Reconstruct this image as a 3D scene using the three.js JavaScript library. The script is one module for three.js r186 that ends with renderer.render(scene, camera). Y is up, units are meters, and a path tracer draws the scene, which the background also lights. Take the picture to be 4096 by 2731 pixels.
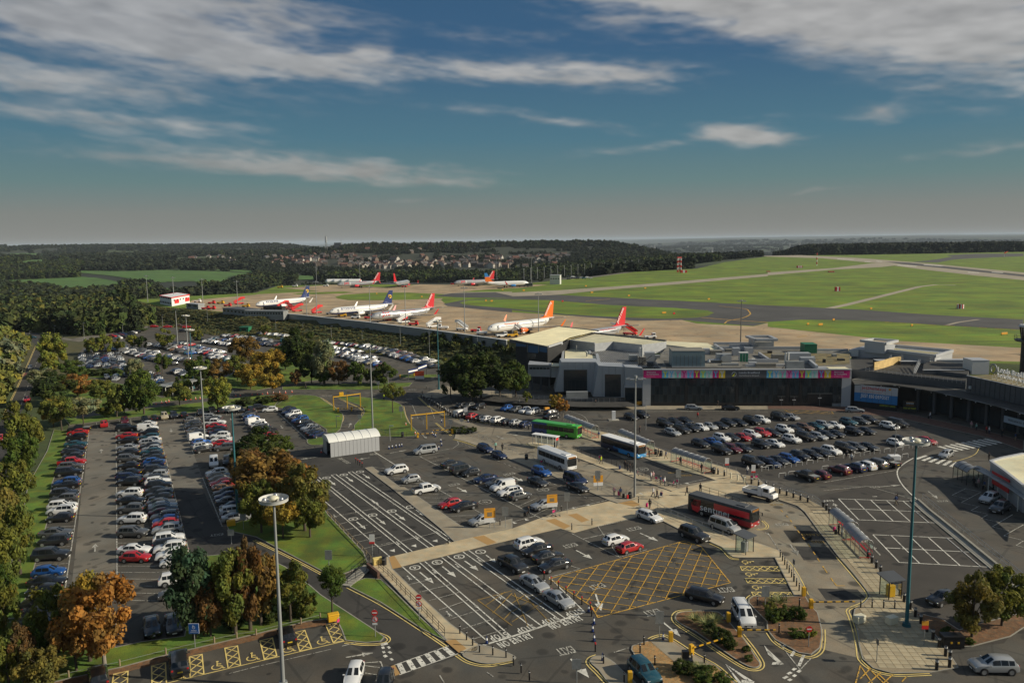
import*as THREE from 'three';
import{mergeGeometries,toCreasedNormals}from 'three/addons/utils/BufferGeometryUtils.js';
import{FontLoader}from 'three/addons/loaders/FontLoader.js';
import{RoundedBoxGeometry}from 'three/addons/geometries/RoundedBoxGeometry.js';
import{TessellateModifier}from 'three/addons/modifiers/TessellateModifier.js';
import{MarchingCubes}from 'three/addons/objects/MarchingCubes.js';

// ---------- camera, sky, sun, exposure ----------
const scene=new THREE.Scene();
const CAM_H=45,FOC=3183.5,CX=2048,CY=1365.5,PITCH=Math.atan((1365.5 - 961.3)/ 3183.5),ROLL=.012;
const camera=new THREE.PerspectiveCamera(2*Math.atan(CY / FOC)*180 / Math.PI,1024 / 682,1,90000);
camera.position.set(0,CAM_H,0);
camera.rotation.set(-PITCH,0,-ROLL,'XYZ');
camera.updateMatrixWorld(true);
const renderer=new THREE.WebGLRenderer({antialias:true});
renderer.toneMapping=THREE.LinearToneMapping;
renderer.toneMappingExposure=1.0;
renderer.shadowMap.enabled=true;

const SUN_EL=26*Math.PI / 180,SUN_AZ=-7*Math.PI / 180;// from the right, a little behind the camera
const sunDir=new THREE.Vector3(Math.cos(SUN_EL)*Math.cos(SUN_AZ),Math.sin(SUN_EL),-Math.cos(SUN_EL)*Math.sin(SUN_AZ));
const sun=new THREE.DirectionalLight(new THREE.Color().setRGB(1,.9,.72),5);
sun.position.copy(sunDir).multiplyScalar(900).add(new THREE.Vector3(60,0,-250));
sun.target.position.set(60,0,-250);
sun.castShadow=true;
sun.shadow.mapSize.set(4096,4096);
Object.assign(sun.shadow.camera,{left:-500,right:500,top:500,bottom:-500,near:10,far:2500});
sun.shadow.radius=1.2;
scene.add(sun,sun.target);

function rng(seed){let s=seed>>>0||1;return()=>{s|=0;s=s+0x6D2B79F5|0;let t=Math.imul(s ^ s>>>15,1|s);t=t+Math.imul(t ^ t>>>7,61|t)^ t;return((t ^ t>>>14)>>>0)/ 4294967296;};}
function hash2(ix,iy,s){let h=Math.imul(ix,374761393)+Math.imul(iy,668265263)+Math.imul(s,974634541);h=Math.imul(h ^ h>>>13,1274126177);return((h ^ h>>>16)>>>0)/ 4294967296;}
function vnoise(x,y,s=0,wrap=0){
let ix=Math.floor(x),iy=Math.floor(y),fx=x - ix,fy=y - iy;fx=fx*fx*(3 - 2*fx);fy=fy*fy*(3 - 2*fy);
let ix1=ix+1,iy1=iy+1;
if(wrap){ix=(ix % wrap+wrap)% wrap;iy=(iy % wrap+wrap)% wrap;ix1=(ix1 % wrap+wrap)% wrap;iy1=(iy1 % wrap+wrap)% wrap;}
const a=hash2(ix,iy,s),b=hash2(ix1,iy,s),c=hash2(ix,iy1,s),d=hash2(ix1,iy1,s);
return a+(b - a)*fx+(c - a)*fy+(a - b - c+d)*fx*fy;
}
function fbm(x,y,oct=4,s=0,wrap=0){let v=0,a=.5,n=0;for(let k=0;k<oct;k++){v+=a*vnoise(x,y,s+k*17,wrap);n+=a;a*=.5;x*=2;y*=2;if(wrap)wrap*=2;}return v / n;}
const clamp=(x,a=0,b=1)=>Math.min(b,Math.max(a,x));
const sstep=(a,b,x)=>{const t=clamp((x - a)/(b - a));return t*t*(3 - 2*t);};
const lerp=(a,b,t)=>a+(b - a)*t;

const CLOUDS=[// azimuth, elevation, half width, half height, tilt (deg), strength
[-26,14.5,13,3.2,-9,.95],[-31,10.2,10,1.2,-6,.85],[-27,7.6,10,.7,-3,.75],[-16,5.3,13,.75,-3,.85],[-12,4.5,9,.45,-2,.75],
[-30,16,11,2.5,-8,.8],[-17,16,6,1.2,-10,.6],[-22,12.5,9,1.2,-8,.7],[-10.5,11.8,7.5,.9,-2,.95],[.5,11.7,4.5,.8,-3,.9],[7.2,11.2,5,.95,-5,.9],
[14,15.3,10,2.0,-7,1.15],[21,13.6,7.5,1.8,-9,1.2],[29,12.2,5.5,3.4,-20,1.2],[32,15.6,8,2.5,-10,1.2],[9,16.3,5,.7,-12,.9],[16.3,6.9,3,.75,-1,1.25],
[3,8.2,7,.5,-6,.5],[9,6.2,6,.4,6,.4],[24,7.6,2.2,.4,-3,.6],[31,5.4,7,.35,5,.5],[-8,2.9,2.2,.22,0,.5],[21,2.9,4,.18,0,.4],[35,8.5,3,.4,-4,.8],[-1,14,6,.7,-4,.35],
];
const SKY=[[0,.235,.228,.206],[2,.208,.222,.206],[4,.13,.215,.22],[7,.078,.18,.242],[13,.044,.115,.215],[20,.036,.095,.19],[90,.03,.08,.165]];
function skyRadiance(az,el,out){
const e=Math.max(el,0);let i=1;while(i<6&&e>SKY[i][0])i++;const A=SKY[i - 1],B=SKY[i],t=(e - A[0])/(B[0]- A[0]);
let r=lerp(A[1],B[1],t),g=lerp(A[2],B[2],t),b=lerp(A[3],B[3],t);
const sa=Math.cos((az - 95)*Math.PI / 180)*Math.cos((el - 26)*Math.PI / 180),glow=Math.pow(Math.max(0,sa),5)*.35;// brighter air towards the sun
r+=glow;g+=glow*.95;b+=glow*.85;
let c=0;
if(el>-1){
const wx=fbm(az*.22,el*.7,3,5)- .5,wy=fbm(az*.22+40,el*.7,3,9)- .5;
for(const q of CLOUDS){
const t=q[4]*Math.PI / 180,dx0=az - q[0]+wx*3,dy0=el - q[1]+wy*1.1,dx=(dx0*Math.cos(t)+dy0*Math.sin(t))/ q[2],dy=(-dx0*Math.sin(t)+dy0*Math.cos(t))/ q[3];
const d2=dx*dx+dy*dy;if(d2<4)c+=q[5]*Math.exp(-d2*1.1)*(1 - .35*c);
}
if(Math.abs(az)>36||el>18)c+=Math.max(sstep(36,44,Math.abs(az)),sstep(18,22,el))*2.3*Math.max(0,fbm(az*.065,el*.09+3,4,21)- .36)*sstep(3,12,el);
const n=fbm(az*.42+wx*2,el*2.3+az*.2+wy,5,33),n2=fbm(az*1.3,el*6.5+az*.75+wy*4,4,71);
c=sstep(.05,1.05,c*.95+((n - .5)*1.15+(n2 - .5)*.5)*Math.sqrt(Math.min(1,c))- .02);
}
const shade=.7+.6*fbm(az*.5+9,el*1.9+az*.17,4,51),lo=sstep(0,9,el),k=c*lerp(.84,.7,sstep(-2,-22,az));
out[0]=lerp(r,lerp(.27,.44,lo)*shade,k);out[1]=lerp(g,lerp(.255,.43,lo)*shade,k);out[2]=lerp(b,lerp(.235,.415,lo)*shade,k);
if(el<-.5){const m=sstep(-.5,-6,el);out[0]=lerp(out[0],.06,m);out[1]=lerp(out[1],.065,m);out[2]=lerp(out[2],.05,m);}
}
{
const W=2048,H=2048,data=new Float32Array(W*H*4),o=[0,0,0];
const rows=Math.floor(H*.46);
for(let j=0;j<H;j++){
const el=((j+.5)/ H - .5)*180;
const coarse=el>24||el<-2?8:(el>0?1:4);
for(let i=0;i<W;i+=1){
const k=(j*W+i)*4;
if(j<rows){data[k]=.06;data[k+1]=.065;data[k+2]=.05;data[k+3]=1;continue;}
let az=((i+.5)/ W)*360 - 90;if(az>180)az -=360;// degrees right of the view axis (-z)
const cf=Math.abs(az)>50?Math.max(coarse,4):coarse;
if(i % cf===0)skyRadiance(az,el,o);
data[k]=o[0];data[k+1]=o[1];data[k+2]=o[2];data[k+3]=1;
}
}
const t=new THREE.DataTexture(data,W,H,THREE.RGBAFormat,THREE.FloatType);
t.mapping=THREE.EquirectangularReflectionMapping;t.magFilter=THREE.LinearFilter;t.minFilter=THREE.LinearFilter;t.colorSpace=THREE.LinearSRGBColorSpace;t.needsUpdate=true;
scene.background=t;scene.environment=t;
}

// ---------- helpers ----------
const cylG=(...a)=>new THREE.CylinderGeometry(...a),curve3=(...a)=>new THREE.CatmullRomCurve3(...a),ringG=(...a)=>new THREE.RingGeometry(...a);
const names=new Map();
function numbered(n){const k=names.get(n)||0;names.set(n,k+1);return k?n+'_'+String(k).padStart(3,'0'):n;}
function tag(o,label,category,group,kind){const u=o.userData;if(label)u.label=label;if(category)u.category=category;if(group)u.group=group;if(kind)u.kind=kind;return o;}
function shadow(o){o.castShadow=true;o.receiveShadow=true;return o;}
function part(name,geo,mat,parent){const m=shadow(new THREE.Mesh(geo,mat));m.name=name;parent.add(m);return m;}
function thing(name,label,category,pos,turn=0,group){const g=new THREE.Group();g.name=numbered(name);if(pos)g.position.set(pos.x??pos[0],pos.y??pos[1],pos.z??pos[2]);g.rotation.y=turn;tag(g,label,category,group);scene.add(g);return g;}
function solo(name,geo,mat,label,category,group){const m=shadow(new THREE.Mesh(geo,mat));m.name=numbered(name);tag(m,label,category,group);scene.add(m);return m;}
function struct(name,geo,mat){const m=shadow(new THREE.Mesh(geo,mat));m.name=numbered(name);m.userData.kind='structure';scene.add(m);return m;}
function copyOf(src,label,pos,turn=0,group){const c=src.clone();c.name=numbered(src.name.replace(/_\d{3}$/,''));c.userData={...src.userData};if(label)c.userData.label=label;if(group)c.userData.group=group;c.position.set(pos.x??pos[0],pos.y??pos[1],pos.z??pos[2]);c.rotation.y=turn;scene.add(c);return c;}

const tl=(ox,oy,s)=>(x,y)=>[ox+x / s,oy+y / s];
const TA=tl(0,1250,2.2402),TB=tl(1024,1250,2.2402),TC=tl(2048,1250,2.2402),TD=tl(3072,1250,2.2402);
const TE=tl(0,1950,2.0078),TF=tl(1024,1950,2.0078),TG=tl(2048,1950,2.0078),TH=tl(3072,1950,2.0078);
const TI=tl(0,900,2.2969),TJ=tl(1024,900,2.2969),TK=tl(2048,900,2.2969),TL=tl(3072,900,2.2969);
const TM=tl(2040,1280,3.36),TN=tl(2700,1300,3.36),TO=tl(3396,1250,3.36),TQ=tl(3396,1600,3.36),TW=tl(0,0,1 / 1.7415);
const _d=new THREE.Vector3();
function G(p,h=0){_d.set((p[0]- CX)/ FOC,-(p[1]- CY)/ FOC,-1).applyQuaternion(camera.quaternion);const t=(h - CAM_H)/ _d.y;return new THREE.Vector3(_d.x*t,h,_d.z*t);}
function GS(T,arr,h=0){const o=[];for(let i=0;i<arr.length;i+=2)o.push(G(T(arr[i],arr[i+1]),h));return o;}
const _m=new THREE.Matrix4();
function rowOf(p){_m.copy(camera.matrixWorld).invert();const v=p.clone().applyMatrix4(_m);return CY - v.y / -v.z*FOC;}
function heightAt(base,row){let lo=-20,hi=70;for(let k=0;k<40;k++){const m=(lo+hi)/ 2;rowOf(new THREE.Vector3(base.x,m,base.z))>row?lo=m:hi=m;}return(lo+hi)/ 2;}
// ---------- materials ----------
function makeTex(size,metres,fn,srgb=true){
const d=new Uint8Array(size*size*4);
for(let j=0;j<size;j++)for(let i=0;i<size;i++){const c=fn(i / size,j / size,i,j),k=(j*size+i)*4;d[k]=clamp(c[0],0,255);d[k+1]=clamp(c[1],0,255);d[k+2]=clamp(c[2],0,255);d[k+3]=255;}
const t=new THREE.DataTexture(d,size,size);t.wrapS=t.wrapT=THREE.RepeatWrapping;t.magFilter=THREE.LinearFilter;t.minFilter=THREE.LinearMipmapLinearFilter;t.generateMipmaps=true;
if(srgb)t.colorSpace=THREE.SRGBColorSpace;t.repeat.set(1 / metres,1 / metres);t.needsUpdate=true;return t;
}
function grainTex(size,metres,base,fine,blotch,opts={}){
const{seed=1,cells=6,streak=0,tint=0,spots=0,wear=0}=opts,r=rng(seed),st0=new Float32Array(spots?size*size:0).fill(1),q=rng(seed+500);
for(let k=0;k<spots;k++){const cx=Math.floor(q()*size),cy=Math.floor(q()*size),long=q()<.3,rx=(long?2.5+q()*5:.25+q()*.7)/ metres*size,ry=(long?.1+q()*.15:.25+q()*.7)/ metres*size,a=q()*3.1,d=long?.17:.2+q()*.25,R=Math.ceil(Math.max(rx,ry));for(let j=-R;j<=R;j++)for(let i=-R;i<=R;i++){const x=(i*Math.cos(a)+j*Math.sin(a))/ rx,y=(j*Math.cos(a)- i*Math.sin(a))/ ry,e=x*x+y*y;if(e<1)st0[((cy+j+size)% size)*size+(cx+i+size)% size]*=1 - d*(1 - e*e);}}
return makeTex(size,metres,(u,v,pi,pj)=>{
const n=fbm(u*cells,v*cells,5,seed,cells)- .5,st=streak?(fbm(u*cells*.5,v*cells*8,3,seed+90,0)- .5)*streak*Math.min(1,Math.min(u,1 - u,v,1 - v)*12):0,f=(r()- .5)*fine,k=1+n*blotch+st+f,t=(fbm(u*cells*2+7,v*cells*2,3,seed+40,cells*2)- .5)*tint;
const s=spots?st0[pj*size+pi]:1,w=wear?sstep(.6 - wear,.78 - wear,fbm(u*cells*5,v*cells*5,4,seed+70,cells*5)):0;
return[lerp(base[0]*k*(1+t)*s,76,w),lerp(base[1]*k*s,74,w),lerp(base[2]*k*(1 - t)*s,70,w)];
});
}
const std=(o)=>new THREE.MeshStandardMaterial({roughness:.85,...o});
const lin=(r,g,b)=>new THREE.Color().setRGB(r,g,b);
const M={};
M.asphalt=std({map:grainTex(1024,46,[80,76,68],.22,.5,{seed:3,cells:9,tint:.1,spots:260}),roughness:.92});
M.aDrk=std({map:grainTex(1024,34,[60,58,54],.2,.45,{seed:5,cells:7,spots:160}),roughness:.92});
M.asphaltNew=std({map:grainTex(512,26,[64,60,54],.18,.35,{seed:8,cells:7,spots:50}),roughness:.9});
M.asphaltPale=std({map:grainTex(1024,40,[110,105,94],.16,.38,{seed:9,cells:8,tint:.06,spots:150}),roughness:.95});
M.busRoad=std({map:grainTex(512,30,[134,125,107],.16,.45,{seed:12,cells:8,tint:.08,spots:90}),roughness:.93});
M.concrete=std({map:grainTex(1024,90,[164,143,112],.12,.42,{seed:14,cells:10,tint:.09,spots:120}),roughness:.95});
M.taxiway=std({map:grainTex(512,120,[74,73,71],.14,.4,{seed:17,cells:9}),roughness:.95});
M.taxiPale=std({map:grainTex(512,80,[158,148,128],.12,.25,{seed:18,cells:9}),roughness:.95});
M.grass=std({map:grainTex(1024,36,[86,106,30],.45,.65,{seed:20,cells:12,tint:.42}),roughness:1});
M.airGrass=std({map:grainTex(1024,210,[97,117,22],.25,.5,{seed:22,cells:14,streak:.4,tint:.28}),roughness:1});
M.field=std({map:grainTex(512,160,[72,104,42],.2,.3,{seed:24,cells:8,tint:.2}),roughness:1});
M.paving=std({map:grainTex(512,12,[186,170,138],.14,.24,{seed:28,cells:8,tint:.08}),roughness:.92});
M.pGry=std({map:grainTex(512,12,[150,140,120],.14,.24,{seed:29,cells:8,tint:.06}),roughness:.92});
M.slabGap=std({map:grainTex(256,8,[150,136,110],.3,.3,{seed:30,cells:8}),roughness:1});
M.tactile=std({color:lin(.42,.25,.09),roughness:.9});
M.kerb=std({map:grainTex(256,6,[150,146,134],.12,.2,{seed:31,cells:6}),roughness:.9});
M.gravel=std({map:grainTex(512,7,[158,126,82],.65,.4,{seed:33,cells:18,tint:.25}),roughness:1});
M.mulch=std({map:grainTex(512,7,[112,84,58],.7,.5,{seed:34,cells:18,tint:.3}),roughness:1});
M.redBrick=std({map:grainTex(512,8,[98,72,60],.25,.3,{seed:35,cells:12}),roughness:.95});
M.white=std({map:grainTex(512,9,[216,213,200],.16,.28,{seed:36,cells:10,wear:-.01}),roughness:.8});
M.wOld=std({map:grainTex(512,9,[178,175,163],.2,.5,{seed:37,cells:12,wear:.06}),roughness:.85});
M.yellow=std({map:grainTex(512,9,[200,156,62],.14,.35,{seed:38,cells:10,wear:.015}),roughness:.8});
M.yellowOld=std({map:grainTex(512,9,[150,122,62],.2,.5,{seed:39,cells:10}),roughness:.85});
M.yellowPale=std({map:grainTex(512,9,[222,198,122],.14,.3,{seed:41,cells:10}),roughness:.85});
M.black=std({color:lin(.012,.012,.013),roughness:.45});
M.blkS=std({color:lin(.02,.02,.02),roughness:.85});
M.rubber=std({color:lin(.014,.014,.014),roughness:.9});
M.galv=std({color:lin(.42,.43,.43),roughness:.42,metalness:.75});
M.zinc=std({map:grainTex(256,3,[150,153,152],.1,.25,{seed:43,cells:6}),roughness:.6,metalness:.4});
M.teal=std({map:grainTex(256,3,[38,96,104],.08,.45,{seed:44,cells:8}),roughness:.6});
M.wMet=std({color:lin(.62,.62,.58),roughness:.5});
M.cream=std({color:lin(.66,.62,.46),roughness:.6});
M.yMet=std({color:lin(.72,.4,.02),roughness:.45});
M.orangeSign=std({color:lin(.78,.36,.03),roughness:.5});
M.red=std({color:lin(.5,.02,.02),roughness:.45});
M.redB=std({color:lin(.68,.03,.03),roughness:.4});
M.blueSign=std({color:lin(.01,.10,.36),roughness:.4});
M.navy=std({color:lin(.012,.03,.13),roughness:.4});
M.orangeCone=std({color:lin(.75,.1,.03),roughness:.6});
M.greenMetal=std({color:lin(.02,.16,.08),roughness:.6});
M.wood=std({color:lin(.26,.2,.12),roughness:.9});
M.wht=std({color:lin(.8,.8,.78),roughness:.5});
M.magenta=std({color:lin(.6,.015,.16),roughness:.5});
M.gDrk=new THREE.MeshPhysicalMaterial({color:lin(.012,.015,.017),roughness:.06,metalness:0,ior:1.5});
M.glassClear=new THREE.MeshPhysicalMaterial({color:lin(.9,.95,.95),roughness:.05,transmission:1,thickness:0,ior:1.45});
M.bark=std({color:lin(.07,.055,.04),roughness:1});
M.barkPale=std({color:lin(.26,.23,.19),roughness:1});

// ---------- geometry helpers ----------
const V=(x,y,z)=>new THREE.Vector3(x,y,z);
function box(w,h,d,x=0,y=0,z=0,ry=0){const g=new THREE.BoxGeometry(w,h,d);if(ry)g.rotateY(ry);g.translate(x,y,z);return g;}
function rbox(w,h,d,r,x=0,y=0,z=0){const g=new RoundedBoxGeometry(w,h,d,2,r);g.translate(x,y,z);return g.index?g.toNonIndexed():g;}
function cyl(r0,r1,h,x=0,y=0,z=0,seg=10){const g=cylG(r1,r0,h,seg);g.translate(x,y+h / 2,z);return g;}
function bar(a,b,r,seg=6){const d=b.clone().sub(a),g=cylG(r,r,d.length(),seg);g.translate(0,d.length()/ 2,0);g.applyQuaternion(new THREE.Quaternion().setFromUnitVectors(V(0,1,0),d.clone().normalize()));g.translate(a.x,a.y,a.z);return g;}
function sqbar(a,b,w,h){const d=b.clone().sub(a),L=d.length(),g=new THREE.BoxGeometry(w,h,L);const m=new THREE.Matrix4().lookAt(V(0,0,0),d.clone().negate(),V(0,1,0));g.applyMatrix4(m);g.translate((a.x+b.x)/ 2,(a.y+b.y)/ 2,(a.z+b.z)/ 2);return g;}
function mrg(list){const l=list.map(g=>{let q=g.index?g.toNonIndexed():g;for(const k of Object.keys(q.attributes))if(!['position','normal','uv','color'].includes(k))q.deleteAttribute(k);return q;});const hasC=l.some(g=>g.attributes.color);for(const g of l){if(!g.attributes.normal)g.computeVertexNormals();if(!g.attributes.uv)g.setAttribute('uv',new THREE.BufferAttribute(new Float32Array(g.attributes.position.count*2),2));if(hasC&&!g.attributes.color)g.setAttribute('color',new THREE.BufferAttribute(new Float32Array(g.attributes.position.count*3).fill(1),3));}return l.length===1?l[0]:mergeGeometries(l);}
function paintG(g,c){const n=g.attributes.position.count,a=new Float32Array(n*3);for(let i=0;i<n;i++){a[3*i]=c[0];a[3*i+1]=c[1];a[3*i+2]=c[2];}g.setAttribute('color',new THREE.BufferAttribute(a,3));return g;}
function tris(pos,uv){const g=new THREE.BufferGeometry();g.setAttribute('position',new THREE.Float32BufferAttribute(pos,3));g.setAttribute('uv',new THREE.Float32BufferAttribute(uv||new Array(pos.length / 3*2).fill(0),2));g.computeVertexNormals();return g;}
function smooth(pts,n=6,closed=true){return curve3(pts,closed,'centripetal').getPoints(pts.length*n).slice(0,closed?-1:undefined);}
function sheet(pts,y){
const c=pts.map(p=>new THREE.Vector2(p.x,-p.z));if(THREE.ShapeUtils.area(c)<0)c.reverse();
const f=THREE.ShapeUtils.triangulateShape(c,[]),pos=[],uv=[];
for(const t of f)for(const k of t){pos.push(c[k].x,y,-c[k].y);uv.push(c[k].x,c[k].y);}
const g=tris(pos,uv);return g;
}
function wallRing(pts,y0,y1,closed=true){const pos=[],uv=[];let s=0;const n=pts.length;for(let i=0;i<(closed?n:n - 1);i++){const a=pts[i],b=pts[(i+1)% n],L=Math.hypot(b.x - a.x,b.z - a.z);pos.push(a.x,y0,a.z,b.x,y0,b.z,b.x,y1,b.z,a.x,y0,a.z,b.x,y1,b.z,a.x,y1,a.z);uv.push(s,y0,s+L,y0,s+L,y1,s,y0,s+L,y1,s,y1);s+=L;}return tris(pos,uv);}
function ribbon(pts,w,y,closed=false){
const n=pts.length,L=[],R=[];
for(let i=0;i<n;i++){
const p=pts[i],a=closed?pts[(i+n - 1)% n]:pts[Math.max(0,i - 1)],b=closed?pts[(i+1)% n]:pts[Math.min(n - 1,i+1)];
let dx1=p.x - a.x,dz1=p.z - a.z,dx2=b.x - p.x,dz2=b.z - p.z,l1=Math.hypot(dx1,dz1),l2=Math.hypot(dx2,dz2);
if(l1<1e-6){dx1=dx2;dz1=dz2;l1=l2;}if(l2<1e-6){dx2=dx1;dz2=dz1;l2=l1;}
const n1=[-dz1 / l1,dx1 / l1],n2=[-dz2 / l2,dx2 / l2];let mx=n1[0]+n2[0],mz=n1[1]+n2[1];const ml=Math.hypot(mx,mz)||1;mx /=ml;mz /=ml;
const k=Math.min(2.2,1 / Math.max(.2,mx*n1[0]+mz*n1[1]))*w / 2;
L.push([p.x+mx*k,p.z+mz*k]);R.push([p.x - mx*k,p.z - mz*k]);
}
const pos=[],uv=[];
for(let i=0;i<(closed?n:n - 1);i++){const j=(i+1)% n,q=[L[i],L[j],R[j],L[i],R[j],R[i]];for(const v of q){pos.push(v[0],y,v[1]);uv.push(v[0],-v[1]);}}
const g=tris(pos,uv);const nn=g.attributes.normal;for(let i=0;i<nn.count;i++)nn.setXYZ(i,0,1,0);return g;
}
function offsetPts(pts,d){const n=pts.length;return pts.map((p,i)=>{const a=pts[Math.max(0,i - 1)],b=pts[Math.min(n - 1,i+1)],dx=b.x - a.x,dz=b.z - a.z,l=Math.hypot(dx,dz)||1;return V(p.x - dz / l*d,p.y,p.z+dx / l*d);});}
function dashes(pts,w,y,dash,gap){const out=[];for(let i=0;i<pts.length - 1;i++){const a=pts[i],b=pts[i+1],L=a.distanceTo(b);for(let s=0;s<L;s+=dash+gap)out.push(ribbon([a.clone().lerp(b,s / L),a.clone().lerp(b,Math.min(1,(s+dash)/ L))],w,y));}return mrg(out);}
function raised(name,pts,h,mat,parent,kerbMat=M.kerb,kw=.14){
const top=shadow(new THREE.Mesh(sheet(pts,h),mat));top.name=parent?name:numbered(name);
if(parent)parent.add(top);else{top.userData.kind='structure';scene.add(top);}
part('kerb',mrg([ribbon(pts,kw,h+.006,true),wallRing(pts,-.02,h)]),kerbMat,top);
return top;
}
// ---------- terrain ----------
const AH=6.4;// level of the airfield above the car parks
const PLATEAU=[...GS(TI,[1240,692,1470,748,1700,768,2040,800,2352,842],AH),...GS(TJ,[250,832,1050,915,1600,978,2352,1070],AH),V(30,0,-268),V(120,0,-245),V(300,0,-190),V(1500,0,-150),V(2600,0,-900),
...GS(TL,[2352,246,1500,262,800,274,0,282],AH),...GS(TK,[2352,288,1960,340,1700,400,1100,432,500,498,100,540],AH),...GS(TJ,[2200,552,1500,546,700,545,200,558],AH),...GS(TI,[2352,622,1760,652,1240,684],AH)].map(p=>[p.x,p.z]);
function sdPoly(x,z,P){let d=1e18,ins=false;for(let i=0,j=P.length - 1;i<P.length;j=i++){const ax=P[j][0],az=P[j][1],ex=P[i][0]- ax,ez=P[i][1]- az,wx=x - ax,wz=z - az,t=clamp((wx*ex+wz*ez)/(ex*ex+ez*ez)),bx=wx - ex*t,bz=wz - ez*t;d=Math.min(d,bx*bx+bz*bz);if((P[i][1]>z)!==(az>z)&&x<(P[j][0]- P[i][0])*(z - P[i][1])/(az - P[i][1])+P[i][0])ins=!ins;}return(ins?1:-1)*Math.sqrt(d);}
const tab=(T,d)=>{for(let i=1;i<T.length;i++)if(d<T[i][0])return lerp(T[i - 1][1],T[i][1],sstep(0,1,(d - T[i - 1][0])/(T[i][0]- T[i - 1][0])));return T[T.length - 1][1];};
const HILL_L=[[0,0],[430,0],[760,-12],[1100,-20],[1600,-14],[2600,4],[3600,2],[4600,30],[6000,22],[9000,-60],[16000,-90],[30000,-110],[60000,-120]];
const HILL_C=[[0,0],[430,0],[700,-10],[1000,-22],[1250,-20],[1700,-6],[2500,24],[3000,20],[4200,-40],[8000,-90],[16000,-80],[26000,-40],[40000,-10],[60000,-20]];
const HILL_R=[[0,0],[430,0],[1000,0],[1700,2],[2300,-40],[4000,-80],[9000,-70],[14000,-20],[20000,8],[28000,18],[40000,45],[60000,40]];
function terrainH(x,z,noSd){
const d=Math.hypot(x,z),az=Math.atan2(x,-z)*180 / Math.PI;
const wl=1 - sstep(-17,-9,az),wr=sstep(6,15,az);
let o=tab(HILL_C,d);if(wl>0)o=lerp(o,tab(HILL_L,d),wl);if(wr>0)o=lerp(o,tab(HILL_R,d),wr);
if(d>500)o+=(fbm(x / 420,z / 420,4,3)- .5)*14*sstep(500,1500,d)+(fbm(x / 2600,z / 2600,3,8)- .5)*120*sstep(3500,9000,d);
if(d>2200)return o;
const sd=sdPoly(x,z,PLATEAU),W=26+sstep(550,1200,d)*90;
return lerp(o,sd<-.5&&x>-128&&x<12&&z>-450?AH - 2.3:AH,sstep(-W,-1,sd))-(sd>0||d<430?.02:0);
}
{
const rad=[0];for(let r=12;r<230;r+=12)rad.push(r);for(let r=232;r<640;r+=4)rad.push(r);for(let r=646;r<62000;r*=1.018)rad.push(r);
const azs=[];for(let a=-180;a<-46;a+=4)azs.push(a);for(let a=-46;a<46;a+=.3)azs.push(a);for(let a=46;a<=180.01;a+=4)azs.push(Math.min(a,180));if(azs[azs.length - 1]<180)azs.push(180);
const pos=[],col=[],uv=[],idx=[],nA=azs.length;
for(const r of rad)for(const a of azs){
const x=r*Math.sin(a*Math.PI / 180),z=-r*Math.cos(a*Math.PI / 180),h=terrainH(x,z);
pos.push(x,h,z);uv.push(x,-z);
const n=fbm(x / 260,z / 260,3,61),n2=fbm(x / 900,z / 700,2,62),n3=fbm(x / 30,z / 30,3,64);
let c=[.055,.078,.018];
if(r>300&&r<760){const q=fbm(x / 9,z / 9,3,66);c=[lerp(.05,.115,q),lerp(.06,.1,q),.028];}
if(r>700){const wood=sstep(.36,.44,n*.6+n2*.4);c=[lerp(.05,.016,wood),lerp(.075,.024,wood),lerp(.022,.012,wood)];}
if(r>1150&&r<3000&&a>-19&&a<9)c=[.026,.033,.015];const k=.75+.5*n3;col.push(c[0]*k,c[1]*k,c[2]*k);
}
for(let i=0;i<rad.length - 1;i++)for(let j=0;j<nA - 1;j++){const p=i*nA+j;idx.push(p,p+1,p+nA,p+1,p+nA+1,p+nA);}
const g=new THREE.BufferGeometry();g.setAttribute('position',new THREE.Float32BufferAttribute(pos,3));g.setAttribute('uv',new THREE.Float32BufferAttribute(uv,2));g.setAttribute('color',new THREE.Float32BufferAttribute(col,3));g.setIndex(idx);g.computeVertexNormals();
const m=std({vertexColors:true,roughness:1,map:grainTex(512,30,[250,250,245],.45,.5,{seed:71,cells:14,tint:.2})});
tag(struct('terrain',g,m),'wide rolling green countryside reaching to the horizon');
}

// ---------- airfield ----------
const P=(T,arr,h=0)=>GS(T,arr,h);
function airSheet(name,pts,dy,mat,label){return tag(struct(name,sheet(pts,AH+dy),mat),label);}
airSheet('airfield_grass',PLATEAU.map(p=>V(p[0],0,p[1])),.01,M.airGrass,'wide green airfield grass around the taxiways');
const TR=tl(1750,1600,2.94),TS=tl(2450,1750,2.94),TU=tl(2400,2280,3.4588),TX=tl(3296,1800,2.94);
airSheet('apron',[...P(TI,[1760,690,2352,640],AH),...P(TJ,[0,636,590,607,250,580,700,548,1200,575,1500,545,2200,555],AH),...P(TK,[0,560,180,548,330,548,100,575,0,580],AH),...P(TJ,[2000,600,1750,634,1700,690,1760,740,2352,800],AH),
...P(TK,[600,838,1150,880,1560,872,1700,905,2220,930,2352,900],AH),...P(TL,[0,935,600,1000,1200,1065,2352,1130],AH),V(420,0,-250),V(300,0,-200),V(120,0,-250),V(30,0,-272),...P(TJ,[2352,1065,1600,975,1050,912,250,830],AH),...P(TI,[2352,838,2040,796,1700,764],AH)],.02,M.concrete,'pale buff concrete aircraft apron');
airSheet('grass_island',P(TJ,[725,660,800,640,1050,622,1400,620,1700,634,1880,652,1780,668,1500,682,1150,692,850,690,750,676],AH),.035,M.airGrass,'long green grass island on the apron behind the parked jets');
airSheet('grass_island',P(TJ,[330,630,480,618,800,610,900,618,800,628,560,636,380,638],AH),.035,M.airGrass,'small green grass strip at the far end of the apron');
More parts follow.
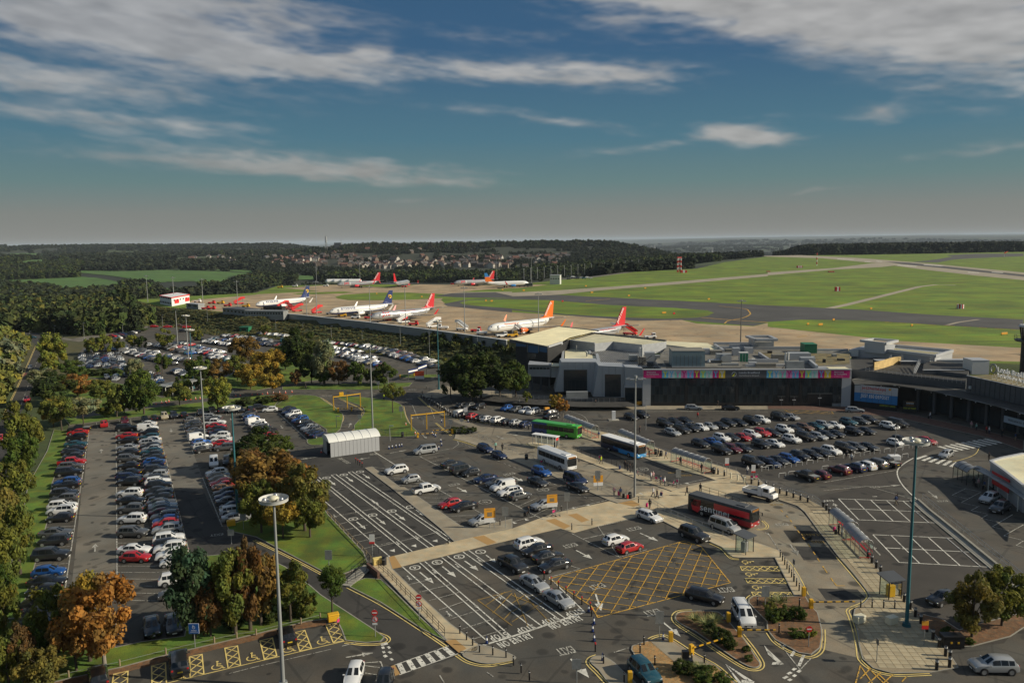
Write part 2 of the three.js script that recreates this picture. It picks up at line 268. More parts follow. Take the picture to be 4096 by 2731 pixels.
airSheet('taxiway',[...P(TJ,[1880,616,2352,612],AH),...P(TK,[0,620,420,600,1000,560,1500,520,2352,448],AH),...P(TL,[0,435,600,395,950,352,1250,345,1250,362,1050,385,600,410,0,462],AH),...P(TK,[2352,470,1500,545,800,600,420,640],AH),...P(TJ,[2352,665,1700,634],AH)],.03,M.taxiPale,'pale concrete taxiway running up to the runway');
airSheet('taxiway',[...P(TJ,[1640,655,1800,625,2200,618,2352,652],AH),...P(TK,[0,655,420,642,800,660,1600,700,2352,738],AH),...P(TL,[0,738,800,775,1600,830,2352,868,2352,962,1600,920,900,875,300,870,0,890,-300,905],AH),...P(TK,[2352,895,2220,928,1560,872,1150,880,600,838,0,780],AH),...P(TJ,[2352,803,1760,745,1720,725,1900,690,2352,672,1900,665],AH)],.04,M.taxiway,'dark grey asphalt taxiway curving past the apron');
airSheet('grass_island',[...P(TJ,[1870,712,1960,692,2352,680],AH),...P(TK,[0,682,350,690,900,735,1500,762,1800,785,1858,806,1800,835,1700,850,1400,862,1000,848,500,820,0,770],AH),...P(TJ,[2352,768,2000,740,1900,728],AH)],.06,M.airGrass,'long tapering grass island between the dark taxiways');
airSheet('runway',[...P(TL,[-60,283,300,276,800,300,1400,345,2352,436],AH),V(700,0,-560),...P(TL,[2352,506,1900,462,1400,405,1000,350,500,305,0,290],AH)],.045,M.taxiPale,'runway crossing the far airfield with white threshold marks');
{const rw=scene.children[scene.children.length - 1];
part('asphalt_strip',sheet([...P(TL,[1080,336,1300,345,2352,455],AH),V(660,0,-560),...P(TL,[2352,474,1600,395,1240,360],AH)],AH+.06),M.taxiway,rw);
for(const q of[[1440,362,1620,374,1600,378,1430,366],[1200,366,1380,377,1360,381,1190,371],[2060,430,2170,436,2160,440,2060,435],[1840,431,1950,438,1940,442,1840,436],[1000,330,1060,334,1050,337,1000,334],[890,334,950,337,940,340,890,337],[640,309,800,316,790,319,640,313]])part('threshold_mark',sheet(P(TL,q,AH),AH+.075),M.white,rw);
}
airSheet('taxiway',P(TL,[1330,340,1500,322,1700,290,1640,278,1900,264,2352,262,2352,285,1900,305,1700,318,1560,345],AH),.03,M.taxiway,'dark far taxiway beyond the runway by the windsock');
airSheet('service_track',ribPoly(P(TL,[530,772,700,738,1000,665,1130,632,1400,565,1550,548,1730,552],AH),5),.03,M.taxiPale,'narrow pale service track across the airfield grass');
airSheet('service_road',ribPoly([...P(TK,[450,500,700,482,1000,443,1080,432],AH)],9),.03,M.asphaltPale,'far perimeter road beside the lamp posts');
function ribPoly(pts,w){return[...offsetPts(pts,w / 2),...offsetPts(pts,-w / 2).reverse()];}
{// painted lines of the airfield
const am=struct('apron_markings',ribbon(P(TK,[1740,850,1960,868,2352,895],AH),1.1,AH+.07),M.yellow);tag(am,'yellow guide lines painted on the apron and taxiway');
part('guide_line',ribbon(smooth(P(TK,[1955,905,1990,880,2120,855,2190,820,2180,795,2140,770,1900,745],AH),4,false),.7,AH+.085),M.yellow,am);
part('guide_line',ribbon(P(TK,[680,698,900,680],AH),.9,AH+.085),M.yellow,am);
part('guide_line',ribbon(P(TJ,[1600,800,2352,868],AH),.3,AH+.085),M.wOld,am);
part('guide_line',ribbon(P(TK,[1240,985,2000,1045],AH),.35,AH+.085),M.wOld,am);
part('guide_line',ribbon([...P(TL,[80,1075,380,1100,720,1132],AH)],.3,AH+.085),M.wOld,am);
part('guide_line',ribbon(P(TL,[1650,920,1750,895,1940,868],AH),1.8,AH+.085),M.taxiPale,am);
part('guide_line',dashes(P(TL,[1080,892,1650,925,2280,962],AH),.6,AH+.085,3,3),M.yellow,am);
part('guide_line',ribbon(P(TL,[270,1030,330,1022,360,1020],AH),.5,AH+.085),M.yellow,am);
}
// ---------- car park level: tarmac, grass, pavements ----------
const carpark=tag(struct('car_park_tarmac',sheet([...P(TW,[-160,1900,10,1500]),...P(TE,[140,1050,205,880,285,590,375,280]),...P(TA,[460,1540,500,1430,575,1240,600,1060,640,900,690,700,700,560,690,380,740,320,1000,185,1330,120,1800,140,2294,190]),
...P(TB,[280,200,620,240,1060,300,1400,325,1700,370,1950,400,2294,430]),V(60,0,-255),V(240,0,-210),...P(TW,[2700,1100,2700,1900])],.01),M.asphalt),'dark tarmac of the airport car parks and forecourt roads');
tag(struct('approach_road',sheet(P(TA,[-260,1568,-110,1200,25,930,110,740,190,560,300,310,305,280,240,228,20,205,20,170,400,190,520,222,410,262,395,330,340,560,250,760,180,900,110,1150,80,1568]),.01),M.aDrk),'dark approach road along the left edge between trees');
tag(struct('link_road',sheet(P(TA,[400,195,640,235,980,175,1180,125,1320,118,1320,140,1180,160,980,215,700,262,480,232]),.014),M.asphaltPale),'pale link road past the dark wood to the far car park');
function zone(name,pts,y,mat,label){return tag(struct(name,sheet(pts,y),mat),label);}
zone('fresh_tarmac',[...P(TX,[-60,540,530,425,1100,600,2100,1420,2520,1800]),...P(TH,[1900,1250,1440,1300,1150,960,900,690,520,220,430,130])],.016,M.asphaltNew,'dark fresh tarmac of the marked waiting bays');
zone('fresh_tarmac',[...P(TC,[820,1010,1000,930,1250,900,2294,870]),...P(TD,[700,900,1300,1010,1600,1190,1320,1300,1170,1440,1240,1568,500,1540,0,1500]),...P(TS,[1500,430,1160,290,700,160,300,30])],.016,M.asphaltNew,'dark fresh tarmac of the taxi lot before the terminal');
zone('worn_tarmac',[...P(TA,[795,1060,1035,1075,1045,1568]),...P(TE,[938,900,560,900,655,0]),...P(TA,[745,1568])],.014,M.asphaltPale,'worn grey tarmac aisle between the left parking rows');
zone('worn_tarmac',[...P(TA,[1420,1000,1625,990,1735,1275,1790,1420,1840,1568]),...P(TE,[1650,0,1560,0,1380,0]),...P(TA,[1530,1568,1415,1080])],.014,M.asphaltPale,'worn grey tarmac aisle right of the double parking row');
zone('dark_tarmac',P(TE,[1385,15,1640,45,1670,120,1780,320,1850,380,2056,410,2056,520,1700,560,1480,560,1490,440]),.018,M.aDrk,'patch of newer dark tarmac at the car park exit');
const laneLot=zone('dark_tarmac',[...P(TB,[470,1240,1060,1250,1290,1568]),...P(TF,[1190,0,1740,400,1060,560,960,600,570,210,500,60]),...P(TB,[480,1440,330,1300])],.014,M.aDrk,'dark tarmac of the numbered drop off lanes');
zone('road',P(TF,[-20,415,300,570,550,695,740,790,1000,930,1330,1140,1540,1270,1640,1345,1500,1400,1160,1480,720,1240,1000,1245,1060,1210,930,1135,520,868,230,640,-20,560]),.018,M.aDrk,'dark exit road with double yellow lines curving below the grass bank');
const busRoad=zone('bus_road',[...P(TR,[60,130,500,310,1100,360,1100,400,1730,460,1950,520]),...P(TS,[0,150,400,250,700,360,1060,450,1210,505,1600,570,1950,755,2080,800,2220,860,2352,1010]),...P(TH,[420,370,560,550,700,710,800,835,822,880,780,930,650,985,690,1050,740,1280,762,1395,730,1368,480,1310,430,1290,440,1150,350,900,300,820,160,580]),...P(TS,[1960,1330,1630,1225,1420,1205,1200,1110,940,970,500,850,0,700]),...P(TR,[2200,1110,1700,940,1170,735,700,555,340,415,480,380,400,330,200,260,0,160])],.02,M.busRoad,'pale worn bus road winding between the platforms');
function patch(pts,mat){return part('tarmac_patch',sheet(pts,.026),mat,busRoad);}
patch(P(TS,[2010,1095,2352,1100,2352,1210,2110,1235]),M.aDrk);patch(P(TH,[130,343,410,350,480,440,200,445]),M.aDrk);patch(P(TH,[215,470,530,480,590,580,290,585]),M.aDrk);
patch(P(TH,[400,810,720,818,800,900,470,905]),M.aDrk);patch(P(TS,[640,830,930,760,1480,1000,1500,1060,1180,980]),M.aDrk);patch(P(TR,[1600,600,1930,570,2352,760,2352,860]),M.aDrk);
patch(P(TS,[0,250,400,250,700,360,1060,450,1200,500,780,560,300,400]),M.aDrk);

function verge(pts,h=.1,mat=M.grass,label='mown grass verge',name='grass_verge'){return tag(raised(name,pts,h,mat),label);}
verge([...P(TA,[620,1010,820,985,1240,935,1640,905,2200,850]),...P(TB,[60,830,155,842,330,742,0,745]),...P(TA,[2080,775,1400,850,1000,905,700,950,560,930])],.1,M.grass,'grass strip above the top parking row');
verge(smooth(P(TB,[160,845,330,742,530,748,620,800,770,905,775,950,715,1080,640,1080,630,1050,480,960,380,890,210,855]),3),.1,M.grass,'bright green grass mound beside the entry ramp');
verge(smooth(P(TB,[730,752,1080,772,1240,800,1300,830,1330,900,1360,980,1430,1105,1120,1110,1060,1080,880,1060,970,900,940,840,800,790]),3),.1,M.grass,'bright green grass mound with the bare tree and tall lamp');
verge(smooth(P(TB,[455,1150,480,1132,600,1122,602,1185,490,1188]),3),.1,M.grass,'small grass corner beside the white canopy');
verge(P(TB,[235,668,700,642,1180,630,1400,630,1370,662,1100,692,700,692,235,692]),.1,M.grass,'long grass strip beside the upper road');
verge(P(TB,[1290,558,1620,555,1622,578,1500,590,1290,580]),.1,M.grass,'short grass strip under the blue direction sign');
verge(P(TA,[340,700,520,560,760,580,900,610,1130,650,1450,765,1830,690,2060,720,2060,755,1400,805,1000,855,650,895,450,900]),.1,M.grass,'wooded belt of rough grass below the far car park');
verge([...P(TA,[1850,660,2060,560]),...P(TB,[0,480,250,380,640,400,700,480,720,570,600,600,300,640,0,700])],.1,M.grass,'grass under the clump of large trees between car parks');
verge(P(TA,[700,500,760,500,1100,530,1180,560,900,590,700,570]),.1,M.grass,'hedge strip below the block of parked cars');
const islandMain=verge([...P(TA,[2150,1130,2110,1290,2080,1430]),...P(TE,[1960,60,2030,240,1820,312,1840,350]),...P(TF,[0,400,300,556,550,685,690,700,900,620,860,520,570,215,490,60]),...P(TB,[480,1460,330,1320,290,1250,260,1200,130,1170,0,1080])],.12,M.grass,'grass bank under the row of russet trees');
verge([...P(TE,[-300,1130,130,1080,380,1120,930,1290,1130,1245,1480,1200,1500,1100,1440,900,1480,600,1600,560,1800,540]),...P(TF,[60,560,230,640,430,790,520,868,700,985,930,1135,1030,1205,1000,1240,880,1250,720,1232,690,1150,660,1090,560,1060,400,1080,0,1180]),...P(TE,[1720,1260,1330,1350,960,1450,540,1540,300,1600,-300,1760])],.12,M.grass,'grass ground under the mixed autumn trees in the near corner');
verge(P(TF,[760,775,880,732,1000,742,1100,830,1310,1040,1500,1210,1518,1232,1330,1138,1000,925,745,797]),.12,M.grass,'grass wedge between the exit road and the black railing');
tag(struct('gravel_path',ribbon([...P(TE,[300,1610,620,1550,960,1470,1330,1370,1720,1278]),...P(TF,[0,1200,300,1120,560,1082])],1.5,.03),M.mulch),'brown leaf strewn path edging the disabled bays');

verge([...P(TA,[600,1062,575,1240,500,1430,460,1540]),...P(TE,[375,280,285,590,205,880,140,1050,-40,1060,20,880,90,600,160,300]),...P(TA,[250,1540,330,1400,420,1240,480,1050])],.08,M.grass,'sunny grass verge beside the outer left row');
const crossing=zone('pavement',[...P(TF,[1060,560,1590,435,1740,400,2056,330]),...P(TG,[340,205,830,100,1010,120,1190,180,990,240,700,310,500,365,390,330,0,420]),...P(TF,[1840,470,1480,560,1090,655])],.03,M.paving,'buff block paved crossing running across the lanes');
zone('pavement',P(TS,[33,734,230,690,330,645,600,603,700,635,770,605,1210,505,1520,440,1600,560,1510,630,1290,680,1000,690,930,772,560,855]),.034,M.paving,'buff paved crossing between the bus platforms');
for(const[T,q]of[[TF,[1090,655,1060,560,1110,548,1170,640]],[TG,[270,265,345,250,470,310,420,335]],[TG,[450,220,520,208,620,262,560,280]],[TF,[1740,400,1830,385,1930,440,1860,462]],[TS,[60,770,220,735,330,790,250,815]]])part('tactile_strip',sheet(P(T,q),.04),M.tactile,crossing);
function walk(pts,label,mat=M.paving,h=.12){return tag(raised('pavement',pts,h,mat),label);}
const pathP2=walk(P(TF,[925,645,960,600,1060,560,1090,655,1290,850,1560,1100,1790,1270,1780,1320,1650,1335,1530,1232,1510,1205,1270,970,985,680]),'buff paved path beside the black railing');
walk(smooth([...P(TF,[1790,1272,1880,1285,1970,1315,2056,1350]),...P(TG,[30,1375]),...P(TF,[1990,1405,1860,1418,1740,1395,1660,1345])],3),'rounded grey pavement end with black bollards',M.pGry);
walk([...P(TB,[975,1395,1040,1385,1290,1568]),...P(TF,[1190,0,1640,310,1740,330,2056,255,2056,330,1740,400,1590,435,1480,330,1080,0])],'grey pavement strip between the lanes and the short stay bays',M.pGry);
const plat1=walk(P(TR,[200,458,350,498,480,545,830,690,1110,800,1340,885,1530,980,1790,1085,2010,1178,2120,1215,2330,1172,2200,1110,1940,1030,1700,940,1530,880,1170,735,940,640,700,555,480,465,340,415,215,410]),'front bus platform nearest the short stay bays',M.pGry);
const plat2=walk([...P(TR,[1490,592,1590,590,1900,715,2110,790,2352,885]),...P(TS,[50,345,300,440,390,465,650,570,770,605,700,635,560,585,250,475,0,375]),...P(TR,[2000,820,1880,775,1660,690,1560,640])],'middle bus platform with the dark railing');
const plat3=walk([...P(TR,[1450,290,1560,285,1720,335,1870,365,1910,370,2150,420]),...P(TS,[500,120,700,190,1160,310,1460,395,1520,440,1210,505,1060,450,700,360,400,250]),...P(TR,[2100,560,1930,500,1730,452,1480,345])],'rear bus platform with the long glass shelters');
walk(smooth(P(TR,[1065,512,1120,500,1400,540,1430,560,1350,600,1180,560,1100,540]),3),'small bus island under the flat roofed shelter');
const pavBus=walk([...P(TS,[1520,440,1700,470,1780,545,2000,625,2240,705]),...P(TH,[275,75,430,155,520,225,660,390,800,555,910,690,1070,860,1150,965,1330,1190,1440,1310,1530,1450,1310,1490,1000,1495,850,1455,765,1380,740,1280,720,1150,690,1050,700,985,780,930,822,880,800,835,700,705,560,545,420,365,300,200,240,150,80,98]),...P(TS,[1950,752,1800,680,1600,570])],'long buff slab pavement with bollards beside the bus road',M.slabGap);
const pavKiosk=walk([...P(TS,[590,985,780,1080,1150,1232,1290,1295,1370,1375,1420,1410,1490,1418,1910,1418]),...P(TH,[60,570,215,872,305,860,250,720,160,590,110,540]),...P(TS,[1960,1335,1800,1275,1630,1225,1420,1210,1200,1110,940,970,500,850])],'pavement with the dark glass ticket kiosk',M.paving);
walk(P(TC,[-60,800,700,850,1180,850,1240,825,2294,835,2294,870,1240,870,700,875,0,830]),'grey pavement along the terminal front',M.pGry);
walk([...P(TD,[0,840,140,836,700,850,740,840,1250,910,1900,1050,2294,1150,2294,1240,2000,1130,1200,950,650,890,150,868,0,868])],'red brick pavement along the terminal doors',M.redBrick);
const IL=tag(raised('planted_island',smooth(P(TG,[1315,1060,1335,1015,1430,1000,1650,1005,1700,1040,1800,1150,1870,1230,1960,1370,1995,1425,1965,1450,1900,1440,1720,1330,1480,1165,1350,1095]),3),.12,M.mulch),'long planted traffic island between the two exit barriers');
const IR=tag(raised('planted_island',[...P(TG,[1905,905,1940,878,2056,880]),...P(TH,[0,883,300,878,350,960,400,1010,430,1130,435,1190,420,1290,350,1345,250,1330,60,1225,0,1150]),...P(TG,[2050,1080,1960,990,1905,930])],.12,M.mulch),'planted traffic island with shrubs and a no entry sign');
const IG=tag(raised('planted_island',P(TU,[440,1110,450,1060,600,1010,830,960,940,985,1020,1000,1300,1180,1600,1330,1860,1560,2050,1760,1000,1760,850,1540,700,1370,500,1210]),.12,M.gravel),'gravel covered traffic island at the exit');
part('concrete_strip',sheet(P(TU,[700,1000,840,985,1010,1010,1290,1190,1560,1330,1420,1400,1050,1300]),.135),M.pGry,IG);
tag(raised('traffic_island',smooth(P(TG,[630,1400,660,1365,720,1360,790,1390,900,1490,1000,1600,820,1600,700,1470]),3),.12,M.pGry),'small concrete traffic island beside the dark blue car');
tag(raised('planted_bed',P(TH,[1180,1010,1400,1060,1540,1150,1700,1100,2056,1010,2200,1000,2200,1090,2056,1130,1950,1200,1640,1280,1440,1290]),.12,M.mulch),'bark covered bed under the two reddish trees');
tag(raised('pavement',P(TB,[1450,750,1700,660,2294,720,2294,790,1740,740,1620,770]),.12,M.pGry),'paved area under the dark trees beside the terminal');
const divider=tag(struct('divider_wall',(()=>{const pts=[...P(TX,[1110,600,1260,735,1420,862,1640,1040,1840,1205,2060,1385,2352,1620,2500,1740])];const L=offsetPts(pts,.18),R=offsetPts(pts,-.18);return mrg([ribbon(pts,.36,.42),wallRing(L,0,.42,false),wallRing(R,0,.42,false),ribbon(offsetPts(pts,.75),1.2,.13),wallRing(offsetPts(pts,1.35),0,.13,false)]);})(),M.kerb),'low concrete wall with railing beside the waiting bays');
// ---------- painted markings ----------
const font=await new FontLoader().loadAsync('fonts/droid/droid_sans_bold.typeface.json');
const fontR=await new FontLoader().loadAsync('fonts/droid/droid_sans_regular.typeface.json');
const MY=.045;
function textGeo(str,w,h,f=font){// flat lettering in the xy plane, scaled to w by h, origin at its lower left
const g=new THREE.ShapeGeometry(f.generateShapes(str,1),4);g.computeBoundingBox();const b=g.boundingBox;g.translate(-b.min.x,-b.min.y,0);g.scale(w /(b.max.x - b.min.x),h /(b.max.y - b.min.y),1);return g.toNonIndexed();
}
const mk=(name,geo,mat)=>part(name,geo,mat,carpark);
function roadText(str,T,x1,y1,x2,y2,h,mat=M.wOld,y=MY){
const a=G(T(x1,y1)),b=G(T(x2,y2)),d=b.clone().sub(a),w=d.length();d.normalize();
const g=textGeo(str,w,h*.7),up=V(d.z,0,-d.x);// left of the reading direction
g.applyMatrix4(new THREE.Matrix4().makeBasis(d,up,V(0,1,0)).setPosition(a.x,y,a.z));const n=g.attributes.normal;for(let i=0;i<n.count;i++)n.setXYZ(i,0,1,0);
return mk('road_lettering',g,mat);
}
function arrow(T,x1,y1,x2,y2,w=.75,mat=M.white,y=MY){
const a=G(T(x1,y1)),b=G(T(x2,y2)),d=b.clone().sub(a),L=d.length();d.normalize();const s=V(-d.z,0,d.x),hl=Math.min(L*.42,w*2.4),c=b.clone().addScaledVector(d,-hl);
const p=(o,k)=>o.clone().addScaledVector(s,k);
return mk('road_arrow',mrg([sheet([p(a,-.11),p(a,.11),p(c,.11),p(c,-.11)],y),sheet([p(c,-w / 2),b,p(c,w / 2)],y)]),mat);
}
const line=(T,arr,w=.12,mat=M.wOld,name='painted_line')=>mk(name,ribbon(P(T,arr),w,MY),mat);
function poly(name,T,arr,mat,y=MY){return mk(name,sheet(P(T,arr),y),mat);}
for(const a of[[TR,235,977,112,1002,1.6],[TR,882,850,755,880,1.7],[TS,302,1045,145,1078,1.7],[TG,502,445,395,470,1.7],[TG,715,766,602,796,1.9],[TU,790,535,575,582,2.0],[TU,1822,238,1602,253,2.0],[TG,472,1272,340,1302,2.2],[TX,1440,590,1318,598,1.0],[TX,640,425,528,430,1.1],[TE,1790,366,1685,380,1.3]])roadText('EXIT',...a);
roadText('EXIT',TH,155,288,48,290,1.5);roadText('EXIT',TX,6,606,132,606,1.0,M.white);roadText('EXIT',TX,452,1086,585,1086,1.2,M.white);
roadText('STAND',TH,432,370,262,372,1.4,M.yellowOld);roadText('BUS',TH,442,428,342,428,1.4,M.yellowOld);roadText('BUS',TS,2000,780,1850,785,1.0,M.yellowOld);roadText('NO ENTRY',TS,830,395,640,410,1.3,M.yellowOld);roadText('BUSES',TS,920,435,800,440,1.3,M.yellowOld);
roadText('NO ENTRY',TG,330,1142,585,1062,1.9,M.white);roadText('NO ENTRY',TF,1975,1292,2240,1205,1.9,M.white);
for(const a of[[TF,2000,1160,1862,1196],[TG,160,1100,22,1138],[TG,348,1036,220,1072],[TG,540,972,412,1008]])roadText('STOP',...a,1.8,M.white);
roadText('ESCAPE LANE',TB,850,1350,765,1302,1.3);roadText('NO EXIT',TB,1075,1262,1012,1268,1.8);roadText('KEEP CLEAR',TB,680,742,590,744,1.6);roadText('SLOW',TB,1440,690,1370,688,1.4);roadText('TAXI',TB,1395,770,1340,776,1.4);
for(const[T,x,y,s]of[[TF,1240,157,'1'],[TF,1090,190,'2'],[TF,935,222,'3'],[TF,780,254,'4'],[TB,930,1428,'1'],[TB,785,1455,'2'],[TB,630,1482,'3'],[TF,1803,517,'1'],[TF,1631,557,'2'],[TF,1455,602,'3'],[TF,1276,645,'4']]){
const c=G(T(x,y)),ring=ringG(.62,.8,28).rotateX(-Math.PI / 2).translate(c.x,MY,c.z).toNonIndexed(),t=textGeo(s,s==='1'?.26:.5,.8);t.translate(-.22,-.4,0);t.rotateZ(Math.PI+.5);t.rotateX(-Math.PI / 2);t.translate(c.x,MY,c.z);
mk('lane_number',mrg([ring,t]),M.white);
}
for(const[T,x,y,s,r]of[[TR,560,1200,'10',1.15],[TR,1240,1055,'10',1.15],[TS,355,375,'10',1.2],[TX,612,552,'8',.1]]){const c=G(T(x,y)),t=textGeo(s,s==='8'?.5:.9,.9);t.translate(-.45,-.45,0);t.rotateZ(s==='8'?-1.2:Math.PI+.4);t.rotateX(-Math.PI / 2);t.translate(c.x,MY,c.z);mk('speed_roundel',r>.5?mrg([ringG(r - .14,r,30).rotateX(-Math.PI / 2).translate(c.x,MY,c.z).toNonIndexed(),t]):t,M.wOld);}
for(const a of[[TF,1283,178,1357,231],[TF,1118,210,1200,266],[TF,963,241,1041,299],[TF,807,276,880,335],[TF,920,95,985,142],[TB,955,1448,1021,1491],[TB,805,1473,871,1520],[TB,650,1500,711,1549]])arrow(...a,.8);
for(const a of[[TF,1848,545,1925,602],[TF,1675,590,1786,669],[TF,1495,635,1606,721],[TF,1315,682,1426,771]])arrow(...a,1.0);
for(const a of[[TR,230,1030,350,1088],[TR,880,900,1010,957],[TS,325,1125,542,1221],[TG,515,505,648,576],[TG,672,857,717,992],[TU,850,705,1118,925],[TG,472,1378,620,1530],[TH,182,458,242,546],[TS,2095,1260,2185,1388]])arrow(...a,1.1);
for(const a of[[TX,655,434,915,412],[TX,175,705,112,622],[TX,665,1238,540,1105],[TX,1228,485,1347,577],[TR,695,425,790,465],[TR,815,395,965,422],[TA,903,1262,903,1224],[TA,1528,1042,1531,1072],[TE,758,515,762,453],[TB,828,1030,850,990],[TB,1490,1095,1528,1130],[TB,1390,930,1402,955],[TB,1195,1262,1355,1232],[TB,1020,1300,910,1318],[TB,220,1015,236,1040],[TB,550,1295,385,1318],[TF,720,1366,948,1328],[TC,2200,1020,2130,1030],[TA,2060,950,2075,965],[TB,1545,600,1600,590]])arrow(...a,.9,M.wOld);
for(const[T,...q]of[[TF,1070,508,1112,495,1115,520],[TF,1243,470,1285,456,1287,480],[TF,1412,430,1455,418,1458,440],[TF,1578,392,1622,380,1625,402],[TR,1020,1392,1080,1412,1038,1420],[TR,880,1432,938,1450,900,1458],[TR,1575,1272,1640,1288,1600,1262],[TR,1740,1238,1808,1248,1770,1228],[TS,845,540,915,552,880,530],[TS,310,660,372,678,330,650]])poly('give_way_triangle',T,q,M.white);
for(const q of[[TU,1735,1300,2130,1545,2070,1560,1960,1480],[TU,1735,1300,1962,1565,1915,1565],[TU,1960,1560,1962,1520,2140,1545,2130,1575],[TU,2272,1040,2400,1190,2400,1240,2310,1130],[TH,0,1300,130,1420,100,1425,0,1340],[TH,130,1420,30,1425,40,1405,110,1402]])poly('give_way_triangle',...q.slice(0,1),q.slice(1),M.white);
for(const[A,x1,y1,B,x2,y2]of[[TB,395,1505,TF,1075,558],[TB,530,1482,TF,1215,527],[TB,560,1476,TF,1255,515],[TB,672,1458,TF,1385,485],[TB,712,1450,TF,1430,475],[TB,825,1432,TF,1560,443],[TB,860,1425,TF,1595,435],[TF,1175,638,TF,1845,1225],[TF,1315,605,TF,2000,1207],[TF,1355,595,TF,2046,1195],[TF,1490,562,TG,178,1137],[TF,1535,550,TG,237,1112],[TF,1662,518,TG,385,1064],[TF,1708,506,TG,425,1050],[TG,300,722,TG,585,1003],[TB,672,1458,TB,712,1450],[TB,825,1432,TB,860,1425],[TB,1060,1250,TB,1240,1362]])mk('lane_line',ribbon([G(A(x1,y1)),G(B(x2,y2))],.17,MY),M.white);
mk('stop_line',ribbon([G(TF(1800,1275)),G(TF(2050,1200)),G(TG(585,1003))],.3,MY),M.white);
mk('bay_lines',mrg([[570,180,690,150],[600,240,1000,160],[650,300,860,245],[700,345,900,300],[760,395,960,350],[810,440,1010,395],[870,490,1080,440],[560,40,700,12],[1230,780,1400,740],[1310,842,1560,780],[1390,910,1640,840],[1470,985,1720,900],[1560,1058,1820,975],[1650,1140,1910,1055],[1740,1220,2010,1135],[985,475,1500,350]].map(q=>ribbon(P(TF,q),.11,MY))),M.wOld);
{const fig=()=>mrg([new THREE.CircleGeometry(.11,10).translate(0,.52,0).toNonIndexed(),...[[0,.42,0,.05,.16],[0,.05,.2,-.4,.1],[0,.05,-.22,-.36,.1],[0,.36,.26,.1,.08],[0,.36,-.24,.12,.08],[0,.75,0,1.05,.1]].map(([a,b,c,d,w])=>{const L=Math.hypot(c - a,d - b),g=new THREE.PlaneGeometry(w,L);g.rotateZ(-Math.atan2(c - a,d - b));g.translate((a+c)/ 2,(b+d)/ 2,0);return g.toNonIndexed();}),new THREE.CircleGeometry(.2,3).rotateZ(Math.PI / 2).translate(0,1.12,0).toNonIndexed()]);
for(const[x,y]of[[1235,735],[1440,685],[1625,638],[1800,590],[1555,1025],[1770,955],[1965,890],[2130,838],[635,235],[805,198],[960,167],[1110,135],[1145,455],[1300,408],[1465,372]]){const c=G(TF(x,y)),g=fig();g.scale(.9,.9,.9);g.rotateZ(.45);g.rotateX(-Math.PI / 2);g.translate(c.x,MY,c.z);mk('walking_symbol',g,M.white);}}
{const out=P(TG,[300,735,1385,430,1520,475,1755,765,690,1045,640,955]),P2=out.map(p=>new THREE.Vector2(p.x,p.z)),segs=[];
const clip=(a,b)=>{const d=b.clone().sub(a),ts=[];for(let i=0;i<P2.length;i++){const p=P2[i],q=P2[(i+1)% P2.length],e=q.clone().sub(p),den=d.x*e.y - d.y*e.x;if(Math.abs(den)<1e-9)continue;const w=p.clone().sub(a),t=(w.x*e.y - w.y*e.x)/ den,u=(w.x*d.y - w.y*d.x)/ den;if(u>=0&&u<=1)ts.push(t);}ts.sort((x,y)=>x - y);for(let i=0;i+1<ts.length;i+=2)segs.push([a.clone().addScaledVector(d,ts[i]),a.clone().addScaledVector(d,ts[i+1])]);};
const fam=(A,B,A2,k0,k1)=>{const a=G(TU(...A)),b=G(TU(...B)),c=G(TU(...A2));for(let k=k0;k<=k1;k++)clip(new THREE.Vector2(a.x+(c.x - a.x)*k,a.z+(c.z - a.z)*k),new THREE.Vector2(b.x+(c.x - a.x)*k,b.z+(c.z - a.z)*k));};
fam([515,0],[150,600],[710,0],-7,8);fam([0,75],[1190,245],[0,160],-9,9);
const h=mk('box_junction',mrg([ribbon(out,.16,MY,true),...segs.map(s=>ribbon([V(s[0].x,0,s[0].y),V(s[1].x,0,s[1].y)],.12,MY+.004))]),M.yellow);}
mk('box_junction',mrg([[1780,905,2056,830],[1780,905,2056,1110],[1900,1010,2056,850],[1840,950,2000,840],[1990,1060,2056,990]].map(q=>ribbon(P(TF,q),.14,MY))),M.yellowOld);
mk('box_junction',mrg([[0,865,180,940],[0,930,110,860],[0,1000,200,870],[20,850,130,1120],[110,880,300,1080],[0,1080,250,920]].map(q=>ribbon(P(TG,q),.12,MY))),M.yellowOld);
mk('box_junction',mrg([ribbon(P(TH,[745,1430,700,1600]),.14,MY),...[[750,1440,860,1600],[800,1440,960,1600],[880,1490,1000,1600],[830,1450,740,1540],[910,1485,780,1600],[1010,1500,900,1600],[1120,1515,1080,1560]].map(q=>ribbon(P(TH,q),.13,MY))]),M.yellow);
mk('box_junction',mrg([ribbon(P(TD,[150,875,570,885,590,908,200,900]),.12,MY,true),...[[160,880,300,905],[240,880,400,905],[340,880,500,905],[440,882,590,907],[270,880,190,900],[370,882,280,904],[470,882,380,905],[560,884,470,906]].map(q=>ribbon(P(TD,q),.1,MY))]),M.yellow);
function hatchBox(q,w=.13,n=3){const[a,b,c,d]=q,l=[ribbon([a,b,c,d],w,MY,true)];for(let k=0;k<n;k++){const s=k / n,e=(k+1)/ n,L1=a.clone().lerp(d,s),L2=a.clone().lerp(d,e),R1=b.clone().lerp(c,s),R2=b.clone().lerp(c,e);l.push(ribbon([L1,R2],w,MY+.002),ribbon([R1,L2],w,MY+.002));}return mk('hatched_strip',mrg(l),M.yellowPale);}
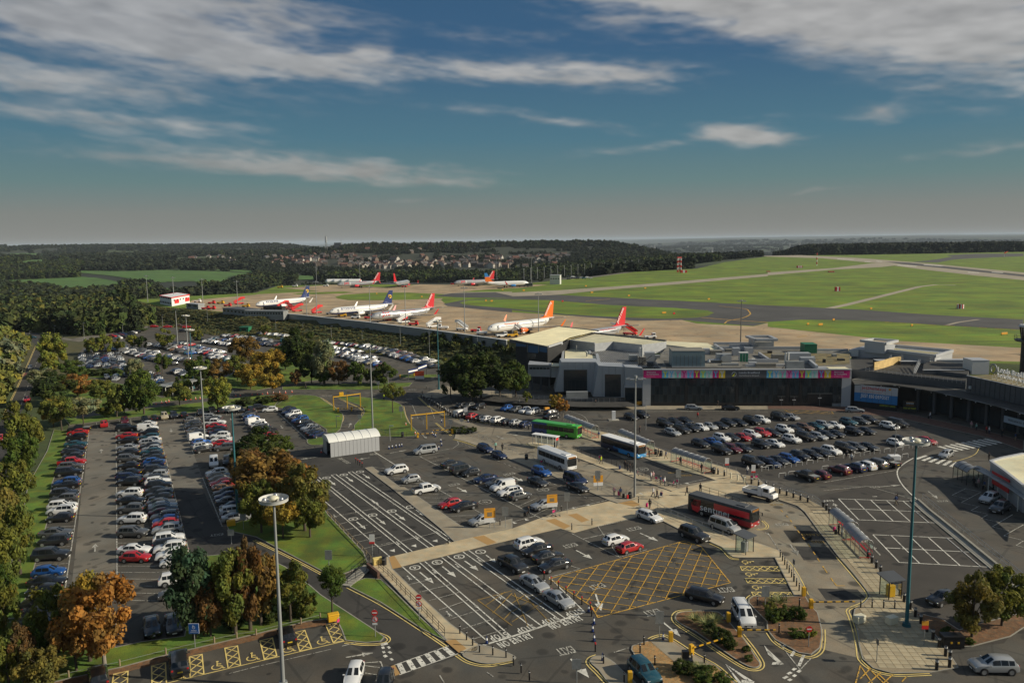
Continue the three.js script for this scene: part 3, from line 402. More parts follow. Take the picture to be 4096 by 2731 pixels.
for(const[T,...q]of[[TE,1215,1435,1325,1408,1335,1590,1218,1620],[TE,1520,1360,1620,1340,1635,1500,1525,1530],[TE,1803,1290,1905,1272,1930,1430,1830,1455],[TE,910,1500,1025,1475,1015,1660,880,1690],[TF,30,1232,130,1208,165,1355,65,1382],[TF,305,1168,390,1147,445,1292,350,1315],[TF,560,1108,650,1090,712,1228,620,1248]])hatchBox(P(T,q));
for(const q of[[...P(TG,[1835,635]),...P(TH,[85,635,105,672]),...P(TG,[1850,668])],[...P(TG,[1875,732]),...P(TH,[130,733,155,773]),...P(TG,[1895,768])],[...P(TG,[1925,840]),...P(TH,[180,842,208,875]),...P(TG,[1945,875])]])hatchBox([q[0],q[3],q[2],q[1]],.12,5);
mk('bay_lines',ribbon([...P(TE,[700,1720,1340,1572,2056,1402]),G(TF(712,1234))],.13,MY),M.yellowPale);
mk('bay_lines',dashes([...P(TE,[1840,1495,2056,1440]),G(TF(600,1300))],.1,MY,6,.05),M.wOld);
function wheelchair(T,x,y,turn,s=1){const c=G(T(x,y)),g=mrg([ringG(.4,.52,22,1,Math.PI*.75,Math.PI*1.35).toNonIndexed(),new THREE.CircleGeometry(.13,12).translate(-.12,.98,0).toNonIndexed(),...[[-.1,.82,.0,.12],[.0,.15,.42,.12],[.42,.12,.62,-.35],[-.05,.55,.3,.5],[.6,-.35,.78,-.3]].map(([a,b,e,d])=>{const L=Math.hypot(e - a,d - b),q=new THREE.PlaneGeometry(.13,L);q.rotateZ(-Math.atan2(e - a,d - b));q.translate((a+e)/ 2,(b+d)/ 2,0);return q.toNonIndexed();})]);g.scale(s,s,s);g.rotateZ(turn);g.rotateX(-Math.PI / 2);g.translate(c.x,MY,c.z);mk('wheelchair_symbol',g,M.yellowPale);}
for(const q of[[530,1240],[255,1305]])wheelchair(TF,...q,.2,1.15);for(const q of[[1740,1442],[1425,1522],[2020,1372]])wheelchair(TE,...q,.2,1.15);for(const q of[[1880,600],[1910,698],[1965,803]])wheelchair(TG,...q,-1.5,1.1);
function zebra(T,a,b,c,d,n,mat=M.white){const[A,B,C,D]=P(T,[...a,...b,...c,...d]),l=[];for(let k=0;k<n;k+=2){const s=k / n,e=(k+1)/ n;l.push(sheet([A.clone().lerp(B,s),A.clone().lerp(B,e),D.clone().lerp(C,e),D.clone().lerp(C,s)],MY));}return mk('zebra_crossing',mrg(l),mat);}
zebra(TF,[1130,1425],[1530,1282],[1600,1338],[1165,1500],11);mk('painted_line',mrg([ribbon(P(TF,[1110,1428,1545,1273]),.12,MY),ribbon(P(TF,[1150,1506,1622,1336]),.12,MY)]),M.white);
zebra(TQ,[1190,628],[1840,518],[2085,577],[1440,692],17);zebra(TQ,[885,790],[1400,905],[1480,842],[1030,743],11);
poly('tactile_strip',TF,[1045,1452,1112,1425,1158,1500,1085,1525],M.tactile);poly('tactile_strip',TF,[1520,1240,1600,1225,1690,1300,1630,1335],M.tactile,.135);
function dbl(...sets){const pts=smooth(sets.flatMap(([T,q])=>P(T,q)),3,false);mk('double_yellow_line',mrg([ribbon(offsetPts(pts,.17),.13,MY),ribbon(offsetPts(pts,-.17),.13,MY)]),M.yellowPale);}
dbl([TF,[-20,424,300,578,540,705]]);dbl([TF,[735,803,1000,940,1330,1150,1528,1282]]);dbl([TF,[420,800,520,884,700,1004,930,1152,1050,1200,1066,1225,1040,1248,960,1262,860,1262,712,1246]]);
dbl([TG,[1450,988,1340,995,1295,1035,1310,1085,1500,1212,1720,1362,1900,1462,1985,1462,2016,1425,1960,1320,1850,1180]]);dbl([TG,[680,1350,625,1372,608,1410,690,1500,780,1600]]);dbl([TG,[1885,935,1895,892,1925,868]]);
dbl([TH,[0,1168,60,1248,200,1330,340,1366,425,1325,448,1240,448,1140]]);dbl([TH,[560,560,700,722,795,840,810,882,770,925,645,985,660,1040,695,1150,725,1290,745,1390,850,1472,1000,1508,1310,1502]]);
dbl([TS,[1150,1246,1280,1305,1360,1388,1410,1426,1490,1434]]);dbl([TS,[1620,1240,1800,1290,1950,1345],],[TH,[120,555,180,615,260,745,315,860]]);dbl([TF,[1610,1348,1700,1405,1850,1434,2056,1398]]);
dbl([TB,[560,758,640,800,765,912,778,952,705,1078]]);dbl([TB,[715,756,830,812,935,862,955,900,870,1062]]);dbl([TB,[1318,840,1340,930,1380,1010]]);dbl([TB,[1455,760,1560,850,1740,940,2200,1010]]);dbl([TB,[1610,990,1750,1105]]);dbl([TR,[190,462,340,505,480,552]]);dbl([TR,[1045,515,1080,530,1180,570,1340,612]]);dbl([TS,[1700,1085,1800,1075,1825,1040,1770,980]]);dbl([TU,[680,960,760,925,880,905,1000,960,1320,1165,1620,1330,1880,1560]]);
dbl([TA,[315,300,195,575,30,920]]);mk('painted_line',dashes(P(TA,[352,380,260,620,180,840]),.14,MY,4,4),M.wOld);poly('red_surface',TA,[205,545,300,540,290,565,190,570],std({color:lin(.2,.05,.04)}),.03);
function bays(p0,p1,q0,q1,pitch,mat=M.wOld,front=true){const n=Math.round(p0.distanceTo(p1)/ pitch),l=[];for(let k=0;k<=n;k++)l.push(ribbon([p0.clone().lerp(p1,k / n),q0.clone().lerp(q1,k / n)],.1,MY));if(front)l.push(ribbon([p0,p1],.17,MY+.003));mk('bay_lines',mrg(l),mat);}
const A_=(x,y)=>G(TA(x,y)),E_=(x,y)=>G(TE(x,y)),B_=(x,y)=>G(TB(x,y)),R_=(x,y)=>G(TR(x,y)),C_=(x,y)=>G(TC(x,y)),D_=(x,y)=>G(TD(x,y)),S_=(x,y)=>G(TS(x,y)),G_=(x,y)=>G(TG(x,y)),X_=(x,y)=>G(TX(x,y)),F_=(x,y)=>G(TF(x,y)),H_=(x,y)=>G(TH(x,y)),U_=(x,y)=>G(TU(x,y)),W_=(x,y)=>G(TW(x,y)),Q_=(x,y)=>G(TQ(x,y));
bays(A_(797,1050),E_(500,940),A_(610,1062),E_(170,960),2.45);bays(A_(1036,1040),E_(938,905),A_(1222,1030),E_(1266,912),2.45);bays(A_(1410,1020),E_(1600,860),A_(1222,1030),E_(1266,912),2.45);
bays(A_(1620,985),A_(1735,1275),A_(1800,960),A_(1925,1240),2.45);bays(A_(2000,955),A_(2110,1225),A_(1800,960),A_(1925,1240),2.45,M.wOld,false);bays(A_(1812,1480),E_(1782,312),A_(2080,1435),E_(2040,280),2.45);bays(B_(200,905),B_(462,1145),B_(350,868),B_(632,1085),2.45);bays(A_(2158,945),B_(100,1190),B_(-10,915),B_(250,1180),2.45);
bays(A_(870,1040),A_(2294,895),A_(860,985),A_(2294,850),2.5);
bays(B_(1330,1420),R_(742,1460),B_(1040,1385),F_(1640,315),2.5);bays(B_(1465,1290),R_(1245,1408),B_(1640,1258),R_(1460,1290),2.5);
mk('bay_lines',dashes(P(TR,[235,485,480,600,720,720,1060,858,1300,960,1870,1200]),.12,MY,.9,.9),M.wOld);
for(const q of[[TR,1500,1292,2000,1178],[TR,775,1460,1165,1362],[TR,1895,1488,2352,1382],[TG,690,312,862,562],[TG,480,370,862,562],[TG,570,415,800,362],[TG,380,600,550,655],[TG,300,722,550,655],[TG,860,562,1085,500],[TR,0,600,180,570,250,520,230,480],[TS,600,850,920,775],[TS,1280,682,1510,625],[TS,790,552,1105,488],[TS,310,665,590,602],[TR,940,628,1150,585],[TR,1420,530,1650,490],[TB,1550,820,1600,950],[TB,1300,785,1400,830,1450,950],[TB,1100,735,1290,745],[TB,860,715,1080,722],[TC,2010,880,2294,872],[TF,690,1275,820,1240],[TF,870,1410,1000,1400,1060,1568],[TF,830,1430,870,1395],[TF,870,1490,1030,1515],[TF,860,1430,1010,1450],[TF,1475,1510,1510,1568],[TF,1855,1485,1905,1520],[TG,820,1325,940,1288],[TH,80,1235,260,1465,350,1370],[TH,1295,935,1390,975,1295,935,1340,910],[TX,0,478,520,428,800,505,1105,600],[TX,0,382,880,235],[TC,700,858,1200,880,2294,890]])line(q[0],q.slice(1),.13);
mk('painted_line',ribbon(smooth(P(TX,[1055,95,940,165,870,240,880,330,950,440,1110,590,1130,600]),5,false),.22,MY),M.white);
mk('painted_line',ribbon(smooth(P(TQ,[1760,640,1700,730,1560,790,1400,830]),4,false),.12,MY),M.yellowPale);mk('painted_line',ribbon(smooth(P(TR,[1540,130,1690,175,1750,220,1775,290]),4,false),.14,MY),M.wOld);
mk('painted_line',mrg([[1000,1265,1055,1252],[1008,1290,1030,1285],[1015,1325,1035,1320],[1025,1360,1050,1350],[1055,1290,1075,1283],[1065,1330,1085,1322],[1078,1385,1098,1378]].map(q=>ribbon(P(TF,q),.5,MY))),M.white);
mk('painted_line',mrg([[130,1275,145,1262],[190,1355,220,1305],[250,1435,290,1345],[200,1468,225,1452],[160,1500,190,1485],[125,1535,160,1518],[240,1485,262,1470],[205,1520,225,1505],[165,1552,190,1540]].map(q=>ribbon(P(TH,q),.32,MY))),M.white);
mk('painted_line',dashes(P(TH,[105,180,180,260,240,345,330,460,400,570,460,660,530,760]),.16,MY,1.1,1.6),M.yellow);mk('painted_line',ribbon(P(TH,[532,762,555,790,620,790]),.15,MY),M.yellow);mk('painted_line',dashes(P(TH,[0,365,90,505]),.13,MY,1,1),M.wOld);mk('painted_line',dashes(P(TS,[1700,1060,1850,1150,1960,1330]),.13,MY,1,1.2),M.wOld);
mk('bay_lines',mrg([[175,575,1105,607],[295,692,1250,730],[412,822,1412,862],[175,575,412,822],[365,582,615,828],[555,590,820,838],[742,597,1015,838],[935,602,1235,853],[580,997,1638,1043],[735,1152,1835,1207],[890,1323,2050,1384],[580,997,890,1323],[797,1008,1125,1330],[1012,1015,1362,1345],[1230,1027,1602,1357],[1450,1037,1845,1370]].map((q,i)=>ribbon(P(TX,q),.17,MY+i*.0002))),M.white);
mk('bay_lines',mrg([[1510,533,1670,455,1855,493,1620,620,1800,660],[1510,533,1690,575],[1735,712,1830,660],[1735,712,1925,752],[1858,803,1930,762],[1858,803,2055,850],[1985,903,2225,760],[1985,903,2195,955],[2122,1010,2352,880],[2122,1010,2330,1060],[2265,1123,2352,1070],[2265,1123,2352,1145]].map(q=>ribbon(P(TX,q),.13,MY))),M.wOld);
// ---------- cars ----------
const paintCache={};
const PAINT={K:[.008,.008,.009,'black'],D:[.028,.03,.033,'dark grey'],G:[.11,.112,.11,'grey'],S:[.4,.41,.41,'silver'],W:[.72,.72,.7,'white'],R:[.4,.012,.014,'red'],B:[.015,.09,.32,'blue'],N:[.008,.02,.07,'navy blue'],T:[.02,.09,.12,'teal'],O:[.16,.085,.045,'bronze'],C:[.42,.36,.24,'beige'],M:[.12,.012,.02,'dark red'],Y:[.6,.5,.03,'yellow'],P:[.35,.05,.2,'pink']};
function paint(c){return paintCache[c]||=new THREE.MeshPhysicalMaterial({color:lin(...PAINT[c].slice(0,3)),roughness:.38,metalness:'SGDBTNM'.includes(c)?.35:.0,clearcoat:1,clearcoatRoughness:.06});}
M.lamp=new THREE.MeshPhysicalMaterial({color:lin(.6,.62,.64),roughness:.12,metalness:.3,clearcoat:1});
M.tail=new THREE.MeshPhysicalMaterial({color:lin(.35,.01,.01),roughness:.2,clearcoat:1});
M.plateY=std({color:lin(.7,.5,.03),roughness:.5});M.plateW=std({color:lin(.7,.7,.68),roughness:.5});
M.alloy=std({color:lin(.42,.43,.44),roughness:.35,metalness:.7});
M.trim=std({color:lin(.012,.012,.012),roughness:.7});
const TYPES={
hatch:{word:'hatchback',L:4.1,W:1.76,b:.9,sill:.2,st:[[-2.05,.6,.66],[-2.0,.92,.7],[-1.72,1.02,.7],[-1.42,1.38,.6],[-.4,1.49,.6],[.25,1.44,.59],[1.0,.98,.68],[1.7,.86,.7],[1.98,.72,.68],[2.05,.52,.62]],ws:[.3,.97],rw:[-1.7,-1.45],sw:[[-1.35,-.58],[-.5,.38]],wh:[-1.25,1.27],r:.31},
saloon:{word:'saloon',L:4.7,W:1.82,b:.9,sill:.2,st:[[-2.35,.62,.68],[-2.3,.94,.74],[-1.75,1.0,.76],[-1.0,1.38,.6],[-.3,1.44,.6],[.3,1.4,.59],[1.15,.97,.7],[1.95,.85,.72],[2.28,.7,.7],[2.35,.5,.64]],ws:[.36,1.1],rw:[-1.68,-1.05],sw:[[-1.3,-.5],[-.42,.55]],wh:[-1.42,1.45],r:.33},
estate:{word:'estate car',L:4.7,W:1.82,b:.9,sill:.2,st:[[-2.35,.6,.68],[-2.3,.95,.72],[-2.15,1.05,.7],[-1.8,1.4,.6],[-.4,1.48,.61],[.35,1.42,.59],[1.15,.97,.7],[1.95,.85,.72],[2.28,.7,.7],[2.35,.5,.64]],ws:[.42,1.1],rw:[-2.12,-1.85],sw:[[-1.75,-1.2],[-1.12,-.4],[-.32,.6]],wh:[-1.42,1.45],r:.33},
suv:{word:'SUV',L:4.5,W:1.9,b:1.05,sill:.28,st:[[-2.25,.7,.72],[-2.2,1.05,.78],[-2.02,1.15,.77],[-1.75,1.6,.66],[-.5,1.69,.67],[.3,1.64,.65],[1.0,1.14,.76],[1.85,1.02,.78],[2.17,.85,.76],[2.25,.6,.7]],ws:[.36,.96],rw:[-2.0,-1.78],sw:[[-1.7,-1.15],[-1.07,-.35],[-.27,.5]],wh:[-1.38,1.4],r:.37},
big:{word:'large SUV',L:4.95,W:2.0,b:1.12,sill:.3,st:[[-2.48,.75,.8],[-2.43,1.12,.86],[-2.3,1.22,.85],[-2.1,1.76,.75],[-.5,1.84,.75],[.35,1.8,.73],[1.0,1.24,.84],[2.05,1.12,.86],[2.4,.95,.84],[2.48,.65,.78]],ws:[.42,.96],rw:[-2.28,-2.12],sw:[[-2.0,-1.3],[-1.2,-.4],[-.3,.55]],wh:[-1.48,1.5],r:.39},
mpv:{word:'people carrier',L:5.1,W:1.95,b:1.05,sill:.25,st:[[-2.55,.8,.8],[-2.5,1.2,.85],[-2.4,1.3,.84],[-2.25,1.84,.74],[-.5,1.9,.75],[.75,1.84,.73],[1.65,1.18,.82],[2.2,1.02,.82],[2.48,.8,.78],[2.55,.55,.72]],ws:[.82,1.6],rw:[-2.38,-2.27],sw:[[-2.15,-1.1],[-1.0,.0],[.1,.95]],wh:[-1.6,1.6],r:.35},
van:{word:'van',L:4.6,W:1.85,b:1.05,sill:.25,st:[[-2.3,.8,.8],[-2.28,1.5,.82],[-2.22,1.8,.76],[-1.0,1.84,.78],[.4,1.82,.76],[1.2,1.12,.78],[1.9,.98,.78],[2.24,.75,.74],[2.3,.55,.7]],ws:[.48,1.15],rw:null,sw:[[-.1,.62]],wh:[-1.4,1.42],r:.32},
pickup:{word:'pickup',L:5.2,W:1.9,b:1.08,sill:.35,st:[[-2.6,.8,.8],[-2.58,1.1,.84],[-1.05,1.12,.84],[-.95,1.72,.68],[.2,1.78,.7],[.65,1.72,.68],[1.3,1.18,.8],[2.2,1.08,.82],[2.52,.9,.8],[2.6,.65,.75]],ws:[.7,1.26],rw:null,sw:[[-.8,-.12],[-.04,.82]],wh:[-1.6,1.6],r:.39},
city:{word:'small hatchback',L:3.5,W:1.65,b:.92,sill:.2,st:[[-1.75,.6,.64],[-1.72,.95,.68],[-1.55,1.05,.67],[-1.3,1.4,.58],[-.3,1.48,.58],[.35,1.42,.57],[1.0,.98,.66],[1.5,.86,.67],[1.7,.7,.64],[1.75,.5,.6]],ws:[.4,.96],rw:[-1.53,-1.33],sw:[[-1.2,-.45],[-.37,.45]],wh:[-1.15,1.15],r:.29},
};
function carGeo(t){
const{L,W,b,sill,st,ws,rw,sw}=t,hw=W / 2;
const at=(x)=>{for(let i=1;i<st.length;i++)if(x<=st[i][0]){const k=clamp((x - st[i - 1][0])/(st[i][0]- st[i - 1][0]));return[lerp(st[i - 1][1],st[i][1],k),lerp(st[i - 1][2],st[i][2],k)];}return[st[st.length - 1][1],st[st.length - 1][2]];};
const taper=x=>{const e=Math.abs(x)/(L / 2);return hw*(1 - .1*Math.pow(e,5));};
const ring=(x,end)=>{const[top,wt]=at(x),w=taper(x),bb=Math.min(b,top - .05),s=end?sill+.1:sill,wr=Math.min(wt,w - .02);return[[0,s],[w*.82,s],[w*.97,s+.1],[w,s+.28],[w,bb - .18],[w*.965,bb],[wr,top - .05],[wr - .1,top],[0,top+.025]];};
const xs=[];st.forEach((q,i)=>{xs.push(q[0]);if(i<st.length - 1&&st[i+1][0]- q[0]>.5)xs.push((q[0]+st[i+1][0])/ 2);});
const pos=[],idx=[];const rings=xs.map((x,i)=>ring(x,i===0||i===xs.length - 1)),n=rings[0].length,m=2*n - 1;
rings.forEach((r,i)=>{const full=[...r.slice().reverse().map(p=>[-p[0],p[1]]),...r.slice(1)];for(const p of full)pos.push(xs[i],p[1],p[0]);});
for(let i=0;i<xs.length - 1;i++)for(let j=0;j<m - 1;j++){const a=i*m+j,c=a+m;idx.push(a,c,a+1,c,c+1,a+1);}
for(const e of[0,xs.length - 1])for(let j=1;j<m - 2;j++){const o=e*m;e?idx.push(o,o+j+1,o+j):idx.push(o,o+j,o+j+1);}
let g=new THREE.BufferGeometry();g.setAttribute('position',new THREE.Float32BufferAttribute(pos,3));g.setIndex(idx);g.computeVertexNormals();
g=toCreasedNormals(g,.6);g.setAttribute('uv',new THREE.BufferAttribute(new Float32Array(g.attributes.position.count*2),2));
const strip=(x0,x1,f0,f1,k)=>{const p=[];const N=5;for(let i=0;i<N;i++){const a=lerp(x0,x1,i / N),c=lerp(x0,x1,(i+1)/ N);p.push(...f0(a),...f0(c),...f1(c),...f0(a),...f1(c),...f1(a));}return tris(p);};
const side=(x0,x1,s)=>strip(x0,x1,x=>{const r=ring(x),q=.1;return[x,lerp(r[5][1],r[6][1],q),s*(lerp(r[5][0],r[6][0],q)+.014)];},x=>{const r=ring(x),q=.9;return[x,lerp(r[5][1],r[6][1],q),s*(lerp(r[5][0],r[6][0],q)+.014)];});
const topq=(x0,x1)=>strip(x0,x1,x=>{const r=ring(x);return[x,r[7][1]+.02,-(r[7][0]+.02)];},x=>{const r=ring(x);return[x,r[7][1]+.02,r[7][0]+.02];});
const o={body:g,sides:[],windscreen:topq(ws[0]- .02,ws[1]),rear:rw?topq(rw[0],rw[1]+.02):null};
for(const s of[1,-1])for(const q of sw)o.sides.push(side(q[0],q[1],s));
return o;
}
const CAR={};
function wheelGeo(r,w=.2){const t=new THREE.TorusGeometry(r - .07,.085,7,18);t.scale(1,1,w / .17);const rim=cylG(r*.66,r*.66,w*.86,12);rim.rotateX(Math.PI / 2);return[t.toNonIndexed(),rim.toNonIndexed()];}
for(const k in TYPES){
const t=TYPES[k],c=CAR[k]=carGeo(t);c.t=t;[c.tyre,c.rim]=wheelGeo(t.r);
const e=t.st,f=e[e.length - 1],hw=t.W / 2,fy=e[e.length - 2][1],ry=e[1][1];
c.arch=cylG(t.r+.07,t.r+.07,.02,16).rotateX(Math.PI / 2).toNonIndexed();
c.head=s=>rbox(.2,.13,.34,.04,f[0]- .16,fy - .07,s*(hw*.72));
c.tail=s=>rbox(.12,.2,.22,.04,e[0][0]+.07,ry - .09,s*(hw*.76));
c.grille=rbox(.06,.2,hw*.9,.02,f[0]- .012,.52*t.st[t.st.length - 2][1]+.06,0);
c.plateF=box(.02,.12,.5,f[0]+.025,.42,0);c.plateR=box(.02,.12,.5,e[0][0]- .02,Math.min(.78,ry - .25),0);
c.mirror=s=>rbox(.14,.12,.2,.03,t.ws[1]- .18,t.b+.07,s*(hw+.08));
c.H=[1,-1].map(c.head);c.T=[1,-1].map(c.tail);c.Mi=[1,-1].map(c.mirror);
const paintB=paintG(c.body.clone(),[1,1,1]),gl=[...c.sides,c.windscreen,...(c.rear?[c.rear]:[])].map(q=>paintG(q.clone(),[.02,.024,.028]));
const whl=[];for(const x of t.wh)for(const s of[1,-1]){whl.push(paintG(cyl(t.r,t.r,.2,0,-.1,0,10).rotateX(Math.PI / 2).translate(x,t.r,s*(hw - .1)).toNonIndexed(),[.02,.02,.02]));}
c.far=mrg([paintB,...gl,...whl,...c.T.map(q=>paintG(q.clone(),[.3,.01,.01]))]);
c.glass=mrg([...c.sides,c.windscreen,...(c.rear?[c.rear]:[])].map(q=>q.clone()));
c.wheel=mrg([c.tyre.clone(),c.rim.clone()]);
}
const MOST=300;let carCount=0;
function car(pos,heading,code,type,label,lod=0){
const c=CAR[type],t=c.t,hw=t.W / 2,g=thing('parked_car',label,type==='van'?'van':'car',[pos.x,pos.y+.012,pos.z],heading);
carCount++;
part('body',c.body,paint(code),g);
if(lod===0){
part('windscreen',c.windscreen,M.gDrk,g);if(c.rear)part('rear_window',c.rear,M.gDrk,g);
for(const s of c.sides)part('side_window',s,M.gDrk,g);
for(const q of c.H)part('headlight',q,M.lamp,g);for(const q of c.T)part('tail_light',q,M.tail,g);for(const q of c.Mi)part('wing_mirror',q,paint(code),g);
part('grille',c.grille,M.trim,g);part('number_plate',c.plateF,M.plateW,g);part('number_plate',c.plateR,M.plateY,g);
}else{part('windows',c.glass,M.gDrk,g);for(const q of c.T)part('tail_light',q,M.tail,g);for(const q of c.H)part('headlight',q,M.lamp,g);}
for(const x of t.wh)for(const s of[1,-1]){
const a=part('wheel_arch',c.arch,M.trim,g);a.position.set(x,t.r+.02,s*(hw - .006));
const w=part('wheel',c.tyre,M.rubber,g);w.position.set(x,t.r,s*(hw - .075));
part('rim',c.rim,M.alloy,w);
}
if(type==='pickup'){part('load_bed_cover',box(1.42,.03,1.5,-1.78,1.15,0),code==='K'?M.zinc:M.trim,g);}
if(code !=='K'&&type==='mpv')part('roof_rail',mrg([box(2.4,.03,.04,-.7,1.93,.66),box(2.4,.03,.04,-.7,1.93,-.66)]),M.trim,g);
return g;
}
const ord=n=>n+(n % 100>10&&n % 100<14?'th':['th','st','nd','rd'][n % 10]||'th');
const hd=(a,b)=>Math.atan2(-(b.z - a.z),b.x - a.x);
function parkRow(p0,p1,q0,q1,where,cars,lod=0){
const r=rng(where.length*7919+cars.length);
cars.forEach(([T,y,code,type],i)=>{
const row=T(0,y)[1]- 6;let lo=-.1,hi=1.1;for(let k=0;k<30;k++){const m=(lo+hi)/ 2,p=p0.clone().lerp(p1,m).lerp(q0.clone().lerp(q1,m),.5);rowOf(p)<row?lo=m:hi=m;}
const a=p0.clone().lerp(p1,lo),b=q0.clone().lerp(q1,lo),c=a.clone().lerp(b,.5+(r()- .5)*.05),dir=r()<.5?hd(a,b):hd(b,a);
car(c,dir+(r()- .5)*.03,code,type,`${PAINT[code][3]} ${TYPES[type].word}, ${ord(i + 1)} from the far end of ${where}`,lod);
});
}
const KIND={h:'hatch',s:'saloon',e:'estate',u:'suv',b:'big',m:'mpv',v:'van',p:'pickup',c:'city'};
const seq=(T,s)=>s.trim().split(/\s+/).map(w=>{const[y,c,t]=w.split(':');return[T,+y,c,KIND[t]];});
parkRow(A_(797,1050),E_(500,940),A_(610,1062),E_(170,960),'the outer left row',[...seq(TA,'1082:K:p 1106:R:s 1155:K:u 1213:T:s 1257:K:s 1290:K:s 1326:D:h 1380:R:p 1412:G:e 1474:K:b 1560:B:u'),...seq(TE,'15:K:s 85:D:u 122:G:e 188:W:u 225:W:u 283:K:h 403:G:s 470:D:u 588:D:b 720:B:h 800:K:s 872:K:h 985:K:b 1062:K:s 1118:K:s')]);
parkRow(A_(1036,1040),E_(938,905),A_(1222,1030),E_(1266,912),'the middle left row',[...seq(TA,'1072:K:b 1138:R:s 1180:K:e 1245:S:s 1288:D:s 1347:G:u 1412:K:h 1475:K:s 1512:N:e 1560:K:u'),...seq(TE,'85:W:u 140:K:s 212:G:u 294:W:u 404:G:u 540:W:s 602:R:h')]);
parkRow(A_(1410,1020),E_(1600,860),A_(1222,1030),E_(1266,912),'the inner left row',[...seq(TA,'1032:W:s 1072:W:v 1112:K:u 1148:T:e 1180:W:e 1205:S:u 1232:D:s 1255:S:h 1280:T:s 1310:D:h 1342:D:s 1372:B:h 1400:N:h 1448:D:u 1498:S:u 1524:D:h 1558:W:u'),...seq(TE,'20:K:u 60:D:s 90:D:e 120:K:h 158:G:s 185:S:s 210:D:s 240:M:s 275:G:u 302:B:h 328:R:h 378:S:u 452:W:u 492:K:e 528:W:u 585:W:u 637:W:c 785:W:u 888:G:s')]);
parkRow(A_(1620,985),A_(1735,1275),A_(1800,960),A_(1925,1240),'the short row beside the left lamp',seq(TA,'995:G:h 1028:D:h 1055:K:u 1092:G:s 1118:K:s 1152:W:v 1195:B:h 1228:S:e 1262:K:h'),1);
parkRow(A_(2000,955),A_(2110,1225),A_(1800,960),A_(1925,1240),'the short row behind the left lamp',seq(TA,'965:S:e 990:G:s 1022:W:p 1050:R:s 1078:D:s 1112:N:s 1140:W:u 1172:W:s 1205:R:s 1247:G:u'),1);
parkRow(A_(1812,1480),E_(1782,312),A_(2080,1435),E_(2040,280),'the row beside the russet trees',[...seq(TA,'1470:W:h 1505:D:s 1535:D:s 1562:M:s'),...seq(TE,'22:R:h 40:O:h 72:D:s 105:N:s 145:G:s 190:N:h 220:W:e 278:S:s')]);
parkRow(A_(2158,945),B_(100,1190),B_(-10,915),B_(250,1180),'the row left of the grass mound',[...seq(TA,'945:D:s 975:B:h 1005:W:s 1035:W:h 1062:K:h'),...seq(TB,'1010:W:v 1042:S:s 1075:K:u 1105:D:p 1138:R:h')],1);
parkRow(B_(200,905),B_(462,1145),B_(350,868),B_(632,1085),'the row against the grass mound',seq(TB,'900:K:s 922:N:e 946:W:u 970:G:s 996:B:u 1020:D:u 1042:K:s 1064:S:s 1088:G:e 1110:K:s 1128:N:s'),1);
function lot(T,head,list,lod=0){for(const[x,y,c,t,label,turn=0]of list)car(G(T(x,y)),head+turn,c,KIND[t],label,lod);}
const LANE=hd(R_(230,1030),R_(350,1088)),BAY=hd(R_(160,1372),R_(470,1305)),PI=Math.PI;
lot(TB,BAY,[[1258,1440,'W','u','white SUV in the first bay beside the lane strip',PI],[1385,1520,'S','c','silver small hatchback with its door ajar',PI],[1515,1262,'S','m','silver people carrier turning in front of the white canopy',PI - .05]]);
lot(TF,BAY,[[1365,40,'W','p','white pickup in the bays beside the lanes'],[1560,155,'R','h','red hatchback beside the black convertible',PI],[1668,178,'K','s','black convertible beside the red hatchback',PI],[1808,292,'S','h','silver hatchback behind the nearest orange board',PI]]);
lot(TR,BAY,[[175,785,'D','s','dark grey saloon at the back of the middle bays'],[295,855,'D','m','dark people carrier in the middle bays'],[395,888,'D','c','dark grey small hatchback beside the people carrier',PI],[560,960,'N','s','navy blue coupe alone in the middle bays',PI],[690,1010,'G','h','grey car half hidden by the white van',PI],[765,1055,'W','v','small white panel van in the middle bays',PI],[850,1112,'W','e','white estate next to the small white van',PI],[970,1160,'G','h','grey coupe with an open door beside the white estate'],[1250,1270,'S','s','silver saloon behind the orange board',PI]]);
lot(TR,LANE,[[560,605,'N','u','dark blue SUV at the head of the taxi lay-by'],[722,680,'N','h','navy blue taxi hatchback in the lay-by'],[1222,880,'B','u','blue SUV in the lane beside the white bus'],[1178,995,'D','s','dark grey taxi saloon in the exit lane'],[1650,1060,'K','s','black taxi saloon with its boot open']]);
lot(TS,LANE,[[432,965,'W','e','white estate car stopped beside the crossing'],[960,1190,'D','b','matt dark large SUV beside the pavement']]);
lot(TG,BAY,[[135,480,'W','u','white SUV at the end of the near bays'],[200,528,'K','s','dark saloon with lit tail lamps in the near bays',PI],[285,585,'D','s','dark bronze grey saloon between two dark saloons'],[345,655,'D','s','dark grey saloon nearest the box junction',PI],[832,448,'W','h','white hatchback beside the bright red one'],[945,510,'R','h','bright red hatchback beside the box junction']]);
lot(TG,LANE,[[5,650,'D','p','dark grey pickup in the first lane'],[180,800,'S','s','silver saloon second in the first lane'],[372,930,'S','s','silver saloon first at the stop line']]);
lot(TU,hd(U_(1180,330),U_(1700,430)),[[1450,420,'K','e','black estate taxi crossing the box junction',-.12]]);
lot(TU,hd(U_(1900,480),U_(2080,800)),[[1985,690,'W','m','white taxi van waiting at the exit barrier']]);
lot(TU,hd(U_(480,1280),U_(760,1560)),[[615,1480,'T','u','blue SUV leaving past the gravel island']]);
lot(TF,hd(F_(760,1560),F_(800,1430)),[[790,1540,'W','h','white hatchback with a dark roof near the zebra',PI],[1030,1600,'D','h','dark car cut by the picture edge near the zebra',PI]]);
lot(TE,hd(E_(1440,1520),E_(1425,1380)),[[1437,1450,'D','b','dark large SUV in the yellow disabled bays'],[790,1565,'K','u','black SUV at the bottom edge by the autumn tree',.1]]);
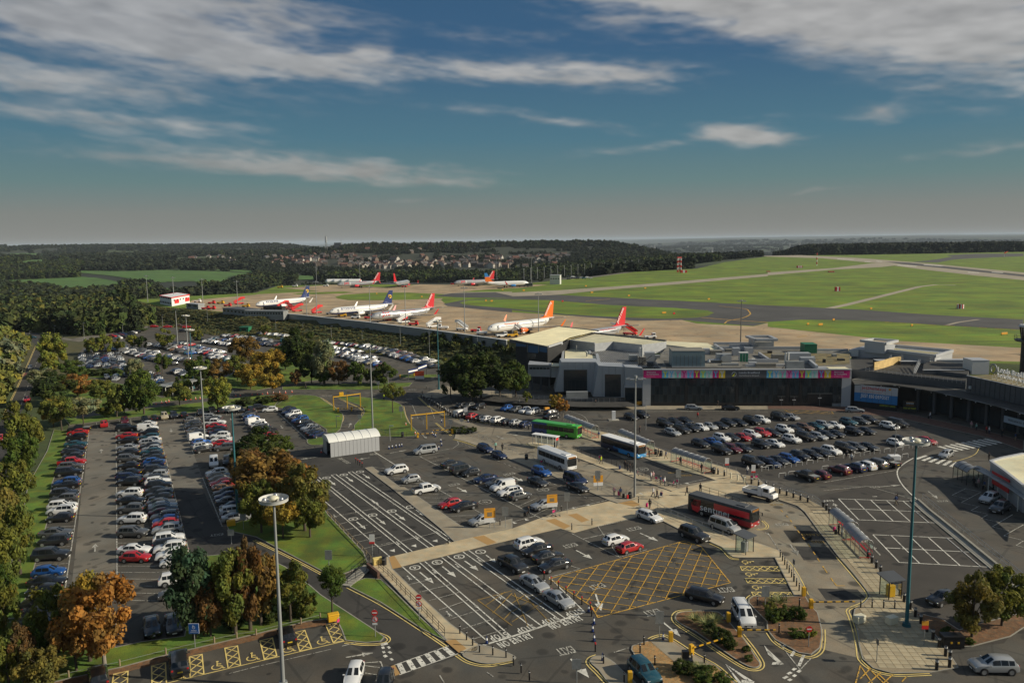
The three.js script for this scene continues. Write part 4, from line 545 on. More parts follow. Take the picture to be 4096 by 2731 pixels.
lot(TF,hd(F_(265,1270),F_(225,1160)),[[250,1222,'K','h','black hatchback in the yellow disabled bays']]);
lot(TE,hd(E_(1205,1060),E_(1222,1200)),[[1218,1150,'K','s','black saloon under the orange tree facing the camera'],[1390,1130,'D','s','dark saloon in the shade of the pine']]);
lot(TH,hd(H_(1900,1505),H_(1680,1530)),[[1810,1475,'S','u','silver SUV in the near right corner',-.2],[1400,925,'K','h','black hatchback shaded by the reddish trees',.3]]);
lot(TX,hd(X_(2040,560),X_(1870,640)),[[1950,610,'S','u','silver off-roader in the staff bays'],[2075,720,'D','u','dark grey off-roader in the staff bays']]);
lot(TQ,hd(Q_(1410,700),Q_(1250,760)),[[1310,765,'S','e','silver taxi estate on the zebra crossing',.12]]);
lot(TC,hd(C_(1550,870),C_(1710,875)),[[1628,870,'S','e','silver estate driving past the glass front'],[1960,872,'K','s','black saloon driving past the glass front']]);lot(TD,hd(D_(690,890),D_(870,900)),[[780,893,'S','e','silver estate driving past the holiday poster']]);
const TAXI=hd(C_(1310,990),C_(1440,1035));
const taxiRow=(name,T,s,turn=0,off=0)=>s.trim().split(/\s+/).forEach((w,i)=>{const[x,y,c,t]=w.split(':');lot(T,TAXI,[[+x,+y,c,t,`${PAINT[c][3]} ${TYPES[KIND[t]].word}, ${ord(i + 1 + off)} from the left in ${name}`,turn]],0);});
taxiRow('the back taxi row',TC,'1070:955:K:e 1168:938:K:u 1372:1018:K:b 1462:1000:K:e 1552:988:K:s 2152:995:K:b 2240:985:W:u');taxiRow('the back taxi row',TD,'108:958:D:b 208:955:S:s',0,7);
taxiRow('the second taxi row',TC,'1440:1095:S:e 1525:1072:K:b 1612:1060:K:u 1697:1050:W:h 1780:1042:S:h 1865:1032:K:s 1940:1012:K:u 2037:1008:K:e');
taxiRow('the third taxi row',TC,'1690:1195:K:e 1800:1180:B:s 1882:1150:W:u 1972:1142:D:h 2065:1138:R:s 2150:1110:W:e 2242:1102:R:u');taxiRow('the third taxi row',TD,'40:1100:D:e 150:1070:W:u 240:1060:K:s 332:1048:O:e 422:1038:T:s 502:1032:S:u 600:1030:W:s 725:1005:T:u 832:992:G:e 910:985:K:u 1090:1040:W:u 1168:1018:K:m',0,7);
taxiRow('the fourth taxi row',TC,'1880:1258:K:b 1978:1248:M:u 2068:1238:K:e 2232:1205:K:u');taxiRow('the fourth taxi row',TD,'62:1195:W:s 215:1160:W:u 345:1140:K:b 452:1132:S:e 525:1118:D:e 605:1108:K:s 772:1090:K:u 880:1082:D:s',0,4);
taxiRow('the front taxi row',TC,'2160:1370:K:b 2258:1352:K:s');taxiRow('the front taxi row',TD,'25:1372:N:s 92:1348:D:s 188:1330:B:e 288:1312:K:u 392:1296:K:e 472:1280:K:e 568:1265:W:u 695:1240:K:b 790:1225:G:e 898:1225:D:s 1142:1190:W:c 1185:1160:K:h 1418:1170:R:s',0,2);
taxiRow('the near row facing away',TD,'352:1492:K:p 470:1478:M:h 645:1440:M:u 782:1418:N:u 872:1400:W:u 965:1382:G:b 1070:1372:K:p',PI);
const BR=hd(R_(620,275),R_(800,215));
const brow=(name,turn,s,cat)=>s.trim().split(/\s+/).forEach((w,i)=>{const[x,y,c,t]=w.split(':');lot(TR,BR,[[+x,+y,c,t,`${PAINT[c][3]} ${TYPES[KIND[t]].word}, ${ord(i + 1)} from the left in ${name}`,turn]],1);});
brow('the row behind the black bollards',0,'270:188:W:v 335:200:K:u 412:215:R:h 512:235:D:h 588:248:W:h 705:262:W:u 805:285:D:h 915:290:S:h 1035:312:N:h');
brow('the shaded row under the dark trees',PI,'275:90:K:h 368:92:G:h 482:105:K:u');brow('the row facing the bollards',PI,'812:118:B:h 922:135:G:h 1028:145:W:h 1125:158:W:e');brow('the pair beside the small autumn tree',-.3,'1345:180:K:u 1342:222:K:s');
{// cars nose in along the top of the left car park
const list=[[930,1020,'R','u'],[1115,995,'M','u'],[1295,978,'K','h'],[1378,965,'K','h'],[1470,950,'C','u'],[1555,942,'K','u'],[1645,935,'K','h'],[1795,915,'K','h'],[1900,900,'K','u'],[1972,895,'D','h'],[2060,893,'K','h'],[2150,888,'K','h'],[2240,882,'D','h']];
list.forEach(([x,y,c,t],i)=>lot(TA,hd(A_(1400,925),A_(1420,980)),[[x,y,c,t,`${PAINT[c][3]} ${{ h: 'hatchback', u: 'SUV' }[t]}, ${ord(i + 1)} from the left below the grass strip`,i % 3?0:PI]],1));
lot(TB,hd(B_(60,890),B_(200,880)),[[125,888,'W','h','white hatchback at the foot of the grass mound',PI],[30,865,'D','h','dark hatchback beside the grass mound corner']],1);
lot(TA,hd(A_(1915,1310),A_(1915,1390)),[[1915,1372,'W','v','white van with a blue panel behind the kerb'],[2035,1355,'D','u','dark grey SUV behind the white van']],1);
lot(TA,hd(A_(265,480),A_(262,520)),[[265,505,'S','h','silver car on the approach road',PI]],1);lot(TA,hd(A_(240,790),A_(230,810)),[[240,795,'R','h','red car on the approach road between the trees'],[280,232,'T','h','teal car at the far road bend',1.3],[190,228,'T','h','dark teal car behind the bend',1.3],[-5,1150,'R','h','red car at the left picture edge']],1);
}
console.log('cars',carCount);
{// the far car park: rows too many to build singly
const r=rng(99),spots=[],row=(T,x1,y1,x2,y2,n,turn=0)=>{const a=G(T(x1,y1)),b=G(T(x2,y2)),h=hd(a,b)+Math.PI / 2+turn;for(let k=0;k<n;k++)if(r()>.07)spots.push([a.clone().lerp(b,(k+.5+(r()- .5)*.15)/ n),h+(r()<.5?Math.PI:0)+(r()- .5)*.05]);};
const autoRow=(T,x1,y1,x2,y2,turn)=>row(T,x1,y1,x2,y2,Math.max(2,Math.round(G(T(x1,y1)).distanceTo(G(T(x2,y2)))/ 2.55)),turn);
for(const q of[[1100,350,1560,478],[1180,332,1720,455],[1390,300,1720,378],[1440,288,2060,415],[1740,322,1990,368],[1830,268,2100,305],[1880,248,2200,275],[990,222,1230,182],[1040,240,1200,215],[1560,285,1720,302],[1570,530,1720,592],[910,595,1160,570],[2050,468,2180,492],[740,362,1270,322],[2000,215,2294,245],[1880,405,2060,440]])autoRow(TA,...q);
for(const q of[[20,195,290,222],[0,248,90,252],[0,275,260,262],[20,292,255,310],[600,275,1170,345],[640,325,950,372],[690,365,1080,428],[760,395,1120,470],[880,430,1130,490],[1110,358,1620,500],[1190,350,1600,452],[1650,385,1880,432],[1440,342,1500,350]])autoRow(TB,...q);
for(let k=0;k<6;k++){const a=A_(735+k*63,392 - k*3),b=A_(728+k*77,500+k*6),n=Math.round(a.distanceTo(b)/ 5.3);for(let j=0;j<n;j++)if(r()>.06)spots.push([a.clone().lerp(b,(j+.5)/ n),Math.PI / 2+.15+(r()<.5?Math.PI:0)]);}
for(const[x1,y1,x2,y2]of[[1345,560,1360,660],[1400,560,1450,665],[1030,580,1040,620]]){const a=A_(x1,y1),b=A_(x2,y2),n=Math.round(a.distanceTo(b)/ 5.2);for(let j=0;j<n;j++)spots.push([a.clone().lerp(b,(j+.5)/ n),Math.PI / 2+.2]);}
for(const q of[[1380,132],[1500,135],[1610,130],[1670,140],[1640,175],[1340,300],[1780,250]])spots.push([A_(...q),r()*.4]);
for(const q of[[520,478],[560,482],[600,486],[640,488],[690,484],[600,496],[660,494],[560,492],[720,492],[520,500]]){const p=G(TK(...q),AH);spots.push([p,.2]);}
for(const q of[[1900,620],[1930,632],[1980,622],[2010,634],[2050,618],[1950,612],[2000,608],[2070,626]]){const p=G(TI(...q),-2);p.y=terrainH(p.x,p.z)+.1;spots.push([p,.4]);}
const kinds=['hatch','saloon','suv','estate','big','city','mpv'],wts=[.3,.2,.28,.12,.04,.04,.02],cols='KKKKKKKDDDDDDGGGGGSSSSSWWWWBNTRMOC';
const by={};for(const s of spots){let u=r(),k=0;while(u>wts[k]&&k<6)u -=wts[k++];(by[kinds[k]]||=[]).push([...s,PAINT[cols[Math.floor(r()*cols.length)]]]);}
const grp=new THREE.Group();grp.name='distant_parked_cars';tag(grp,'hundreds of cars parked in rows in the far car park','cars',null,'stuff');scene.add(grp);
const mat=new THREE.MeshPhysicalMaterial({color:0xffffff,vertexColors:true,roughness:.3,clearcoat:1,clearcoatRoughness:.08}),q=new THREE.Quaternion(),m4=new THREE.Matrix4(),one=V(1,1,1),col=new THREE.Color();
for(const k in by){const im=shadow(new THREE.InstancedMesh(CAR[k].far,mat,by[k].length));im.name='parked_'+k.replace('big','offroader').replace('hatch','hatchback')+'s';by[k].forEach(([p,h,c],i)=>{q.setFromAxisAngle(V(0,1,0),h);m4.compose(V(p.x,p.y+.01,p.z),q,one);im.setMatrixAt(i,m4);im.setColorAt(i,col.setRGB(c[0],c[1],c[2]));});grp.add(im);}
console.log('far cars',spots.length);
}
// ---------- terminal buildings ----------
M.clad=std({map:grainTex(256,6,[168,171,173],.05,.14,{seed:81,cells:6}),roughness:.55,metalness:.25});
M.cDrk=std({map:grainTex(256,6,[84,87,90],.06,.16,{seed:82,cells:6}),roughness:.6,metalness:.2});
M.cladBlack=std({map:grainTex(256,6,[30,30,31],.08,.2,{seed:83,cells:6}),roughness:.7});
M.cPal=std({color:lin(.45,.46,.47),roughness:.5,metalness:.2});
M.cladTeal=std({map:grainTex(256,6,[118,136,140],.05,.16,{seed:84,cells:6}),roughness:.6,metalness:.15});
M.roofCream=std({map:grainTex(512,22,[224,216,180],.08,.22,{seed:85,cells:8,tint:.05}),roughness:.6});
M.roofGrey=std({map:grainTex(512,18,[112,109,101],.16,.55,{seed:86,cells:9,tint:.06}),roughness:.85});
M.roofMoss=std({map:grainTex(512,16,[112,102,70],.3,.6,{seed:87,cells:12,tint:.25}),roughness:1});
M.roofDark=std({map:grainTex(512,16,[58,57,54],.2,.4,{seed:88,cells:9}),roughness:.8});
M.stoneDark=std({map:grainTex(256,8,[38,37,37],.15,.25,{seed:89,cells:8}),roughness:.85});
M.buff=std({map:grainTex(256,8,[196,168,112],.1,.25,{seed:90,cells:6}),roughness:.85});
M.blueWall=std({color:lin(.015,.09,.2),roughness:.5});
M.facadeGlass=new THREE.MeshPhysicalMaterial({color:lin(.034,.044,.048),roughness:.12,ior:1.5});
const glassTones=[.75,1,1.3].map(k=>new THREE.MeshPhysicalMaterial({color:lin(.034*k,.044*k,.048*k),roughness:.1,ior:1.5}));
M.mullion=std({color:lin(.02,.022,.024),roughness:.5});
const PT=(T,h,arr)=>GS(T,arr,h);
function prism(parent,pts,y0,y1,roofMat,wallMat,names=['roof','wall']){part(names[0],sheet(pts,y1),roofMat,parent);part(names[1],mrg([wallRing(pts,y0,y1 - .002)]),wallMat,parent);}
function parapet(parent,pts,y,h,w,mat,name='parapet',closed=true){const out=[];const n=pts.length;for(let i=0;i<(closed?n:n - 1);i++){const a=pts[i],b=pts[(i+1)% n];out.push(sqbar(V(a.x,y+h / 2,a.z),V(b.x,y+h / 2,b.z),w,h+(i % 2)*.004));}return part(name,mrg(out),mat,parent);}
function seams(parent,pts,y,dir,step,mat,name='roof_seams',hh=.07){// standing seams along dir, clipped to the roof outline
const P2=pts.map(p=>[p.x,p.z]),d=dir.clone().normalize(),s=V(-d.z,0,d.x),out=[];let lo=1e9,hi=-1e9;for(const p of pts){const k=p.x*s.x+p.z*s.z;lo=Math.min(lo,k);hi=Math.max(hi,k);}
for(let k=lo+step / 2;k<hi;k+=step){const ts=[];for(let i=0;i<P2.length;i++){const p=P2[i],q=P2[(i+1)% P2.length],kp=p[0]*s.x+p[1]*s.z - k,kq=q[0]*s.x+q[1]*s.z - k;if(kp*kq<0){const t=kp /(kp - kq);ts.push((p[0]+(q[0]- p[0])*t)*d.x+(p[1]+(q[1]- p[1])*t)*d.z);}}ts.sort((a,b)=>a - b);for(let i=0;i+1<ts.length;i+=2){const a=V(s.x*k+d.x*ts[i],y+hh / 2,s.z*k+d.z*ts[i]),b=V(s.x*k+d.x*ts[i+1],y+hh / 2,s.z*k+d.z*ts[i+1]);out.push(sqbar(a,b,.09,hh));}}
if(out.length)return part(name,mrg(out),mat,parent);
}
function boxOn(parent,name,T,xl,xr,yb,yt,base,depth,mat,topMat){// a box standing on level base: front bottom edge xl..xr at row yb, top at row yt
const a=G(T(xl,yb),base),b=G(T(xr,yb),base),top=heightAt(a.clone().lerp(b,.5),T(0,yt)[1]),d=b.clone().sub(a),w=d.length();d.normalize();const n=V(d.z,0,-d.x);if(n.z>0)n.negate();
const c=a.clone().lerp(b,.5).addScaledVector(n,depth / 2),g=box(w,top - base,depth,0,(top+base)/ 2,0,hd(a,b));g.translate(c.x,0,c.z);
const m=part(name,g,mat,parent);if(topMat){const t=box(w+.1,.08,depth+.1,0,top+.045,0,hd(a,b));t.translate(c.x,0,c.z);part('cap',t,topMat,m);}return m;
}
const FA=C_(1172,838),FB=D_(740,842),FL=FA.distanceTo(FB),FTURN=hd(FA,FB),FTOP=9.9,FBAN=7.75;
const hall=thing('terminal_building','long terminal hall with dark glass front and bright letter banner','building',[FA.x,0,FA.z],FTURN);
const fx=c=>(c - 1172)/ 1860*FL;// along the facade
const dx=d=>fx(d+2294);
part('wall',mrg([box(FL,FTOP,1.4,FL / 2,FTOP / 2,-1.3),box(fx(1245),FBAN,.5,fx(1245)/ 2,FBAN / 2,-.35),box(FL - dx(657),FBAN,.5,(FL+dx(657))/ 2,FBAN / 2,-.35)]),M.cPal,hall);
part('plinth',box(dx(657)- fx(1245)- 6,.9,.5,(dx(657)- 6+fx(1245))/ 2,.45,-.3),M.stoneDark,hall);
{// curtain wall: panes in three rows, mullions between
const x0=fx(1245),x1=dx(657),n=45,w=(x1 - x0)/ n,rows=[[.92,3.1],[3.1,5.4],[5.4,7.7]],g=rows.map(r=>new THREE.BoxGeometry(w - .09,r[1]- r[0]- .09,.03));
const holes=(c)=>(c>29&&c<32)||(c>32&&c<35)||(c>36&&c<43);
for(let i=0;i<n;i++)for(let r=0;r<3;r++){if(r===0&&holes(i))continue;const m=part('glass_pane',g[r],glassTones[(i*7+r*5+(i>>2))% 3],hall);m.position.set(x0+(i+.5)*w,(rows[r][0]+rows[r][1])/ 2,-.2);}
const bars=[];for(let i=0;i<=n;i++)bars.push(box(.08,6.8,.12,x0+i*w,4.3,-.2));for(const y of[.92,3.1,5.4,7.7])bars.push(box(x1 - x0,.08,.1,(x0+x1)/ 2,y,-.2));part('mullions',mrg(bars),M.mullion,hall);
part('backing',box(x1 - x0,6.9,.1,(x0+x1)/ 2,4.3,-.4),M.blkS,hall);
for(const[a,b,h]of[[30,32,2.6],[33,35,2.6],[37,43,3.4]]){const d=part('entrance_door',box((b - a)*w - .2,h,.1,x0+(a+b)/ 2*w,h / 2+.12,-.12),M.black,hall);part('door_sign',box(.9,.22,.02,x0+(a+b)/ 2*w,h*.68,-.05),M.wht,d);part('door_leaf',mrg([box(.06,h,.04,x0+(a+b)/ 2*w,h / 2+.12,-.05),box((b - a)*w - .2,.08,.04,x0+(a+b)/ 2*w,h+.1,-.05)]),M.zinc,d);}
for(const c of[8,20,32,35])part('column',box(.7,6.7,.1,x0+(c+.5)*w,4.3,-.13),M.cladBlack,hall);
}
{// the banner: welcome panels, letter squares, airport name
const y0=FBAN,h=FTOP - FBAN - .08,yc=y0+h / 2,cs={pink:[.8,.28,.52],mag:[.68,.015,.2],blue:[.14,.52,.8],mint:[.3,.74,.6],grey:[.66,.68,.68],yel:[.88,.6,.03],lime:[.8,.8,.05],slate:[.1,.1,.105],white:[.72,.72,.7]},mats={};for(const k in cs)mats[k]=std({color:lin(...cs[k]),roughness:.55});
const panel=(x,w,m)=>part('banner_panel',box(w - .02,h,.08,x+w / 2,yc,.06),m,hall);
const txt=(p,s,x,y,w,hh,m,f=font)=>{const g=textGeo(s,w,hh,f);g.translate(x,y,.115);part('banner_lettering',g,m,p);};
const yg=new THREE.ShapeGeometry((()=>{const s=new THREE.Shape();[[-.62,.85],[-.05,.85],[-.05,.68],[-.17,.66],[.02,.28],[.2,.66],[.08,.68],[.08,.85],[.62,.85],[.62,.68],[.48,.66],[.16,.05],[.16,-.62],[.32,-.66],[.32,-.84],[-.32,-.84],[-.32,-.66],[-.16,-.62],[-.16,.05],[-.48,.66],[-.62,.68]].forEach((p,i)=>i?s.lineTo(...p):s.moveTo(...p));return s;})());
const set=[['blue','lime'],['grey','blue'],['mint','pink'],['pink','mag'],['blue','pink'],['mag','lime'],['mint','lime'],['grey','mint'],['mag','blue'],['yel','grey']];
const sq=fx(1172+56.8);
for(const[x,dir]of[[fx(1177),1],[dx(556),1]]){const w=fx(1172+166),p=panel(x,w,mats.mag);txt(p,'Welcome',x+w*.17,yc+.36,w*.5,.42,mats.white);txt(p,'to Yorkshire',x+w*.17,yc - .22,w*.66,.42,mats.white);txt(p,'yorkshire.com',x+w*.17,yc - .78,w*.47,.26,mats.white,fontR);}
for(const x0 of[fx(1345),dx(556)- sq*10])set.forEach(([b,y],i)=>{const p=panel(x0+i*sq,sq,mats[b]);const m=part('letter_y',yg,mats[y],p);m.position.set(x0+(i+.5)*sq,yc,.112);});
const gx=fx(1345)+sq*10,gw=dx(556)- sq*10 - gx,p=panel(gx,gw,mats.slate);
txt(p,'Leeds Bradford',gx+gw*.33,yc+.12,gw*.5,.58,mats.white);txt(p,"Yorkshire's Airport",gx+gw*.33,yc - .72,gw*.49,.55,mats.white,fontR);
part('emblem',ringG(.52,.64,30,1,-2.0,5.4).translate(gx+gw*.215,yc,.115),mats.white,p);{const s=new THREE.Shape();s.moveTo(-.62,-.6);s.lineTo(.35,.5);s.lineTo(-.1,-.62);s.closePath();part('emblem',new THREE.ShapeGeometry(s).translate(gx+gw*.215,yc,.12),mats.lime,p);}
part('cornice',box(FL,.22,.7,FL / 2,FTOP+.11,-.1),M.cPal,hall);
}
hall.updateMatrixWorld(true);
const RH=9.4;// roof decks behind the facade
const decks=thing('terminal_roof_deck','wide flat mossy terminal roofs crowded with plant behind the banner','roof',[0,0,0]);
prism(decks,[...PT(TN,9.6,[-180,585,900,590,2380,610]),...PT(TO,9.6,[250,770,1580,900])].slice(0,3).concat(PT(TN,9.6,[2352,345,1900,325,1450,325,1000,265,500,262,-100,285,-260,480])),1,9.62,M.roofGrey,M.cPal,['roof','wall']);
part('roof_patch',sheet(PT(TN,9.7,[1080,370,2352,385,2352,520,1900,540,1880,440,1300,440]),9.66),M.roofMoss,decks);part('roof_patch',sheet(PT(TN,9.7,[-150,470,420,560,900,570,860,600,-100,600]),9.67),M.roofDark,decks);
part('roof_patch',sheet(PT(TN,9.7,[-100,215,440,240,640,345,400,345,330,280,-100,280]),9.68),M.roofCream,decks);
for(const[y,x0,x1,hgt]of[[560,950,1560,.7],[500,960,1390,.9],[330,560,1760,1.0],[300,730,1260,1.0],[345,1920,2330,.6],[440,1320,1880,.5],[262,520,1010,.8]]){const a=G(TN(x0,y),9.62),b=G(TN(x1,y),9.62);part('parapet',sqbar(V(a.x,9.62+hgt / 2,a.z),V(b.x,9.62+hgt / 2,b.z),.6,hgt),M.cPal,decks);}
{const a=G(TN(1130,405),9.62),b=G(TN(1255,490),9.62);part('parapet',sqbar(V(a.x,10.1,a.z),V(b.x,10.1,b.z),.6,.96),M.cPal,decks);const c=G(TN(1780,490),9.62),e=G(TN(1910,600),9.62);part('parapet',sqbar(V(c.x,10.2,c.z),V(e.x,10.2,e.z),.7,1.15),M.cPal,decks);const f=G(TN(540,285),9.62),h=G(TN(650,360),9.62);part('parapet',sqbar(V(f.x,10,f.z),V(h.x,10,h.z),.7,.8),M.cPal,decks);}
function plant(name,label,T,xl,xr,yb,yt,depth,mat,cap,base=9.64){const g=thing(name,label,'roof plant',[0,0,0]);boxOn(g,'casing',T,xl,xr,yb,yt,base,depth,mat,cap);return g;}
{const g=plant('plant_room','large teal grey panelled plant room above the banner',TC,1435,1730,489,345,7,M.cladTeal,M.roofGrey);const a=G(TC(1435,489),9.64),b=G(TC(1730,489),9.64);const ribs=[];for(let k=1;k<8;k++){const p=a.clone().lerp(b,k / 8);ribs.push(box(.1,3.4,.06,p.x,11.3,p.z+.05));}part('panel_seams',mrg(ribs),M.cDrk,g);part('base_rail',sqbar(V(a.x,9.75,a.z+.2),V(b.x,9.75,b.z+.2),.3,.2),M.cPal,g);}
plant('plant_container','dark green steel container on the terminal roof',TN,1745,1912,378,262,5,M.greenMetal,M.greenMetal);
{const g=plant('roof_stair_tower','grey roof tower with a wide projecting parapet',TN,1060,1330,325,215,8,M.clad);const pts=PT(TN,13.2,[970,160,1090,205,1365,205,1270,158]);parapet(g,pts,13.0,.7,1.1,M.clad);part('roof',sheet(PT(TN,12.6,[1085,250,1310,248,1260,205,1090,205]),13.02),M.roofGrey,g);}
{const g=plant('cooling_unit','green louvred cooling unit on the roof edge',TN,872,990,490,375,2,M.cPal,M.wMet);for(let k=0;k<3;k++)boxOn(g,'louvre',TN,878+k*38,908+k*38,492,385,10.4,.3,M.greenMetal);}
{const g=plant('air_handling_unit','large ribbed air handling unit with round duct',TN,570,760,500,398,3,M.clad,M.zinc);const p=G(TN(650,500),9.64);part('fan_housing',cylG(.95,.95,1.6,20).rotateX(PI / 2).translate(p.x,p.y+1.3,p.z+.6),M.galv,g);const q=G(TN(450,500),9.64);part('duct',bar(V(q.x,10.3,q.z+.4),V(p.x,10.3,p.z+.4),.42,14),M.galv,g);part('duct',bar(V(q.x,10.3,q.z+.4),V(q.x,9.6,q.z+1.2),.42,14),M.galv,g);}
for(const[xl,xr,yb,yt,d,mat,l]of[[785,880,412,312,2.5,M.clad,'grey boxed condenser beside the roof parapet'],[945,1055,385,305,2,M.cPal,'twin white condenser behind the green louvres'],[480,640,400,345,3,M.roofGrey,'low weathered duct casing behind the air handler'],[1545,1830,470,380,3,M.clad,'long low ventilation casing at the middle of the roof'],[1320,1480,470,400,2.5,M.roofGrey,'weathered grey duct box left of the twin flues'],[1500,1740,600,490,1.2,M.zinc,'grille fronted duct wall behind the banner'],[1700,1890,520,440,2.5,M.clad,'grey duct box right of the twin flues'],[2000,2030,505,460,1,M.blkS,'small black vent box on the mossy roof'],[2125,2180,430,395,1.4,M.zinc,'small slatted roof vent on the moss'],[1040,1082,490,455,1,M.wMet,'small white roof cabinet'],[1090,1360,565,520,1.2,M.roofGrey,'long weathered duct behind the airport name'],[1000,1110,545,505,1.5,M.cPal,'pale duct elbow left of the long duct'],[640,860,545,520,1.6,M.zinc,'walkway grating beside the air handler'],[1920,2080,600,575,2,M.cPal,'low pale hood at the right end of the banner'],[2080,2340,612,585,3,M.roofCream,'cream lean-to roof above the right welcome panel'],[1350,1420,420,395,1.6,M.zinc,'small duct box before the green container'],[2200,2290,480,455,1.2,M.roofDark,'dark roof hatch on the far moss'],[690,780,360,325,2,M.roofGrey,'weathered box at the parapet corner'],[1255,1310,380,350,1,M.blkS,'small dark roof hatch by the stair tower'],[390,470,395,320,2,M.cPal,'pale cabinet behind the teal plant room']])plant('roof_unit',l,TN,xl,xr,yb,yt,d,mat);
{const g=thing('chimney_flues','pair of white flues on a frame behind the banner','flue',[0,0,0]);for(const x of[1485,1520]){const p=G(TN(x,580),9.64);part('flue',cyl(.28,.28,heightAt(p,TN(0,370)[1])- 11,p.x,11,p.z,12),M.wMet,g);part('support',cyl(.08,.08,1.5,p.x,9.6,p.z),M.black,g);}const q=G(TN(1440,585),9.64);part('frame',mrg([bar(q,V(q.x+2,12,q.z),.07),bar(V(q.x,9.7,q.z),V(q.x+4,9.7,q.z),.07)]),M.black,g);}
{const g=thing('chimney_flues','white flues rising from the cluttered left roof plant','flue',[0,0,0]);for(const x of[1145,1167]){const p=G(TC(x,470),9.64);part('flue',cyl(.28,.28,heightAt(p,TC(0,312)[1])- 12,p.x,12,p.z,12),M.wMet,g);part('support',cyl(.1,.1,2.5,p.x,9.6,p.z),M.black,g);}const q=G(TC(1128,475),9.64);part('frame',mrg([bar(q,V(q.x+4,12.5,q.z),.08),bar(V(q.x+4,9.7,q.z),V(q.x,12.5,q.z),.08),bar(V(q.x,9.9,q.z),V(q.x+7,9.9,q.z),.12)]),M.black,g);}
for(const[xl,xr,yb,yt,d,mat,l]of[[1195,1280,440,360,3,M.clad,'tall grey air handler beside the left flues'],[1130,1200,455,400,3,M.roofGrey,'weathered duct box below the left flues'],[1050,1130,430,385,3,M.zinc,'low pale duct left of the flues'],[1285,1330,420,385,2,M.zinc,'small galvanised unit right of the left flues'],[1215,1270,480,445,2,M.cDrk,'dark duct leg on the ribbed roof']])plant('roof_unit',l,TC,xl,xr,yb,yt,d,mat,null,9.2);
{const g=thing('roof_guard_rail','galvanised guard rail around the left roof plant','railing',[0,0,0]);const a=G(TC(1000,380),9.3),b=G(TC(1400,385),9.3);for(let k=0;k<=12;k++){const p=a.clone().lerp(b,k / 12);part('post',cyl(.04,.04,1.2,p.x,9.3,p.z),M.galv,g);}for(const h of[.6,1.15])part('rail',bar(V(a.x,9.3+h,a.z),V(b.x,9.3+h,b.z),.035),M.galv,g);}
const wing=thing('terminal_wing','grey clad terminal wing with two leaning bays and tall dark windows','building',[0,0,0]);
function vplane(A,B){const d=B.clone().sub(A).setY(0).normalize(),n=V(d.z,0,-d.x);return(T,x,y)=>{const p=T(x,y);_d.set((p[0]- CX)/ FOC,-(p[1]- CY)/ FOC,-1).applyQuaternion(camera.quaternion);const o=V(0,CAM_H,0),t=A.clone().sub(o).dot(n)/ _d.dot(n);return o.addScaledVector(_d.clone(),t);};}
function facePanel(parent,name,pl,T,arr,depth,mat){// a wall face standing in plane pl, given thickness going back
const pts=[];for(let i=0;i<arr.length;i+=2)pts.push(pl(T,arr[i],arr[i+1]));const pos=[],back=pts.map(p=>p.clone().add(V(0,0,-depth)));
const tri=THREE.ShapeUtils.triangulateShape(pts.map(p=>new THREE.Vector2(p.x,p.y)),[]);for(const t of tri){for(const k of t)pos.push(pts[k].x,pts[k].y,pts[k].z);for(const k of[...t].reverse())pos.push(back[k].x,back[k].y,back[k].z);}
const n=pts.length;for(let i=0;i<n;i++){const a=pts[i],b=pts[(i+1)% n],c=back[(i+1)% n],e=back[i];for(const v of[a,b,c,a,c,e])pos.push(v.x,v.y,v.z);}
return part(name,tris(pos),mat,parent);
}
